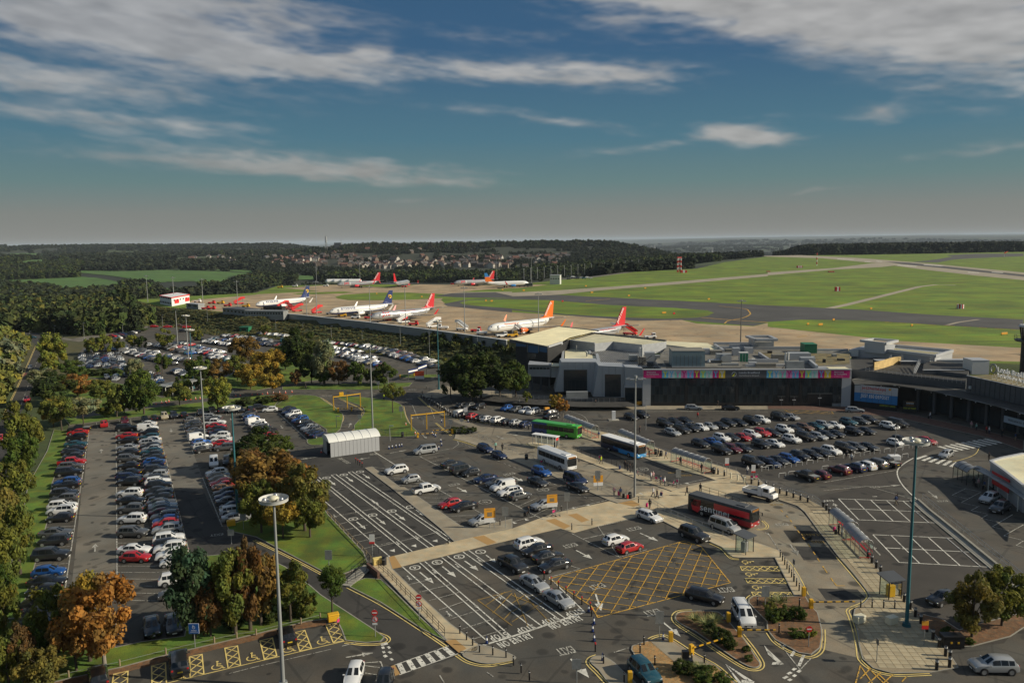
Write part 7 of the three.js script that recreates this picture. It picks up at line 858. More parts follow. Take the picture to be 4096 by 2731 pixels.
function jet(nose,tail,L,label){
const a=nose,b=tail,c=a.clone().lerp(b,.5);const g=thing('airliner',label,'airliner',[c.x,AH+.03,c.z],hd(b,a));const{body,belly=body,fin,eng,wl=fin,marks=[]}=L;
part('fuselage',PG.top,AC[body],g);part('belly',PG.belly,AC[belly],g);const f=part('tail_fin',PG.fin,AC[fin],g);
for(const s of[1,-1]){const w=part('wing',PG.wing(s),AC.grey,g);part('winglet',PG.letter(s),AC[wl],w);part('tailplane',PG.stab(s),AC.grey,g);const e=part('engine',PG.eng(s),AC[eng],g);part('intake',cylG(.8,.8,.05,18).rotateZ(PI / 2).translate(5.9,1.75,s*5),AC.dark,e);part('pylon',box(3,.5,.3,2.4,2.55,s*5),AC.grey,e);}
const win=[];for(let x=14;x>-12.5;x -=.52)for(const s of[1,-1])win.push(box(.24,.36,.06,x,3.75,s*1.86));part('cabin_windows',mrg(win),AC.dark,g);part('cockpit_windows',mrg([-1,1].map(s=>box(1.1,.5,.3,17.75,3.98,s*.72,-s*.5))),AC.dark,g);for(const x of[15.3,-13])part('door',box(.85,1.7,.05,x,3.5,-(x>0?1.84:1.36)),AC.grey,g);
for(const[x,z]of[[15.6,0],[-1,2.8],[-1,-2.8]]){const lg=part('landing_gear',mrg([cyl(.12,.12,1.4,x,.5,z,6)]),AC.grey,g);for(const o of[-.3,.3])part('wheel',cylG(x>10?.35:.55,x>10?.35:.55,.3,14).rotateX(PI / 2).translate(x,x>10?.35:.55,z+o),M.rubber,lg);}
for(const[s,x0,off,h,w,m,ff]of marks)part('fuselage_lettering',onSide(s,x0,off,h,w,ff),AC[m],g);
if(L.finText){const t=textGeo(L.finText,6.6,1.5);t.rotateZ(.98);const p=t.attributes.position;for(let i=0;i<p.count;i++)p.setXYZ(i,-14.6 - p.getX(i),5.9+p.getY(i),-.23);t.computeVertexNormals();part('fin_lettering',t,AC.white,f);}
if(L.finMark){part('fin_emblem',mrg([new THREE.TorusGeometry(.85,.22,8,20,4.6).rotateZ(.6).translate(-17.6,9,-.22),...[-.4,-.1,.2].map(o=>box(.14,1.2,.1,-17.6+o,9,-.24)),bar(V(-16.7,10.1,-.22),V(-16.4,8.6,-.22),.18)]),AC.yellow,f);}
if(L.tip)part('fin_panel',finS([[-15.3,9.2],[-17.3,12.3],[-19.5,12.3],[-19.1,9]],.44),AC[L.tip],f);
return g;
}
const LR={body:'white',belly:'navy',fin:'navy',eng:'white',wl:'white',finMark:1,marks:[['RYANAIR',13.6,.35,1.3,8.6,'navy']]},LJ={body:'silver',fin:'red',eng:'red',finText:'Jet2.com',marks:[['Jet',14.2,-.6,2.5,4.4,'red'],['2',9.6,-.8,2.2,1.7,'white'],['Friendly Low Fares',3,1.0,.75,9,'red',fontR]]};
const np=(T,x,y)=>G(T(x,y),AH+2.9),tp=(T,x,y)=>G(T(x,y),AH+4.9);
jet(np(TJ,0,735),tp(TJ,490,665),LR,'white airliner with navy tail parked farthest left');jet(np(TJ,700,800),tp(TJ,1235,725),LR,'white airliner with navy tail beside the silver jet');jet(np(TJ,1075,845),tp(TJ,1625,760),LJ,'silver airliner with red tail in the middle of the apron');
jet(np(TJ,2140,960),tp(TK,375,850),{body:'white',fin:'orange',eng:'orange',finText:'sunwing',marks:[['flysunwing',11.6,.65,.95,6.6,'orange'],['.com',4.9,.7,.6,1.6,'orange',fontR]]},'white airliner with orange tail and orange engines');
{const t=tp(TK,1050,922),n0=np(TJ,2140,960),t0=tp(TK,375,850),d=n0.clone().sub(t0).normalize();jet(t.clone().addScaledVector(d,39.5),t,{...LJ,body:'silver',finText:'jet2.com',marks:[['22kg bag allowance',-2,.85,.9,9.5,'red',fontR]]},'silver airliner with red tail behind the terminal roof');}
{const t=tp(TJ,1145,512);jet(t.clone().add(V(-34,0,20)),t,LJ,'far silver airliner with red tail beside the tanks');const u=tp(TJ,1262,525);jet(u.clone().add(V(8,0,-39)),u,LJ,'far airliner seen from behind with red fin');const w=tp(TJ,2095,525);jet(w.clone().add(V(37,0,-14)),w,{body:'white',belly:'white',fin:'orange',eng:'blue',wl:'red',tip:'blue',marks:[]},'far white airliner with orange and blue tail');const x=tp(TJ,2190,498);jet(x.clone().add(V(-34,0,18)),x,LJ,'far airliner with red tail behind the orange and blue one');}
{const p=G(TO(2215,700),AH);jet(p.clone().add(V(8,0,8)),p.clone().add(V(42,0,-12)),{body:'white',fin:'red',eng:'white',marks:[]},'white airliner mostly hidden behind the control tower');}
const gse=(name,label,cat,p,turn)=>thing(name,label,cat,[p.x,AH+.03,p.z],turn);
function stairs(p,turn,m,label){const g=gse('airstairs',label,'airstairs',p,turn);part('chassis',box(5.5,.5,1.8,0,.75,0),m,g);part('stairway',sqbar(V(-3.4,.9,0),V(2.0,3.6,0),1.3,.35),m,g);for(const s of[1,-1])part('handrail',mrg([sqbar(V(-3.4,1.8,s*.65),V(2.0,4.5,s*.65),.08,.7),box(1.6,.9,.08,2.8,4.2,s*.65)]),m,g);part('platform',box(1.7,.2,1.4,2.8,3.6,0),m,g);part('support',mrg([bar(V(2.5,1,.5),V(2.5,3.5,.5),.09),bar(V(2.5,1,-.5),V(2.5,3.5,-.5),.09)]),M.zinc,g);for(const x of[-2,2])for(const s of[1,-1])part('wheel',cyl(.38,.38,.25,0,0,0,12).rotateX(PI / 2).translate(x,.38,s*.9),M.rubber,g);}
[[TZ,90,450,.9,1,'red airstairs at the left end of the wall'],[TZ,1030,545,2.3,1,'red airstairs beside the silver jet'],[TZ,1260,580,.6,0,'white airstairs by the wall under the silver jet'],[TZ,1660,640,.6,0,'white and red airstairs near the middle of the wall'],[TZ,2040,680,2.4,0,'white airstairs by the wall near the orange jet'],[TV,580,525,2.4,0,'white airstairs at the orange jet'],[TV,2080,540,2.4,1,'dark red airstairs at the tail behind the terminal'],[TY,1330,460,.7,1,'red airstairs standing alone on the far apron'],[TY,1790,515,.7,1,'small red airstairs under the far jet'],[TY,1920,515,.7,1,'red airstairs right of the small pair'],[TY,2010,540,2.4,1,'red airstairs crossing another by the wall'],[TY,2110,560,.7,1,'red airstairs at the start of the wall']].forEach(([T,x,y,t,r,l])=>stairs(G(T(x,y),AH),t,r?M.redB:M.wht,l));
function tug(p,turn,m,label){const g=gse('apron_tug',label,'tug',p,turn);part('body',mrg([rbox(4.6,.8,2,.15,0,.85,0)]),m,g);part('cab',rbox(1.3,1.1,1.8,.12,1.4,1.75,0),m,g);part('windows',mrg([box(1.0,.55,1.84,1.4,1.9,0),box(1.34,.5,1.5,1.4,1.9,0)]),M.gDrk,g);for(const x of[-1.4,1.4])for(const s of[1,-1])part('wheel',cyl(.5,.5,.35,0,0,0,12).rotateX(PI / 2).translate(x,.5,s*.95),M.rubber,g);}
[[TZ,610,520,0,1,'white tug by the wall below the silver jet'],[TZ,790,525,0,0,'red baggage tractor by the silver nose'],[TZ,270,465,.2,2,'grey service cart near the navy tail'],[TZ,430,495,.2,3,'yellow and red belt loader by the white jet'],[TZ,1390,612,0,0,'red ground power unit by the wall'],[TZ,1790,660,3.1,1,'white pushback tug near the middle of the wall'],[TZ,2230,700,0,0,'red cart between white airstairs'],[TZ,2310,730,3.1,1,'white pushback tug before the orange jet'],[TV,360,570,.3,1,'white baggage loader by the orange jet nose'],[TV,500,565,.3,3,'yellow belt loader by the orange jet'],[TY,770,435,0,1,'white service van beside the red building'],[TY,960,455,0,0,'red baggage tractors on the far apron'],[TY,1080,455,0,3,'orange loader at the far apron'],[TY,1175,490,0,0,'small red cart on the far apron'],[TY,1420,498,0,3,'orange and white loader by the grey hut'],[TY,960,530,0,0,'red loader row at the edge of the bank'],[TY,880,530,0,0,'red belt loader at the edge of the bank'],[TY,700,490,0,1,'grey tanker cab at the bank edge'],[TY,1880,240,0,3,'orange tanker by the far fuel store'],[TY,2080,225,0,1,'white fuel truck by the far fuel store'],[TK,1270,1045,.1,1,'white pickup truck behind the terminal roof'],[TJ,1950,545,0,1,'white van on the far apron'],[TJ,1812,548,0,0,'red cart on the far apron edge'],[TJ,640,565,0,1,'pale fuel bowser by the white tanks'],[TJ,910,558,0,1,'white car by the far silver jet'],[TJ,1360,572,0,0,'red trolleys by the far red fin']].forEach(([T,x,y,t,c,l])=>tug(G(T(x,y),AH),t,[M.redB,M.wht,M.zinc,M.yMet][c],l));
{const p=G(TK(80,568),AH),g=gse('airside_bus','long dark airside bus on the far apron','bus',p,.05);part('body',rbox(20,2.6,2.6,.2,0,1.7,0),M.cDrk,g);part('windows',box(19,1,2.64,0,2.1,0),M.gDrk,g);for(const x of[-7,-1,6])part('wheel',cyl(.5,.5,2.64,0,-1.32,0,12).rotateX(PI / 2).translate(x,.5,0),M.rubber,g);}
{const w=GS(TJ,[250,802,1050,885,1600,950,2352,1052],7.7).map(p=>p.add(V(-2,0,2))),g=thing('airfield_wall','long grey blast wall with white coping along the apron edge','wall',[0,0,0]);for(let i=0;i<w.length - 1;i++){const a=w[i],b=w[i+1];part('wall_panel',sqbar(V(a.x,5.9,a.z),V(b.x,5.9,b.z),.35,3.6 - i*.004),M.zinc,g);part('coping',sqbar(V(a.x,7.78,a.z),V(b.x,7.78,b.z),.9,.2),M.wht,g);}}
function hut(T,x1,y1,x2,y2,depth,h,label,wm,rm,wins=6,base=AH){const a=G(T(x1,y1),base),b=G(T(x2,y2),base),L=a.distanceTo(b),g=thing('airside_hut',label,'building',[a.x,base - 1.5,a.z],hd(a,b));part('wall',box(L,h+1.5,depth,L / 2,(h+1.5)/ 2,-depth / 2),wm,g);part('roof',box(L+.6,.25,depth+.6,L / 2,h+1.62,-depth / 2),rm,g);for(let k=0;k<wins;k++)part('window',box(L / wins*.5,.9,.08,(k+.5)*L / wins,1.5+h*.62,.02),M.gDrk,g);return[g,L];}
hut(TY,1110,590,1410,620,9,3.2,'low grey hut beside the glazed walkway',M.zinc,M.cDrk);hut(TY,1412,625,1925,632,5,3,'glazed walkway hut joining the wall',M.zinc,M.zinc,14);hut(TY,620,515,780,530,4,3,'small grey cabin on the bank edge',M.zinc,M.cPal,2);hut(TY,1655,560,1905,570,3,3,'dark glazed coach shelter on the apron',M.cladBlack,M.blkS,5);hut(TK,348,545,440,545,8,8,'pale boxy equipment block beyond the taxiway',M.wMet,M.cPal,4);hut(TY,1335,850,1455,850,4,3,'green steel store by the far gate',M.greenMetal,M.greenMetal,1,0);
{const a=G(TY(265,455),AH),b=G(TY(425,488),AH),c=G(TY(665,440),AH),u=b.clone().sub(a),v=c.clone().sub(b),g=thing('handling_building','white two storey building with red trim on the apron edge','building',[0,0,0]),H=heightAt(b,TY(0,368)[1]),q=[a,b,c,a.clone().add(v)];prism(g,q,AH - 1,H,M.wht,M.wht);parapet(g,q,H - .5,.55,.5,M.redB,'red_trim');for(let r=0;r<2;r++)for(let k=0;k<7;k++){const p=a.clone().addScaledVector(u,(k+.5)/ 7);part('window',box(1,1,.5,p.x,AH+1.8+r*3,p.z),M.gDrk,g);}for(let k=0;k<5;k++){const p=b.clone().addScaledVector(v,(k+.7)/ 6);part('window',box(1,1,.5,p.x,H - 2,p.z),M.gDrk,g);}for(const k of[.27,.86]){const p=b.clone().addScaledVector(v,k);part('red_sign',box(v.length()*.24,2.4,.4,p.x,AH+2.6,p.z+.15,hd(b,c)),M.redB,g);}}
for(let k=0;k<4;k++){const p=G(TJ(705+k*66,545),AH),g=thing('storage_tank',`white horizontal fuel tank on the far apron, ${ord(k + 1)} from the left`,'tank',p,.1);part('shell',new THREE.CapsuleGeometry(2.3,9,6,16).rotateZ(PI / 2).translate(0,2.7,0),M.wht,g);part('saddle',mrg([box(.8,2,4,-4,.8,0),box(.8,2,4,4,.8,0)]),M.zinc,g);}
{const p=G(TK(1537,432),AH),H=heightAt(p,TK(0,305)[1])- AH,g=thing('radar_tower','red and white lattice radar tower on the airfield','tower',p),s=1.9;for(const[x,z]of[[1,1],[1,-1],[-1,1],[-1,-1]])part('leg',mrg(Array.from({length:6},(_,k)=>paintG(bar(V(x*s,H*k / 6,z*s),V(x*s,H*(k+1)/ 6,z*s),.4,5),k % 2?[.7,.7,.7]:[.6,.04,.03]))),std({vertexColors:true}),g);for(let k=0;k<6;k++){const y0=H*k / 6,y1=H*(k+1)/ 6;part('brace',mrg([bar(V(-s,y0,s),V(s,y1,s),.25,4),bar(V(s,y0,s),V(-s,y1,s),.25,4),bar(V(s,y0,-s),V(s,y1,s),.25,4),box(2*s,.5,2*s,0,y1,0)]),k % 2?M.wMet:M.red,g);}part('radar_dish',rbox(5.2,1.8,1.4,.4,0,H+.6,0),M.redB,g);const q=G(TK(1578,438),AH),e=thing('equipment_hut','red and white striped hut beside the radar tower','hut',q);for(let k=0;k<3;k++)part('panel',box(2.3,2.8,4,-2.3+k*2.31,1.4,0),k % 2?M.wht:M.redB,e);}
function striped(T,x,y,w,h,n,label,round){const p=G(T(x,y),AH),g=thing('marker_hut',label,'marker',p);for(let k=0;k<n;k++){const m=k % 2?M.wht:M.red;if(round){const a0=k / n*6.283;part('stripe',cylG(w / 2,w / 2,h,4,1,true,a0,6.3 / n).translate(0,h / 2,0),new THREE.MeshStandardMaterial({color:m.color,roughness:.6,side:THREE.DoubleSide}),g);}else part('stripe',box(w / n,h,w*.6,(k+.5)*w / n - w / 2,h / 2,0),m,g);}part('base',box(w*1.1,.2,w*.9,0,.1,0),M.zinc,g);}
striped(TL,1770,768,3.4,2.3,14,'round red and white striped hut on the airfield',1);striped(TL,292,393,6.2,2.7,7,'red and white striped hut near the runway');striped(TL,640,608,3.3,3.1,3,'dark red and white hut in the middle of the grass');striped(TL,582,433,6,1.1,1,'long low dark red box near the taxiway');striped(TL,5,430,4,1,1,'low dark red box beside the taxiway');
[[TL,370,920,1.4],[TL,485,925,3],[TL,605,880,1.5],[TL,1325,932,1.2],[TL,2175,1010,4],[TK,1810,688,2],[TK,1075,656,2],[TK,735,626,2.5],[TK,1225,586,2],[TK,465,708,1.5],[TK,1490,822,1.5],[TK,1398,815,3],[TK,680,566,2],[TK,108,606,2.5],[TJ,2112,702,1.5],[TJ,2165,705,2],[TJ,1522,665,1.5],[TJ,1108,636,1.2],[TL,950,776,1.6],[TJ,2265,600,1.5]].forEach(([T,x,y,w],i)=>{const p=G(T(x,y),AH),g=thing('taxiway_sign',`small ${i % 4 == 1 ? 'wide ' : ''}yellow taxiway sign on the grass, ${ord(i + 1)} counted from the right`,'sign',p,.3);part('panel',rbox(w*.75,.85,.3,.05,0,.65,0),[10,9].includes(i)?M.redB:M.orangeSign,g);part('foot',mrg([box(.15,.3,.3,-w*.35,.15,0),box(.15,.3,.3,w*.35,.15,0)]),M.blkS,g);});
{const p=G(TL(2175,292),AH),g=thing('windsock','orange windsock on the far right airfield','windsock',p);part('pole',cyl(.15,.1,9,0,0,0,6),M.wht,g);part('sock',cylG(.5,1.1,7,10).rotateZ(-1.1).translate(3,8,0),M.orangeCone,g);const q=G(TL(450,373),AH),h=thing('red_white_mast','thin red and white mast near the runway','mast',q);part('pole',cyl(.5,.4,heightAt(q,TL(0,290)[1])- AH,0,0,0,6),M.wht,h);part('band',mrg([2,8,14].map(y=>cyl(.6,.6,3,0,y,0,6))),M.red,h);}
// ---------- lamp columns ----------
function column(T,x,y,yTop,label,kind,mat=M.zinc,h0=0){
const b=G(T(x,y),h0);b.y=h0;const H=heightAt(b,T(0,yTop)[1])- h0,r=H>15?.22:.09,g=thing(kind==='post'?'lamp_post':'light_mast',label,'lamp post',b);part('column',cyl(r,r*.5,H,0,0,0,10),mat,g);
if(kind==='ring'){part('base_collar',cyl(.5,.42,.5,0,0,0,12),mat,g);part('ring_tray',mrg([cylG(1.45,1.35,.34,28,1,true).translate(0,H,0),ringG(.3,1.42,28).rotateX(PI / 2).translate(0,H - .16,0)]),new THREE.MeshStandardMaterial({color:lin(.5,.5,.47),roughness:.6,side:THREE.DoubleSide}),g);part('head_dome',new THREE.SphereGeometry(.5,16,8).scale(1,.55,1).translate(0,H+.12,0),M.cream,g);for(let k=0;k<3;k++)part('floodlight',new THREE.SphereGeometry(.24,10,7).translate(Math.cos(k*2.1+.4)*.95,H+.12,Math.sin(k*2.1+.4)*.95),M.alloy,g);}
else if(kind==='flood'){part('crossarm',mrg([box(2.8,.14,.14,0,H - .1,0),box(.14,.14,1.6,0,H - .1,0),cyl(.3,.3,.4,0,H - .1,0,8)]),M.galv,g);for(const[a,z]of[[-1.35,0],[1.35,0],[-.7,.6],[.7,.6]])part('floodlight',rbox(.75,.2,.5,.06,a,H - .28,z),M.alloy,g);}
else if(kind==='post'){part('lantern',rbox(.95,.13,.32,.05,.4,H+.02,0),M.alloy,g);}
return g;
}
column(TW,650,1575,1147,'tall pale ring topped light mast in the left foreground','ring',M.zinc);column(TW,2083,1440,1014,'tall teal ring topped light mast in the right foreground','ring',M.teal);column(TW,546,1195,937,'teal ring topped light mast beside the russet trees','ring',M.teal);column(TW,470,1020,845,'pale ring topped light mast over the short rows','ring',M.zinc);column(TA,1730,680,155,'ring topped light mast above the covered walkway','ring',M.teal);column(TA,1690,480,28,'ring topped light mast in the far car park','ring',M.zinc);
column(TW,1458,1142,866,'tall grey light mast between the bus platforms','flood');column(TB,1045,1042,318,'tall plain light mast on the grass mound','flood');column(TB,1638,690,80,'tall teal light mast by the taxi gate','ring',M.teal);column(TC,2050,290,-108,'dark floodlight mast behind the terminal roofs','flood',M.cDrk,6);column(TC,1200,1050,775,'short pole with cameras in the taxi lot','post');
[[TY,100,430,75,'first of the left'],[TY,455,440,97,'second of the left'],[TY,845,495,122,'third of the left'],[TY,1313,545,150,'fourth of the left'],[TY,2240,615,215,'fifth from the left'],[TZ,90,470,20,'beside the left red stairs'],[TZ,810,590,85,'at the middle of the wall'],[TZ,1285,610,60,'behind the silver engine'],[TZ,2080,710,100,'near the orange jet'],[TV,855,495,-20,'in front of the orange jet'],[TJ,555,520,330,'beside the far apron'],[TJ,955,520,325,'beyond the white tanks'],[TJ,2212,500,300,'beyond the far jets'],[TK,180,550,297,'beside the far bus']].forEach(([T,x,y,t,w])=>column(T,x,y,t,`slim apron floodlight mast ${w}`,'flood',M.zinc,AH));
[[TB,1295,330,95],[TB,1555,410,145],[TB,1985,400,190],[TB,178,180,65],[TB,420,190,90],[TB,675,255,120],[TB,952,285,165],[TA,755,280,95],[TA,943,185,50],[TA,1100,200,100],[TA,1188,130,5],[TA,1300,120,40],[TA,1455,135,20],[TA,1590,300,-20],[TA,270,310,170],[TA,402,440,350],[TA,485,190,118],[TA,60,560,452],[TA,340,560,515],[TA,72,1330,1145],[TA,240,860,765],[TA,1860,130,-40],[TB,1185,690,530],[TB,1200,1150,1015],[TB,720,1035,930],[TC,68,840,745],[TE,-20,100,-20]].forEach(([T,x,y,t],i)=>column(T,x,y,t,`slim street lamp ${i < 7 ? 'below the airfield bank' : i < 14 ? 'around the far car park' : i < 21 ? 'beside the approach road' : 'near the grass mounds'}, ${ord((i < 7 ? i : i < 14 ? i - 7 : i < 21 ? i - 14 : i - 21) + 1)} of its line`,'post',M.zinc));
for(let k=0;k<18;k++){const p=G(TK(110+k*62,505 - k*6.2),AH),g=thing('lamp_post',`far perimeter road lamp, ${ord(k + 1)} from the left`,'lamp post',p);part('column',cyl(.25,.2,11,0,0,0,5),M.zinc,g);part('lantern',box(1.2,.3,.6,0,11,0),M.wht,g);}
// ---------- buses, vans, truck ----------
function bus(T,rear,front,L,label,c){// rear and front: readings of the near bottom edge
const a=G(T(...rear)),b=G(T(...front)),d=b.clone().sub(a).normalize(),t=hd(a,b),s=V(-d.z,0,d.x);if(s.z>0)s.negate();const m=a.clone().lerp(b,.5).addScaledVector(s,1.25),g=thing('bus',label,'bus',[m.x,.03,m.z],t),h=L / 2,W=2.5,H=c.H||2.95;
part('body',rbox(L,H - .35,W,.22,0,(H - .35)/ 2+.33,0),c.body,g);if(c.rear)part('rear_panel',rbox(L*.36,H - .33,W+.03,.22,-h+L*.18 - .01,(H - .33)/ 2+.34,0),c.rear,g);if(c.skirt)part('skirt',rbox(c.skirtL||L*.5,.95,W+.04,.1,h -(c.skirtL||L*.5)/ 2+.01,.82,0),c.skirt,g);part('roof',rbox(L - .2,.16,W - .16,.07,0,H+.02,0),c.roof||c.body,g);
const n=Math.round(L / 1.45);for(const q of[1,-1])for(let k=0;k<n;k++)part('side_window',box((L - 1.4)/ n - .07,1.0,.04,-h+.6+(k+.5)*(L - 1.4)/ n,1.98,q*(W / 2+(c.rear&&k<n*.38?.022:.008))),M.gDrk,g);
part('windscreen',rbox(.06,1.55,W - .3,.03,h+.0,1.85,0),M.gDrk,g);part('destination_sign',box(.05,.3,W - .7,h+.012,H - .18,0),std({color:lin(.25,.1,.01)}),g);part('rear_window',box(.05,.9,W - .7,-h - .01,2.1,0),M.gDrk,g);
for(const q of[1,-1]){part('headlight',rbox(.08,.22,.4,.03,h,.8,q*.9),M.lamp,g);part('tail_light',box(.06,.35,.2,-h,1,q*1.05),M.tail,g);part('mirror',mrg([box(.5,.06,.06,h+.2,2.3,q*1.3),box(.1,.45,.22,h+.4,2.05,q*1.34)]),M.black,g);for(const x of[-h*.52,h*.55]){const w=part('wheel',cylG(.48,.48,.3,16).rotateX(PI / 2).translate(x,.48,q*(W / 2 - .1)),M.rubber,g);part('rim',cylG(.27,.27,.32,12).rotateX(PI / 2).translate(x,.48,q*(W / 2 - .1)),M.alloy,w);}}
part('number_plate',box(.03,.12,.52,h+.03,.5,0),M.plateW,g);part('roof_pod',rbox(1.6,.2,1.3,.08,h*.62,H+.14,0),c.roof||c.body,g);
const put=(str,x,y,w,hh,mat,f)=>{const q=textGeo(str,w,hh,f);q.translate(x,y,W / 2+.035);part('lettering',q,mat,g);};if(c.deco)c.deco(g,put,h,W);return g;
}
const pt=(r,g,b)=>gloss(r,g,b);
bus(TR,[1105,395],[1640,472],12.2,'bright green bus with dark blue rear end',{body:pt(.06,.42,.03),rear:pt(.01,.05,.2),roof:pt(.06,.42,.03)});bus(TR,[1165,712],[1530,858],10.4,'plain white single deck bus at the front platform',{body:pt(.72,.72,.7)});
bus(TR,[1935,575],[2330,700],11.6,'dark blue bus with white roof and light blue front',{body:pt(.012,.02,.05),skirt:pt(.03,.25,.55),roof:M.wht,deco:(g,put)=>put('flying tiger',-1.6,.85,3.4,.6,AC.blue)});
bus(TS,[925,890],[1580,1082],11.8,'black and red bus with white lettering',{body:pt(.014,.014,.016),skirt:pt(.32,.012,.02),skirtL:6.6,H:3.1,roof:M.cDrk,deco:(g,put,h,W)=>{const s=new THREE.Shape();[[-4.9,.7],[-5.2,1.7],[-4.6,2.5],[-3.3,2.6],[-3.2,1.2],[-3.9,.45]].forEach((p,i)=>i?s.lineTo(...p):s.moveTo(...p));part('shield',new THREE.ShapeGeometry(s).translate(0,0,W / 2+.028),AC.red,g);part('red_panel',box(6.4,1.0,.02,h - 3.5,2.25,W / 2+.035),AC.red,g);put('sentinel',-3.4,1.0,5.4,1.05,AC.white);}});
lot(TS,hd(S_(1180,1100),S_(1430,1190)),[[1320,1090,'S','m','silver minibus beside the black and red bus'],[-440,530,'N','m','dark blue minibus behind the front railing']]);
{const a=S_(1570,700),b=S_(1870,775),c=a.clone().lerp(b,.5).add(V(.6,0,-.9)),g=thing('tipper_truck','white crew cab tipper truck on the bus road','truck',[c.x,.03,c.z],hd(a,b));part('chassis',box(5.6,.3,1.6,0,.65,0),M.black,g);part('load_bed',mrg([box(2.9,.12,2.1,-1.45,1.0,0),box(2.9,.5,.08,-1.45,1.3,1.03),box(2.9,.5,.08,-1.45,1.3,-1.03),box(.08,.5,2.1,-2.88,1.3,0)]),M.wht,g);part('load',box(2.7,.4,1.9,-1.45,1.27,0),M.roofGrey,g);part('tool_locker',box(.7,1.6,2.0,.35,1.6,0),M.wht,g);part('cab',rbox(1.5,1.55,1.95,.2,1.45,1.55,0),M.wht,g);part('bonnet',rbox(1.0,.8,1.85,.2,2.4,1.0,0),M.wht,g);part('windscreen',sqbar(V(2.1,1.45,0),V(2.62,1.3,0),1.7,.03).translate(-.02,.25,0),M.gDrk,g);for(const s of[1,-1])part('side_window',box(.9,.6,.04,1.5,1.95,s*.98),M.gDrk,g);for(const x of[-1.6,1.95])for(const s of[1,-1])part('wheel',cyl(.36,.36,.25,0,-.12,0,14).rotateX(PI / 2).translate(x,.36,s*.88),M.rubber,g);part('bumper',box(.2,.35,1.8,2.92,.55,0),M.black,g);}
// ---------- shelters and kiosks ----------
M.vault=new THREE.MeshPhysicalMaterial({color:lin(.3,.31,.32),roughness:.35,transmission:.35,thickness:0,side:THREE.DoubleSide});
function vault(T,p,q,W,label,red=true,mat=M.galv){const a=G(T(...p)),b=G(T(...q)),L=a.distanceTo(b),g=thing('bus_shelter',label,'shelter',[a.x,.12,a.z],hd(a,b)),n=Math.max(2,Math.round(L / 1.7)),arc=cylG(W / 2 / Math.sin(1.1),W / 2 / Math.sin(1.1),L,14,1,true,-1.1,2.2).rotateZ(PI / 2).rotateX(-PI / 2).rotateX(PI / 2);arc.computeBoundingBox();const R=W / 2 / Math.sin(1.1);
{const pos=[],k=12;for(let i=0;i<k;i++){const f=j=>{const t=lerp(-1.1,1.1,j / k);return[2.3+R*(Math.cos(t)- Math.cos(1.1)),R*Math.sin(t)- W / 2];},u=f(i),v=f(i+1);pos.push(0,...u,L,...u,L,...v,0,...u,L,...v,0,...v);}part('vaulted_roof',toCreasedNormals(tris(pos),1),M.vault,g);for(let i=0;i<=n;i++)part('roof_rib',mrg(Array.from({length:k},(_,j)=>{const t0=lerp(-1.1,1.1,j / k),t1=lerp(-1.1,1.1,(j+1)/ k),e=t=>V(i*L / n,2.32+R*(Math.cos(t)- Math.cos(1.1)),R*Math.sin(t)- W / 2);return bar(e(t0),e(t1),.035,4);})),mat,g);}
for(let i=0;i<=n;i++)for(const z of[0,-W])part('post',box(.08,2.3,.08,i*L / n,1.15,z),mat,g);for(let i=0;i<n;i++)part('glass_panel',box(L / n - .12,1.7,.02,(i+.5)*L / n,1.25,-W),M.glassClear,g);for(const z of[0,-W])part('eaves_rail',box(L,.1,.1,L / 2,2.3,z),mat,g);for(const x of[0,L])part('end_glass',box(.02,1.7,W - .2,x,1.25,-W / 2),M.glassClear,g);if(red){part('perch_rail',box(L,.08,.3,L / 2,.7,-W+.4),M.redB,g);part('base_rail',mrg([box(L,.08,.05,L / 2,.22,-W+.05),box(.05,.08,W,0,.22,-W / 2),box(.05,.08,W,L,.22,-W / 2)]),M.redB,g);}return g;}
vault(TS,[690,300],[1075,435],2.0,'long arched glass bus shelter on the rear platform');vault(TS,[60,60],[400,210],2.0,'arched shelter behind the dark blue bus');vault(TR,[1480,320],[1810,460],2.0,'arched shelter behind the green bus');vault(TX,[60,900],[255,1070],1.9,'rear arched shelter on the slab pavement');vault(TX,[215,1080],[415,1290],1.9,'front arched shelter on the slab pavement');vault(TX,[1520,330],[1680,420],2.9,'dark framed smoking shelter by the annex',false,M.black);
{const a=R_(1120,535),b=R_(1390,575),L=a.distanceTo(b),g=thing('bus_shelter','flat roofed white framed shelter on the small island','shelter',[a.x,.12,a.z],hd(a,b));part('flat_roof',box(L+.4,.14,1.7,L / 2,2.45,-.7),M.wht,g);for(let i=0;i<5;i++)for(const z of[0,-1.4])part('post',box(.09,2.4,.09,i*L / 4,1.2,z),M.wMet,g);for(let i=0;i<4;i++)part('glass_panel',box(L / 4 - .15,1.8,.02,(i+.5)*L / 4,1.2,-1.4),M.glassClear,g);part('red_sign',box(.06,.5,1.0,L,1.9,-.7),M.redB,g);part('bench',box(L*.8,.06,.35,L / 2,.5,-1.1),M.galv,g);}
function kiosk(T,p,label,yellow,t){const c=G(T(...p)),g=thing('kiosk',label,'kiosk',[c.x,.12,c.z],t);for(const x of[-.85,.85])for(const z of[-.9,.9])part('post',box(.09,2.5,.09,x,1.25,z),M.black,g);part('roof',sqbar(V(-1.2,2.75,0),V(1.2,2.45,0),2.5,.1),M.cDrk,g);for(const z of[-.9,.9])part('glass_panel',box(1.6,2.2,.02,0,1.25,z),M.glassClear,g);part('glass_panel',box(.02,2.2,1.7,-.85,1.25,0),M.glassClear,g);part('machine',rbox(.7,1.5,.9,.05,0,.78,0),yellow?M.yMet:M.zinc,g);if(yellow){part('sign',box(.03,.3,1.5,.9,2.2,0),M.navy,g);part('lettering',textGeo('Pay Station',1.1,.17).rotateY(PI / 2).translate(.93,2.12,.5),M.wht,g);}return g;}
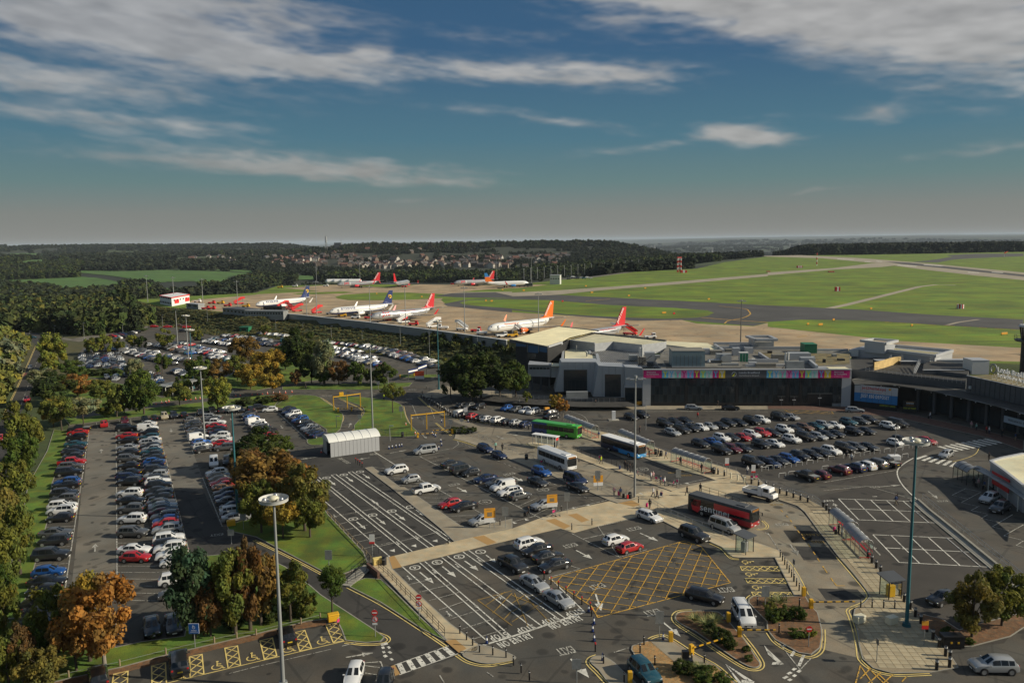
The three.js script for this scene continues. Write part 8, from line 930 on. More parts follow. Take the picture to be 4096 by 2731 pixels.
kiosk(TS,[1555,1350],'dark glass ticket kiosk on the pavement corner',false,-.9);kiosk(TH,[985,880],'yellow pay station in a dark glass kiosk',true,-1.35);
{// white canopy
const a=B_(668,1300),b=B_(1105,1238),L=a.distanceTo(b),g=thing('white_canopy','white barrel roofed canopy over the car park entrance','canopy',[a.x,0,a.z],hd(a,b)),W=5.5,n=13;for(let i=0;i<n;i++)part('wall_panel',box(L / n - .05,3.2,.05,(i+.5)*L / n,1.65,0),M.cPal,g);part('end_wall',mrg([box(.05,3.2,W*.5,0,1.65,-W*.75),box(.05,3.2,W,L,1.65,-W / 2)]),M.cPal,g);part('back_wall',box(L,3.2,.05,L / 2,1.65,-W),M.cPal,g);const pos=[],k=12,f=j=>{const t=lerp(-1.15,1.15,j / k),R=W / 2 / Math.sin(1.15);return[3.25+R*.62*(Math.cos(t)- Math.cos(1.15)),R*Math.sin(t)*1.05 - W / 2];};for(let i=0;i<k;i++){const u=f(i),v=f(i+1);pos.push(-.3,...u,L+.3,...u,L+.3,...v,-.3,...u,L+.3,...v,-.3,...v);}part('barrel_roof',toCreasedNormals(tris(pos),1),new THREE.MeshStandardMaterial({color:lin(.75,.75,.7),roughness:.6,side:THREE.DoubleSide}),g);const ends=[];for(const x of[-.25,L+.25])for(let i=0;i<k;i++){const u=f(i),v=f(i+1);ends.push(x,...u,x,...v,x,3.2,-W / 2);}part('gable',tris(ends),new THREE.MeshStandardMaterial({color:lin(.7,.7,.66),roughness:.6,side:THREE.DoubleSide}),g);for(let i=1;i<6;i++)part('roof_rib',mrg(Array.from({length:k},(_,j)=>bar(V(i*L / 6,f(j)[0]+.03,f(j)[1]),V(i*L / 6,f(j+1)[0]+.03,f(j+1)[1]),.06,4))),M.wht,g);}
{const a=A_(1480,755),b=A_(1835,680),L=a.distanceTo(b),g=thing('covered_walkway','long covered walkway with ribbed grey roof','walkway',[a.x,0,a.z],hd(a,b));part('roof',box(L,.15,5,L / 2,3.0,-2),M.zinc,g);part('roof_ribs',mrg(Array.from({length:40},(_,k)=>box(.1,.1,5,(k+.5)*L / 40,3.12,-2))),M.wMet,g);for(let k=0;k<=6;k++)for(const z of[.2,-4.2])part('post',box(.14,3,.14,k*L / 6,1.5,z),M.wMet,g);part('back_wall',box(L,2.4,.1,L / 2,1.2,-4.3),M.cDrk,g);}
// ---------- railings, fences, bollards ----------
function railing(name,label,pts,o={}){const{h=1.05,gap=1.8,rails=[.5,1.05],mat=M.galv,r=.03,base=.12,post=.035,mesh}=o,g=thing(name,label,'railing',[0,0,0]);for(let i=0;i<pts.length - 1;i++){const a=pts[i],b=pts[i+1],n=Math.max(1,Math.round(a.distanceTo(b)/ gap));for(let k=i?1:0;k<=n;k++){const p=a.clone().lerp(b,k / n);part('post',cyl(post,post,h,p.x,base,p.z,6),o.postMat||mat,g);}for(const q of rails)part('rail',bar(V(a.x,base+q,a.z),V(b.x,base+q,b.z),r,5),mat,g);if(mesh)part('mesh_panel',sqbar(V(a.x,base+.5,a.z),V(b.x,base+.5,b.z),.015,.8),mesh,g);}return g;}
const BK={mat:M.black,rails:[.3,.65,1.05]};
railing('railing','black pedestrian railing down the buff path',P(TF,[985,655,1060,720,1200,870,1330,1000,1515,1200]),BK);railing('railing','black handrail of the bank steps',P(TF,[735,780,800,745,890,690]),BK);railing('railing','second black handrail of the bank steps',P(TF,[765,705,820,680,910,600,985,540]),BK);
railing('railing','dark railing along the middle bus platform',[...P(TR,[1595,595,1800,680,2110,785]),...P(TS,[50,345])],{mat:M.black,rails:[.35,.7,1.05]});railing('railing','dark railing along the end of the middle platform',P(TS,[385,462,655,568,755,595]),{mat:M.black,rails:[.35,.7,1.05]});
railing('railing','galvanised railing along the front platform, left',P(TR,[222,405,335,398,430,440,640,520,935,640]));railing('railing','galvanised railing along the front platform, middle',P(TR,[1065,690,1250,765,1540,880,1700,940,1780,980]));railing('railing','galvanised railing behind the dark blue minibus',P(TR,[1930,1020,2060,1065,2200,1150]));railing('railing','long galvanised railing behind the large dark SUV',P(TS,[460,800,610,890,940,1040,1175,1115,1300,1170,1425,1215]));railing('railing','dark railing behind the black and red bus',P(TS,[1040,640,1250,700,1580,830,1680,900,1750,1050]),{mat:M.blkS});railing('railing','galvanised railing behind the long shelter',P(TS,[500,165,660,210,1160,330,1455,430]));railing('railing','galvanised railing beside the tipper truck',P(TS,[1770,560,2000,640,2240,720,2352,765]));railing('railing','galvanised railing at the pavement bend',P(TH,[80,45,280,85,360,110,425,155]));railing('railing','galvanised railing behind the rear platform',P(TR,[1915,395,2080,430,2200,470]));
railing('railing','long galvanised railing on the divider wall',P(TX,[1160,610,1420,830,1640,1005,1890,1205,2275,1520,2420,1640]),{base:.42,gap:2.4});railing('railing','grey handrails on the path below the mound',P(TB,[1120,1085,1200,1110,1420,1115]),{mat:M.cDrk});railing('railing','handrail of the short steps by the canopy',P(TB,[1060,1040,1130,1095]),{mat:M.cDrk});railing('guard_fence','grey rail fence left of the canopy',P(TB,[290,1262,600,1215]),{mat:M.zinc,h:.8,rails:[.7]});railing('guard_fence','dark rail along the upper footpath',P(TB,[240,655,700,640,1300,610]),{mat:M.cDrk,h:.9,rails:[.85],gap:3});
railing('timber_fence','low timber post rail beside the disabled bays',[...P(TE,[330,1590,550,1530,960,1440,1330,1345,1720,1255,1900,1215]),...P(TF,[0,1190,360,1100,515,1060])],{mat:M.zinc,postMat:M.wood,h:.75,rails:[.5],r:.02,post:.09,gap:9,base:.1});railing('timber_fence','low timber knee rail along the lane lot',P(TF,[572,215,700,350,850,500,920,575]),{mat:M.wood,h:.5,rails:[.45],r:.06,post:.09,gap:2,base:.1});
railing('security_fence','tall mesh security fence below the airfield bank',[...P(TB,[180,140,560,190,1000,258,1300,305]),...P(TB,[1640,265,1900,320,2200,395])],{mat:M.greenMetal,postMat:M.zinc,h:3.2,rails:[.2,2.6],gap:3.2,post:.06,base:0});
const bol=thing('bollard','x','bollard',[0,-50,0]);part('body',cyl(.085,.085,1.02,0,0,0,10),M.black,bol);part('reflective_band',cyl(.09,.09,.06,0,.86,0,10),M.wht,bol);part('cap',new THREE.SphereGeometry(.085,10,5,0,6.29,0,1.57).translate(0,1.02,0),M.black,bol);
const big=thing('large_bollard','x','bollard',[0,-50,0]);part('body',cyl(.17,.17,1.15,0,0,0,12),M.black,big);part('reflective_band',mrg([cyl(.175,.175,.06,0,.92,0,12),cyl(.175,.175,.06,0,1.04,0,12)]),M.wht,big);
const ston=thing('stone_bollard','x','bollard',[0,-50,0]);part('body',cyl(.15,.14,1.0,0,0,0,12),M.cream,ston);part('cap',cyl(.16,.13,.08,0,1.0,0,12),M.cream,ston);
const redB=thing('red_topped_bollard','x','bollard',[0,-50,0]);part('body',cyl(.085,.085,.85,0,0,0,10),M.black,redB);part('red_top',cyl(.095,.095,.2,0,.85,0,10),M.red,redB);
function row(src,T,pts,where,y=.12){for(let i=0;i<pts.length;i+=2){const p=G(T(pts[i],pts[i+1]));p.y=y;const l=`${{ bollard: 'slim black bollard', large_bollard: 'stout black bollard', stone_bollard: 'pale stone bollard', red_topped_bollard: 'red topped black bollard' }[src.userData.base]} ${where}, ${ord(i / 2 + 1)} along`;copyOf(src,l,p,0,where);}}
for(const o of[bol,big,ston,redB]){o.userData.base=o.name;}
const line2=(a,b,n)=>Array.from({length:n},(_,k)=>[lerp(a[0],b[0],k /(n - 1)),lerp(a[1],b[1],k /(n - 1))]).flat();
row(big,TS,[1560,530,1635,550,1720,580,1805,590,1890,622,1968,665,2050,690,2130,715,2212,742,2298,768],'beside the bus road bend');row(big,TH,[445,162,470,188,493,216,805,570,836,612,871,653,905,694,1062,875,1095,925,1145,985,1185,1045,1230,1100,1278,1165,1327,1225,1377,1290,1428,1360,1463,1390,1460,1450,1357,1472],'along the slab pavement edge');
row(bol,TH,[747,970,838,972,931,975,1020,978],'across the pavement by the pay station');row(bol,TH,[100,565,118,595,136,627,154,660,172,692,191,726,211,762,231,798,252,835],'between the disabled bays and bus road');row(bol,TH,[28,935,148,930,254,960,42,1095,90,1170],'on the right planted island');row(bol,TF,[1637,1178,1691,1230,1740,1275,1795,1330,1902,1352,2008,1372],'at the end of the buff path');row(bol,TG,[12,1435,74,1495,140,1555],'at the bottom edge below the path');row(bol,TU,[610,1045,556,1155,760,1325,1092,1370,1272,1290,1445,1300,1638,1000,50,1305,335,1560,2180,500],'around the gravel islands');row(bol,TR,[735,1478,1455,1310,1580,1535,1817,1477,125,1700],'beside the buff crossing');row(bol,TS,[307,775],'alone by the grey mast');row(ston,TS,[1393,487,1473,510,1553,537],'by the rear platform end');row(big,TS,[1165,415,1195,432,1243,438,1317,460,1635,548],'at the end of the long shelter');
row(redB,TG,[258,735,314,778,374,812,435,855,498,898,562,940,629,985,641,1035,670,1318],'along the first lane edge',.03);row(redB,TB,[892,1348,910,1360,929,1372,950,1388],'at the top of the lane strip',.03);row(big,TR,[...line2([5,95],[145,190],7),180,205,218,218,260,230,398,255,448,262,498,272,550,282,608,290,670,300,735,308,798,318,868,325,935,332,1003,340,1072,348],'along the curved kerb by the bus lane');row(big,TB,line2([1480,765],[1790,950],14),'down the exit road kerb');row(bol,TB,[1490,735,1525,685,1575,770,1655,840,1750,830,1800,840,1940,785,1975,780],'in the paved taxi entrance');
for(const o of[bol,big,ston,redB])scene.remove(o);
{const hoop=thing('hoop_barrier','x','barrier',[0,0,0]);part('hoop',mrg([bar(V(-.75,0,0),V(-.75,.72,0),.04),bar(V(.75,0,0),V(.75,.72,0),.04),bar(V(-.65,.82,0),V(.65,.82,0),.04),bar(V(-.75,.72,0),V(-.65,.82,0),.04),bar(V(.75,.72,0),V(.65,.82,0),.04)]),M.wMet,hoop);[[TD,12,1405],[TD,85,1402],[TD,182,1388],[TD,282,1374],[TD,378,1358],[TD,475,1340],[TD,570,1322],[TD,705,1305],[TD,802,1290],[TD,890,1278],[TD,980,1265],[TD,1070,1252],[TD,1180,1240],[TD,1242,1222],[TD,1325,1212],[TD,1410,1205],[TD,1495,1198],[TD,130,1475],[TD,215,1460],[TD,515,1410],[TD,1232,1300],[TC,2270,1420]].forEach(([T,x,y],i)=>copyOf(hoop,`white hoop barrier in the taxi lot, ${ord(i + 1)} from the left of its line`,G(T(x,y)),.3,'hoop barriers'));scene.remove(hoop);}
// ---------- barriers, signs, cones, bins ----------
function barrier(T,x,y,L,dir,label,armT){const p=G(T(x,y));p.y=.12;const g=thing('parking_barrier',label,'barrier',p,dir);part('cabinet',rbox(.45,1.15,.45,.04,0,.575,0),M.yMet,g);if(L){const a=part('arm',sqbar(V(.1,.92,.3),V(L,.92+(armT||0),.3),.09,.13),M.yMet,g);part('black_bands',mrg(Array.from({length:Math.floor(L)},(_,k)=>{const t=(k+.5)/ Math.floor(L);return sqbar(V(lerp(.1,L,t)- .2,.92+(armT||0)*t,.3),V(lerp(.1,L,t)+.2,.92+(armT||0)*(t+.03),.3),.1,.14);})),M.black,a);}else part('ticket_head',box(.2,.5,.3,.25,.85,0),M.cDrk,g);return g;}
barrier(TU,1265,1180,4,.42,'yellow exit barrier with raised arm on the gravel island',.15);barrier(TU,1930,930,4,-.02,'yellow barrier holding the white taxi van');barrier(TU,980,1000,0,0,'yellow ticket machine on the gravel island');barrier(TU,1780,725,0,0,'yellow ticket machine beside the white taxi van');barrier(TU,415,1560,0,0,'yellow ticket machine at the bottom edge');barrier(TH,288,875,0,0,'yellow ticket machine beside the bus road');barrier(TH,347,975,5.2,0,'yellow barrier across the bus road');barrier(TB,1760,1090,4.6,PI+.12,'yellow barrier at the exit gantry, right');barrier(TB,1448,1125,4.4,.2,'yellow barrier at the exit gantry, left');barrier(TB,735,895,4,.15,'yellow entry barrier on the ramp, left');barrier(TB,855,885,4,.2,'yellow entry barrier on the ramp, right');barrier(TB,1415,570,0,0,'yellow ticket post below the blue sign');barrier(TB,1290,590,0,0,'yellow ticket post left of the blue sign');barrier(TA,1060,175,0,0,'yellow ticket post at the far entrance');
function gantry(T,pts,h,label){const q=P(T,pts),g=thing('height_gantry',label,'gantry',[0,0,0]);for(const p of q)part('post',box(.22,h,.22,p.x,h / 2,p.z),M.yMet,g);for(let i=0;i<q.length - 1;i++){part('beam',sqbar(V(q[i].x,h - .2,q[i].z),V(q[i+1].x,h - .2,q[i+1].z),.16,.2),M.yMet,g);part('warning_strip',sqbar(V(q[i].x,h - .55,q[i].z),V(q[i+1].x,h - .55,q[i+1].z),.08,.14),M.blkS,g);}}
gantry(TB,[695,880,818,865,935,848],4.0,'yellow height gantry over the entry ramp');gantry(TB,[1392,1060,1530,1045,1690,1025],4.0,'yellow height gantry over the exit lanes');
function sign(T,x,y,yTop,label,build,dir=0,name='road_sign',base=.12){const p=G(T(x,y));p.y=base;const H=heightAt(p,T(0,yTop)[1])- base,g=thing(name,label,'sign',p,dir);part('post',cyl(.045,.045,H,0,0,0,8),M.zinc,g);build(g,H);return g;}
const disc=(r,y,m,z=.06)=>[cylG(r,r,.02,24).rotateX(PI / 2).translate(0,y,z),m];
const noEntry=(ped)=>(g,H)=>{const d=part('disc',...disc(.36,H - .38,M.redB),g);part('bar',box(.5,.13,.03,0,H - .38,.075),M.wht,d);if(ped){const e=part('disc',...disc(.36,H - 1.18,M.redB),g);part('face',...disc(.28,H - 1.18,M.wht,.068),e);part('slash',box(.06,.6,.03,0,0,.085).rotateZ(.78).translate(0,H - 1.18,0),M.redB,e);part('figure',mrg([box(.07,.22,.02,0,H - 1.2,.082),box(.07,.08,.02,0,H - 1.02,.082)]),M.blkS,e);part('plate',box(.55,.22,.03,0,H - 1.72,.06),M.wht,g);}};
sign(TF,958,1205,978,'no entry and no pedestrians signs on the grass corner',noEntry(1));sign(TF,1310,1070,855,'no entry and no pedestrians signs by the railing',noEntry(1));sign(TH,327,1285,1108,'round red no entry sign on the right planted island',noEntry(0));
sign(TE,1565,1290,1090,'blue disabled parking area sign',(g,H)=>{const b=part('board',box(1.1,1.15,.05,0,H - .6,.05),M.blueSign,g);part('frame',box(1.16,1.21,.03,0,H - .6,.03),M.wht,g);part('wheelchair_symbol',mrg([ringG(.13,.17,16,1,2,4.5).translate(.0,H - .45,.08),box(.04,.26,.01,-.06,H - .3,.08),box(.2,.04,.01,.05,H - .36,.08)]),M.wht,b);part('lettering',textGeo('Disabled',.6,.12).translate(-.3,H - .86,.08),M.wht,b);part('lettering',textGeo('Parking Area',.85,.13).translate(-.42,H - 1.06,.08),M.wht,b);});
sign(TH,1255,1275,1068,'red and yellow warning sign by the bollards',(g,H)=>{part('board',box(.75,.5,.04,0,H - .28,.05),M.orangeSign,g);part('board',box(.75,.42,.04,0,H - .76,.05),M.redB,g);});sign(TH,875,1408,1212,'dark sign post edge on at the slab pavement',(g,H)=>part('plate',box(.05,.6,.5,0,H - .35,0),M.cDrk,g));sign(TH,205,755,575,'dark parking sign beside the bus road',(g,H)=>part('plate',box(.12,.6,.5,0,H - .35,0),M.cDrk,g));
[[TU,822,990,565,'tall grey sign back at the exit'],[TG,520,1575,1375,'grey sign back at the bottom edge'],[TU,2285,580,222,'grey sign back on the right planted island'],[TF,935,560,375,'warning sign with red panel beside the steps'],[TF,587,690,502,'triangular warning sign back on the grass bank'],[TF,2003,330,155,'grey sign pair by the crossing'],[TR,1525,1340,1085,'grey sign pair beside the crossing pavement'],[TS,775,600,375,'grey sign post at the middle platform end'],[TR,1885,1075,830,'grey sign pair behind the orange board'],[TB,800,775,690,'grey direction sign back above the ramp'],[TB,1300,950,840,'grey direction sign back on the mound'],[TB,1498,1005,925,'small grey sign in the exit gantry'],[TB,1745,1060,960,'grey post sign right of the gantry'],[TB,1843,1010,950,'pale sign board before the hedge'],[TB,1880,945,850,'tall white sign board by the bollards'],[TB,1095,690,615,'grey sign at the upper junction'],[TB,930,1005,915,'grey sign by the ramp, right'],[TA,2080,760,700,'grey board by the upper road'],[TS,1655,545,320,'red and white warning sign at the taxi lot entry'],[TS,1345,450,240,'red and white warning sign behind the platform'],[TE,1955,340,200,'grey sign back on the grass bank'],[TE,1858,460,335,'grey sign post at the car park exit']].forEach(([T,x,y,t,l])=>sign(T,x,y,t,l,(g,H)=>{const red=l.includes('red');part('plate',box(red?.75:.95,Math.min(1.5,H*.42),.05,0,H - Math.min(1.5,H*.42)/ 2,.06),red?M.wht:l.includes('white')?M.wht:M.zinc,g);if(red)part('lower_plate',box(.75,.3,.03,0,H - Math.min(1.5,H*.42)+.16,.1),M.redB,g);}));
[[TF,1878,330,165,'nearest orange and white tariff board'],[TG,322,200,55,'orange and white tariff board by the trolleys'],[TR,1890,1060,885,'orange and white tariff board before the minibus']].forEach(([T,x,y,t,l])=>sign(T,x,y,t,l,(g,H)=>{const b=part('board',box(1.75,H*.48,.07,0,H*.76,.06),M.orangeSign,g);part('lower_panel',box(1.75,H*.23,.07,0,H*.4,.06),M.wht,g);part('print',mrg([box(.75,H*.2,.02,0,H*.7,.1),box(.9,.06,.02,-.1,H*.93,.1)]),M.wood,b);part('post',cyl(.05,.05,H*.5,.7,0,0,6),M.zinc,g);},.15,'tariff_board'));
sign(TB,1465,600,525,'orange and white information board at the far exit',(g,H)=>{part('board',box(3,1.6,.1,0,H - .8,0),M.orangeCone,g);part('lower_panel',box(3,1,.1,0,H - 2.1,0),M.wht,g);},0,'tariff_board');{const g=thing('direction_sign','two blue overhead direction signs at the far exit','sign',[0,0,0]);for(const[x1,y1,x2,y2,t]of[[1365,610,1450,590,520],[1452,590,1530,560,490]]){const a=B_(x1,y1),b=B_(x2,y2);for(const p of[a,b])part('post',cyl(.12,.12,heightAt(p,TB(0,t)[1]),p.x,0,p.z,8),M.cDrk,g);const h=heightAt(a,TB(0,t)[1]);part('panel',sqbar(V(a.x,h - .4,a.z),V(b.x,h - .4,b.z),.15,1.3),M.navy,g);part('border',sqbar(V(a.x,h - .4,a.z+.05),V(b.x,h - .4,b.z+.05),.14,.5),M.wht,g);}}
const cone=(m,h)=>{const g=thing('traffic_cone','x','cone',[0,0,0]);part('base',box(.42,.05,.42,0,.03,0),m===M.navy?M.black:M.orangeCone,g);part('cone_body',cyl(.16,.035,h,0,.05,0,12),m,g);part('white_sleeve',cyl(.118,.082,h*.3,0,.05+h*.42,0,12),M.wht,g);return g;};
{const blue=cone(M.navy,.9),org=cone(M.orangeCone,.75);[[TF,1853,1255],[TG,616,1000],[TG,658,1098],[TG,648,1160],[TG,660,1235],[TG,727,1395],[TU,875,975],[TU,1720,690],[TB,1190,1225],[TB,1220,1218],[TB,1253,1212],[TB,1283,1208],[TB,1305,1203],[TB,1578,1095],[TB,1590,1105],[TB,1607,1115],[TB,1655,1160],[TB,1662,1195],[TB,1637,1225],[TB,1900,985],[TB,1662,985]].forEach(([T,x,y],i)=>copyOf(blue,`blue and white traffic cone, ${ord(i + 1)} of the blue cones from the near end`,G(T(x,y)).setY(.03),0,'blue cones'));[[TB,10,735],[TB,55,732],[TB,100,730],[TB,155,728],[TB,210,725],[TB,262,722],[TA,1445,812],[TA,1483,808],[TA,1660,785],[TA,1705,782],[TA,1750,778],[TA,1790,775],[TA,1510,800],[TA,1395,822],[TA,2110,748],[TA,2150,745],[TA,2255,738],[TB,1342,1010],[TB,1425,1090],[TB,583,1255],[TB,320,715]].forEach(([T,x,y],i)=>copyOf(org,`orange and white traffic cone on the upper road, ${ord(i + 1)} from the right`,G(T(x,y)).setY(.03),0,'orange cones'));scene.remove(blue);scene.remove(org);}
[[TF,1030,625,'black litter bin at the path head'],[TR,1045,705,'black litter bin on the front platform'],[TR,1388,560,'black litter bin at the small shelter'],[TS,208,722,'black litter bin beside the grey mast'],[TB,1313,1118,'black litter bin below the mound'],[TS,510,205,'tall black bin behind the dark blue bus'],[TS,573,222,'tall black bin by the walking man'],[TS,1195,425,'black litter bin by the long shelter']].forEach(([T,x,y,l])=>{const p=G(T(x,y));p.y=.12;const g=thing('litter_bin',l,'bin',p);part('body',cyl(.32,.34,1.0,0,0,0,16),M.blkS,g);part('lid',new THREE.SphereGeometry(.35,14,6,0,6.29,0,1.4).scale(1,.5,1).translate(0,1.0,0),M.black,g);part('slot',box(.4,.12,.1,0,.85,.3),M.zinc,g);});
[[TF,975,620,M.yellowPale,'pale yellow grit bin at the path head'],[TF,620,1075,M.yMet,'yellow grit bin at the grass corner'],[TE,1855,310,M.yMet,'yellow grit bin beside the teal mast'],[TH,995,1100,M.cream,'weathered cream grit bin on the slab pavement'],[TH,735,1090,M.cream,'small pale box by the bus road kerb'],[TR,1285,130,M.orangeSign,'orange grit bin beside the small trees'],[TB,762,745,M.yMet,'yellow grit bin above the ramp'],[TC,1140,830,M.orangeSign,'orange grit bin at the terminal pilaster']].forEach(([T,x,y,m,l])=>{const p=G(T(x,y));p.y=.12;const g=thing('grit_bin',l,'grit bin',p,.4);part('body',rbox(1.3,.7,.8,.08,0,.36,0),m,g);part('lid',rbox(1.36,.22,.86,.1,0,.8,0),m,g);});
{const p=H_(1478,1280);p.y=.12;const g=thing('utility_cabinet','large black metal cabinet under the reddish trees','cabinet',p,-.05);part('body',box(2.2,1.25,1.1,0,.63,0),M.black,g);part('lid',box(2.3,.08,1.2,0,1.3,0),M.black,g);for(const x of[-.3,.45])part('warning_label',box(.22,.22,.02,x,.65,.56),M.yMet,g);const q=U_(1215,1360);q.y=.13;const c=thing('utility_cabinet','black cabinet pair on the gravel island','cabinet',q);part('body',box(1.0,.9,.8,0,.45,0),M.black,c);part('upper_box',box(.7,.8,.5,-.2,1.3,-.3),M.black,c);const s=C_(912,965),v=thing('ticket_column','white ticket column on its own kerb in the taxi lot','column',s);part('body',box(.9,2.2,.6,0,1.25,0),M.wht,v);part('kerb_base',box(2.6,.15,2.2,0,.09,0),M.kerb,v);const w=D_(1132,1330),tw=thing('camera_trailer','white trailer with a slim camera mast in the taxi lot','trailer',w);part('body',rbox(2.2,1.0,1.3,.1,0,.75,0),M.wht,tw);part('mast',cyl(.1,.06,6.2,.1,1,0,8),M.galv,tw);part('camera_head',mrg([box(.9,.2,.3,.1,7.1,0),box(.3,.4,.3,.1,7.3,0)]),M.blkS,tw);}
{const a=F_(720,790),b=F_(900,655),g=thing('bank_steps','concrete steps with brick wall climbing the bank','steps',[0,0,0]);for(let k=0;k<9;k++){const p=a.clone().lerp(b,(k+.5)/ 9);part('step',box(1.1,.16,1.6,p.x,.1+k*.03,p.z,hd(a,b)),M.kerb,g);}const c=F_(895,660),d=F_(985,735);part('brick_wall',sqbar(V(c.x,.5,c.z),V(d.x,.5,d.z),.35,1.0),M.redBrick,g);}
{const tr=thing('luggage_trolley','x','trolley',[0,0,0]);part('frame',mrg([bar(V(-.4,.2,.25),V(.45,.2,.25),.025),bar(V(-.4,.2,-.25),V(.45,.2,-.25),.025),bar(V(-.4,.2,.25),V(-.55,1.0,.25),.025),bar(V(-.4,.2,-.25),V(-.55,1.0,-.25),.025),bar(V(-.55,1.0,.28),V(-.55,1.0,-.28),.03)]),M.galv,tr);part('advert_panel',box(.04,.35,.5,-.45,.62,0),M.magenta,tr);part('wheel',mrg([-.35,.4].flatMap(x=>[-.22,.22].map(z=>cylG(.09,.09,.05,10).rotateX(PI / 2).translate(x,.09,z)))),M.rubber,tr);[[TS,325,450,'beside the middle platform railing'],[TS,530,515,'beside the waiting group, left'],[TS,597,540,'beside the waiting group, right'],[TS,690,572,'at the railing end'],[TS,740,560,'last at the railing end'],[TG,335,228,'by the tariff board, rear'],[TG,350,232,'by the tariff board, middle'],[TG,365,236,'by the tariff board, front'],[TS,1650,500,'at the taxi lot crossing'],[TS,1680,495,'second at the taxi lot crossing'],[TF,635,1110,'left at the grass corner'],[TS,555,705,'pushed across the crossing'],[TR,1910,720,'pushed along the middle platform'],[TR,1240,770,'against the white bus platform rail']].forEach(([T,x,y,l],i)=>copyOf(tr,`pink panelled luggage trolley ${l}`,G(T(x,y)).setY(.13),i*.9,'luggage trolleys'));scene.remove(tr);}
// ---------- people ----------
function bodyGeo(pose,c){// one continuous surface from tapered limbs, painted by zone
const J=(x,y,z)=>V(x,y,z),w=pose==='walk',s=w?.26:.03,B=[];const bone=(a,b,r1,r2,k)=>B.push([a,b,r1,r2,k]);
bone(J(0,.95,0),J(0,1.38,0),.14,.16,'t');bone(J(0,1.36,-.15),J(0,1.36,.15),.075,.075,'t');bone(J(0,.93,-.08),J(0,.93,.08),.12,.12,'l');bone(J(0,1.4,0),J(.01,1.53,0),.055,.055,'s');bone(J(.01,1.6,0),J(.02,1.68,0),.092,.1,'s');bone(J(-.02,1.67,0),J(0,1.71,0),.098,.092,'h');bone(J(.1,1.62,0),J(.125,1.6,0),.016,.02,'s');
for(const q of[1,-1]){const z=q*.095,f=q*s,knee=J(f*.55+(w?.04:0),.5,z),ank=J(f -(w&&q<0?.12:0),.09+(w&&q<0?.06:0),z);bone(J(0,.92,z),knee,.095,.066,'l');bone(knee,ank,.064,.045,'l');bone(ank,J(ank.x+.15,ank.y - .045,z),.045,.035,'f');const sh=J(0,1.37,q*.2),el=J(-f*.5 - .02,1.1,q*.25),ha=J(-f*.7+(w?.1:.08),.87,q*.24);bone(sh,el,.058,.045,'t');bone(el,ha,.044,.033,'t');bone(ha,J(ha.x+.02,ha.y - .08,ha.z),.036,.03,'s');for(let k=0;k<4;k++)bone(J(ha.x+.035 - k*.022,ha.y - .08,ha.z),J(ha.x+.05 - k*.022,ha.y -(.155 - .012*Math.abs(k - 1)),ha.z - q*.015),.011,.009,'s');bone(J(ha.x+.03,ha.y - .02,ha.z),J(ha.x+.075,ha.y - .08,ha.z - q*.01),.013,.01,'s');}
const N=64,mc=new MarchingCubes(N,std({}),false,false,60000);mc.isolation=0;const sc=.95,f=mc.field,p=V(0,0,0),ab=V(0,0,0),ap=V(0,0,0);const dist=(b)=>{ab.subVectors(b[1],b[0]);ap.subVectors(p,b[0]);const t=clamp(ap.dot(ab)/ Math.max(1e-6,ab.lengthSq()));return Math.sqrt(ap.addScaledVector(ab,-t).lengthSq())- lerp(b[2],b[3],t);};
const at=(i,a)=>(i - N / 2)/(N / 2)*sc;for(let z=0;z<N;z++)for(let y=0;y<N;y++)for(let x=0;x<N;x++){p.set(at(x)*.62,at(y)+.88,at(z)*.42);let d=9;for(const b of B){const e=dist(b),k=.035;if(e<d+k&&d<e+k){const h=clamp(.5+.5*(d - e)/ k);d=lerp(d,e,h)- k*h*(1 - h);}else d=Math.min(d,e);}f[x+y*N+z*N*N]=-d;}mc.update();
const n=mc.count,pos=new Float32Array(n*3),col=new Float32Array(n*3);for(let i=0;i<n;i++){p.set(mc.positionArray[3*i]*sc*.62,mc.positionArray[3*i+1]*sc+.88,mc.positionArray[3*i+2]*sc*.42);pos[3*i]=p.x;pos[3*i+1]=p.y;pos[3*i+2]=p.z;let d=9,k='t';for(const b of B){const e=dist(b);if(e<d){d=e;k=b[4];}}const q=c[k];col[3*i]=q[0];col[3*i+1]=q[1];col[3*i+2]=q[2];}
const g=new THREE.BufferGeometry();g.setAttribute('position',new THREE.BufferAttribute(pos,3));g.setAttribute('color',new THREE.BufferAttribute(col,3));g.computeVertexNormals();g.setAttribute('uv',new THREE.BufferAttribute(new Float32Array(n*2),2));return g;
}
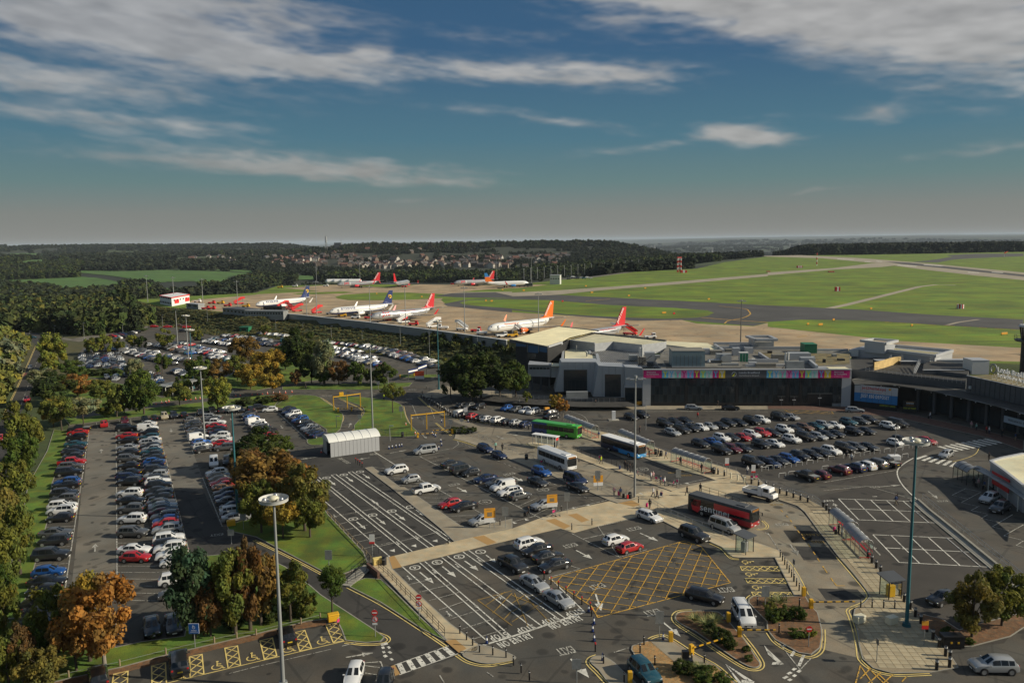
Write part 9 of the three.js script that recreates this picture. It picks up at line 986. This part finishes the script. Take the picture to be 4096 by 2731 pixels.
{const skin=[.45,.26,.18],hair=[.05,.035,.025],gh=[.5,.48,.45],shoe=[.02,.02,.02],bl=[.015,.015,.018],mat=std({vertexColors:true,roughness:.85}),cache={},OUT={k:[bl,bl,hair,'dark clothes'],w:[[.7,.7,.68],[.03,.04,.08],gh,'a white top'],y:[[.6,.75,.02],bl,hair,'a yellow vest'],r:[[.5,.03,.03],bl,hair,'a red top'],b:[[.03,.06,.16],[.25,.2,.13],hair,'a blue top and tan trousers'],m:[[.25,.5,.42],bl,gh,'a mint top'],p:[[.6,.35,.35],[.3,.27,.22],gh,'a pink top']};
const man=(T,x,y,o,pose,turn,label)=>{const key=o+pose,q=OUT[o],geo=cache[key]||=bodyGeo(pose,{t:q[0],l:q[1],h:q[2],s:skin,f:shoe}),p=G(T(x,y));const m=solo('person',geo,mat,`person in ${q[3]} ${label}`,'person');m.position.set(p.x,.06,p.z);m.rotation.y=turn;return m;};
[[TR,683,585,'m','stand',-1,'standing by the front railing'],[TR,763,600,'k','stand',2,'standing beside the one in mint'],[TR,1925,755,'y','walk',.3,'walking on the middle platform'],[TR,1898,455,'b','stand',2,'waiting by the arched shelter'],[TR,1072,1375,'k','walk',3.3,'pulling a case past the silver saloon'],[TS,150,375,'k','stand',1,'at the left of the dark group'],[TS,178,400,'k','stand',2,'in the middle of the dark group'],[TS,210,415,'k','stand',3,'at the right of the dark group'],[TS,455,512,'w','stand',0,'waiting behind the railing'],[TS,480,505,'p','stand',2,'behind the one in white'],[TS,565,560,'b','stand',0,'with the trolleys'],[TS,615,570,'w','stand',2.6,'beside the trolleys'],[TS,480,700,'w','walk',.2,'walking across the crossing'],[TS,525,725,'k','walk',.2,'pushing a trolley over the crossing'],[TS,878,685,'k','walk',3.4,'walking alone on the crossing'],[TS,540,232,'k','walk',.3,'walking by the tall bins'],[TS,630,255,'b','walk',3.4,'with white hair walking by the shelter'],[TS,432,235,'k','stand',0,'at the blue bus door'],[TS,800,325,'k','stand',1,'leaning in the long shelter'],[TS,1050,405,'k','stand',2,'at the near end inside the long shelter'],[TS,1588,440,'w','stand',1.5,'in a waistcoat at the taxi crossing'],[TS,440,838,'k','walk',1.5,'with a pink suitcase by the white estate'],[TS,1035,650,'k','walk',1,'behind the black and red bus'],[TS,20,690,'p','stand',1,'by the luggage near the mast'],[TS,95,700,'b','stand',2,'behind the luggage near the mast'],[TC,750,842,'k','walk',0,'walking below the ramp'],[TC,1848,850,'k','walk',3.2,'walking along the glass front'],[TC,1665,952,'r','walk',1,'crossing before the taxi lot'],[TC,1145,1085,'k','stand',0,'beside the camera pole'],[TX,848,650,'b','walk',2,'walking over the waiting bays, front'],[TX,862,640,'k','walk',2,'walking over the waiting bays, behind'],[TX,265,110,'k','walk',1,'between the parked taxis'],[TX,328,140,'w','stand',1,'in the taxi lot'],[TX,1945,130,'k','stand',2,'near the curved roofed annex'],[TX,175,1000,'k','stand',0,'under the slab pavement shelters'],[TX,215,1040,'w','stand',0,'between the two slab pavement shelters'],[TX,1765,430,'k','stand',1,'waiting left of the annex'],[TX,1820,445,'p','stand',2,'waiting with bags at the annex'],[TX,1890,470,'b','stand',0,'waiting by the annex column'],[TX,1995,470,'k','stand',3,'under the annex canopy'],[TD,1455,955,'w','walk',3,'pushing a case along the arrivals front'],[TD,1825,1040,'p','stand',1,'in the arrivals queue, left'],[TD,1870,1060,'m','stand',2,'in the arrivals queue, second'],[TD,1965,1010,'y','stand',0,'at the arrivals doors'],[TD,1960,1085,'r','stand',0,'in the arrivals queue, third'],[TD,1985,1090,'w','stand',0,'in the arrivals queue, fourth'],[TD,2100,1120,'k','stand',0,'in the shaded arrivals queue'],[TD,2220,1150,'b','stand',0,'by the arrivals bags'],[TB,445,690,'k','walk',3,'walking on the upper footpath'],[TB,1145,785,'y','stand',1,'in the road by the junction'],[TV,265,545,'y','stand',0,'at the jet nose']].forEach(a=>{const m=man(...a);if(a[0]===TV){const p=G(a[0](a[1],a[2]),AH);m.position.set(p.x,AH+.03,p.z);}});
[[TR,1028,1378,M.black,'black wheeled case behind the walking person'],[TS,405,828,M.magenta,'bright pink suitcase by the white estate'],[TS,75,690,M.magenta,'pink bag by the litter bin'],[TS,130,715,M.black,'large black suitcase by the litter bin'],[TS,178,728,M.red,'patterned suitcase beside the litter bin'],[TS,85,380,M.navy,'blue holdall with the dark group'],[TS,575,700,M.navy,'blue bags on the pushed trolley'],[TX,125,965,M.magenta,'pink bag by the shelters'],[TX,140,1000,M.black,'black case by the shelters'],[TX,1790,445,M.black,'black case left at the annex'],[TX,1875,470,M.black,'black case right at the annex'],[TD,1440,955,M.black,'dark case on the arrivals pavement']].forEach(([T,x,y,m,l],i)=>{const p=G(T(x,y));p.y=.13;const g=thing('suitcase',l,'suitcase',p,i);part('shell',rbox(.45,.68,.28,.06,0,.4,0),m,g);part('handle',mrg([bar(V(-.12,.72,0),V(-.12,1.0,0),.012),bar(V(.12,.72,0),V(.12,1.0,0),.012),bar(V(-.12,1.0,0),V(.12,1.0,0),.016)]),M.galv,g);part('wheel',mrg([-.16,.16].map(q=>cylG(.05,.05,.04,8).rotateX(PI / 2).translate(q,.04,0))),M.rubber,g);});
}
// ---------- pavement slabs: the nearest ones singly ----------
{const pavePts=pavBus.geometry.attributes.position,outline=[...P(TH,[300,200,430,155,520,225,660,390,800,555,910,690,1070,860,1150,965,1330,1190,1440,1310,1530,1450,1310,1490,1000,1495,850,1455,765,1380,740,1280,720,1150,690,1050,700,985,780,930,822,880,800,835,700,705,560,545,420,365])],o=H_(760,1400),u=H_(700,705).sub(H_(420,365)).setY(0).normalize(),v=V(-u.z,0,u.x),s=.86,gs=new THREE.BoxGeometry(s - .05,.05,s - .05),r=rng(3),mats=[.86,.95,1.0,1.06].map(k=>{const m=M.paving.clone();m.color.setRGB(k,k*.985,k*.96);return m;}),list=[],t=Math.atan2(-u.z,u.x),inside=p=>inPoly(p.x,p.z,outline);
for(let i=-110;i<60;i++)for(let j=-40;j<40;j++){const c=o.clone().addScaledVector(u,i*s).addScaledVector(v,j*s);if([[-1,-1],[1,-1],[1,1],[-1,1]].every(([a,b])=>inside(c.clone().addScaledVector(u,a*s*.5).addScaledVector(v,b*s*.5))))list.push(c);}list.sort((a,b)=>b.z - a.z);
const rest=[];list.forEach((c,k)=>{const y=.118+(r()- .5)*.008;if(k<300){const m=part('paving_slab',gs,mats[Math.floor(r()*4)],pavBus);m.position.set(c.x,y,c.z);m.rotation.y=t;}else{const q=gs.clone().rotateY(t);q.translate(c.x,y,c.z);rest.push(q);}});if(rest.length){const m=part('paving_slabs',mrg(rest),M.paving,pavBus);m.userData.kind='stuff';}}
scene.fog=new THREE.FogExp2(new THREE.Color().setRGB(.36,.42,.48),.000032);
renderer.render(scene,camera);
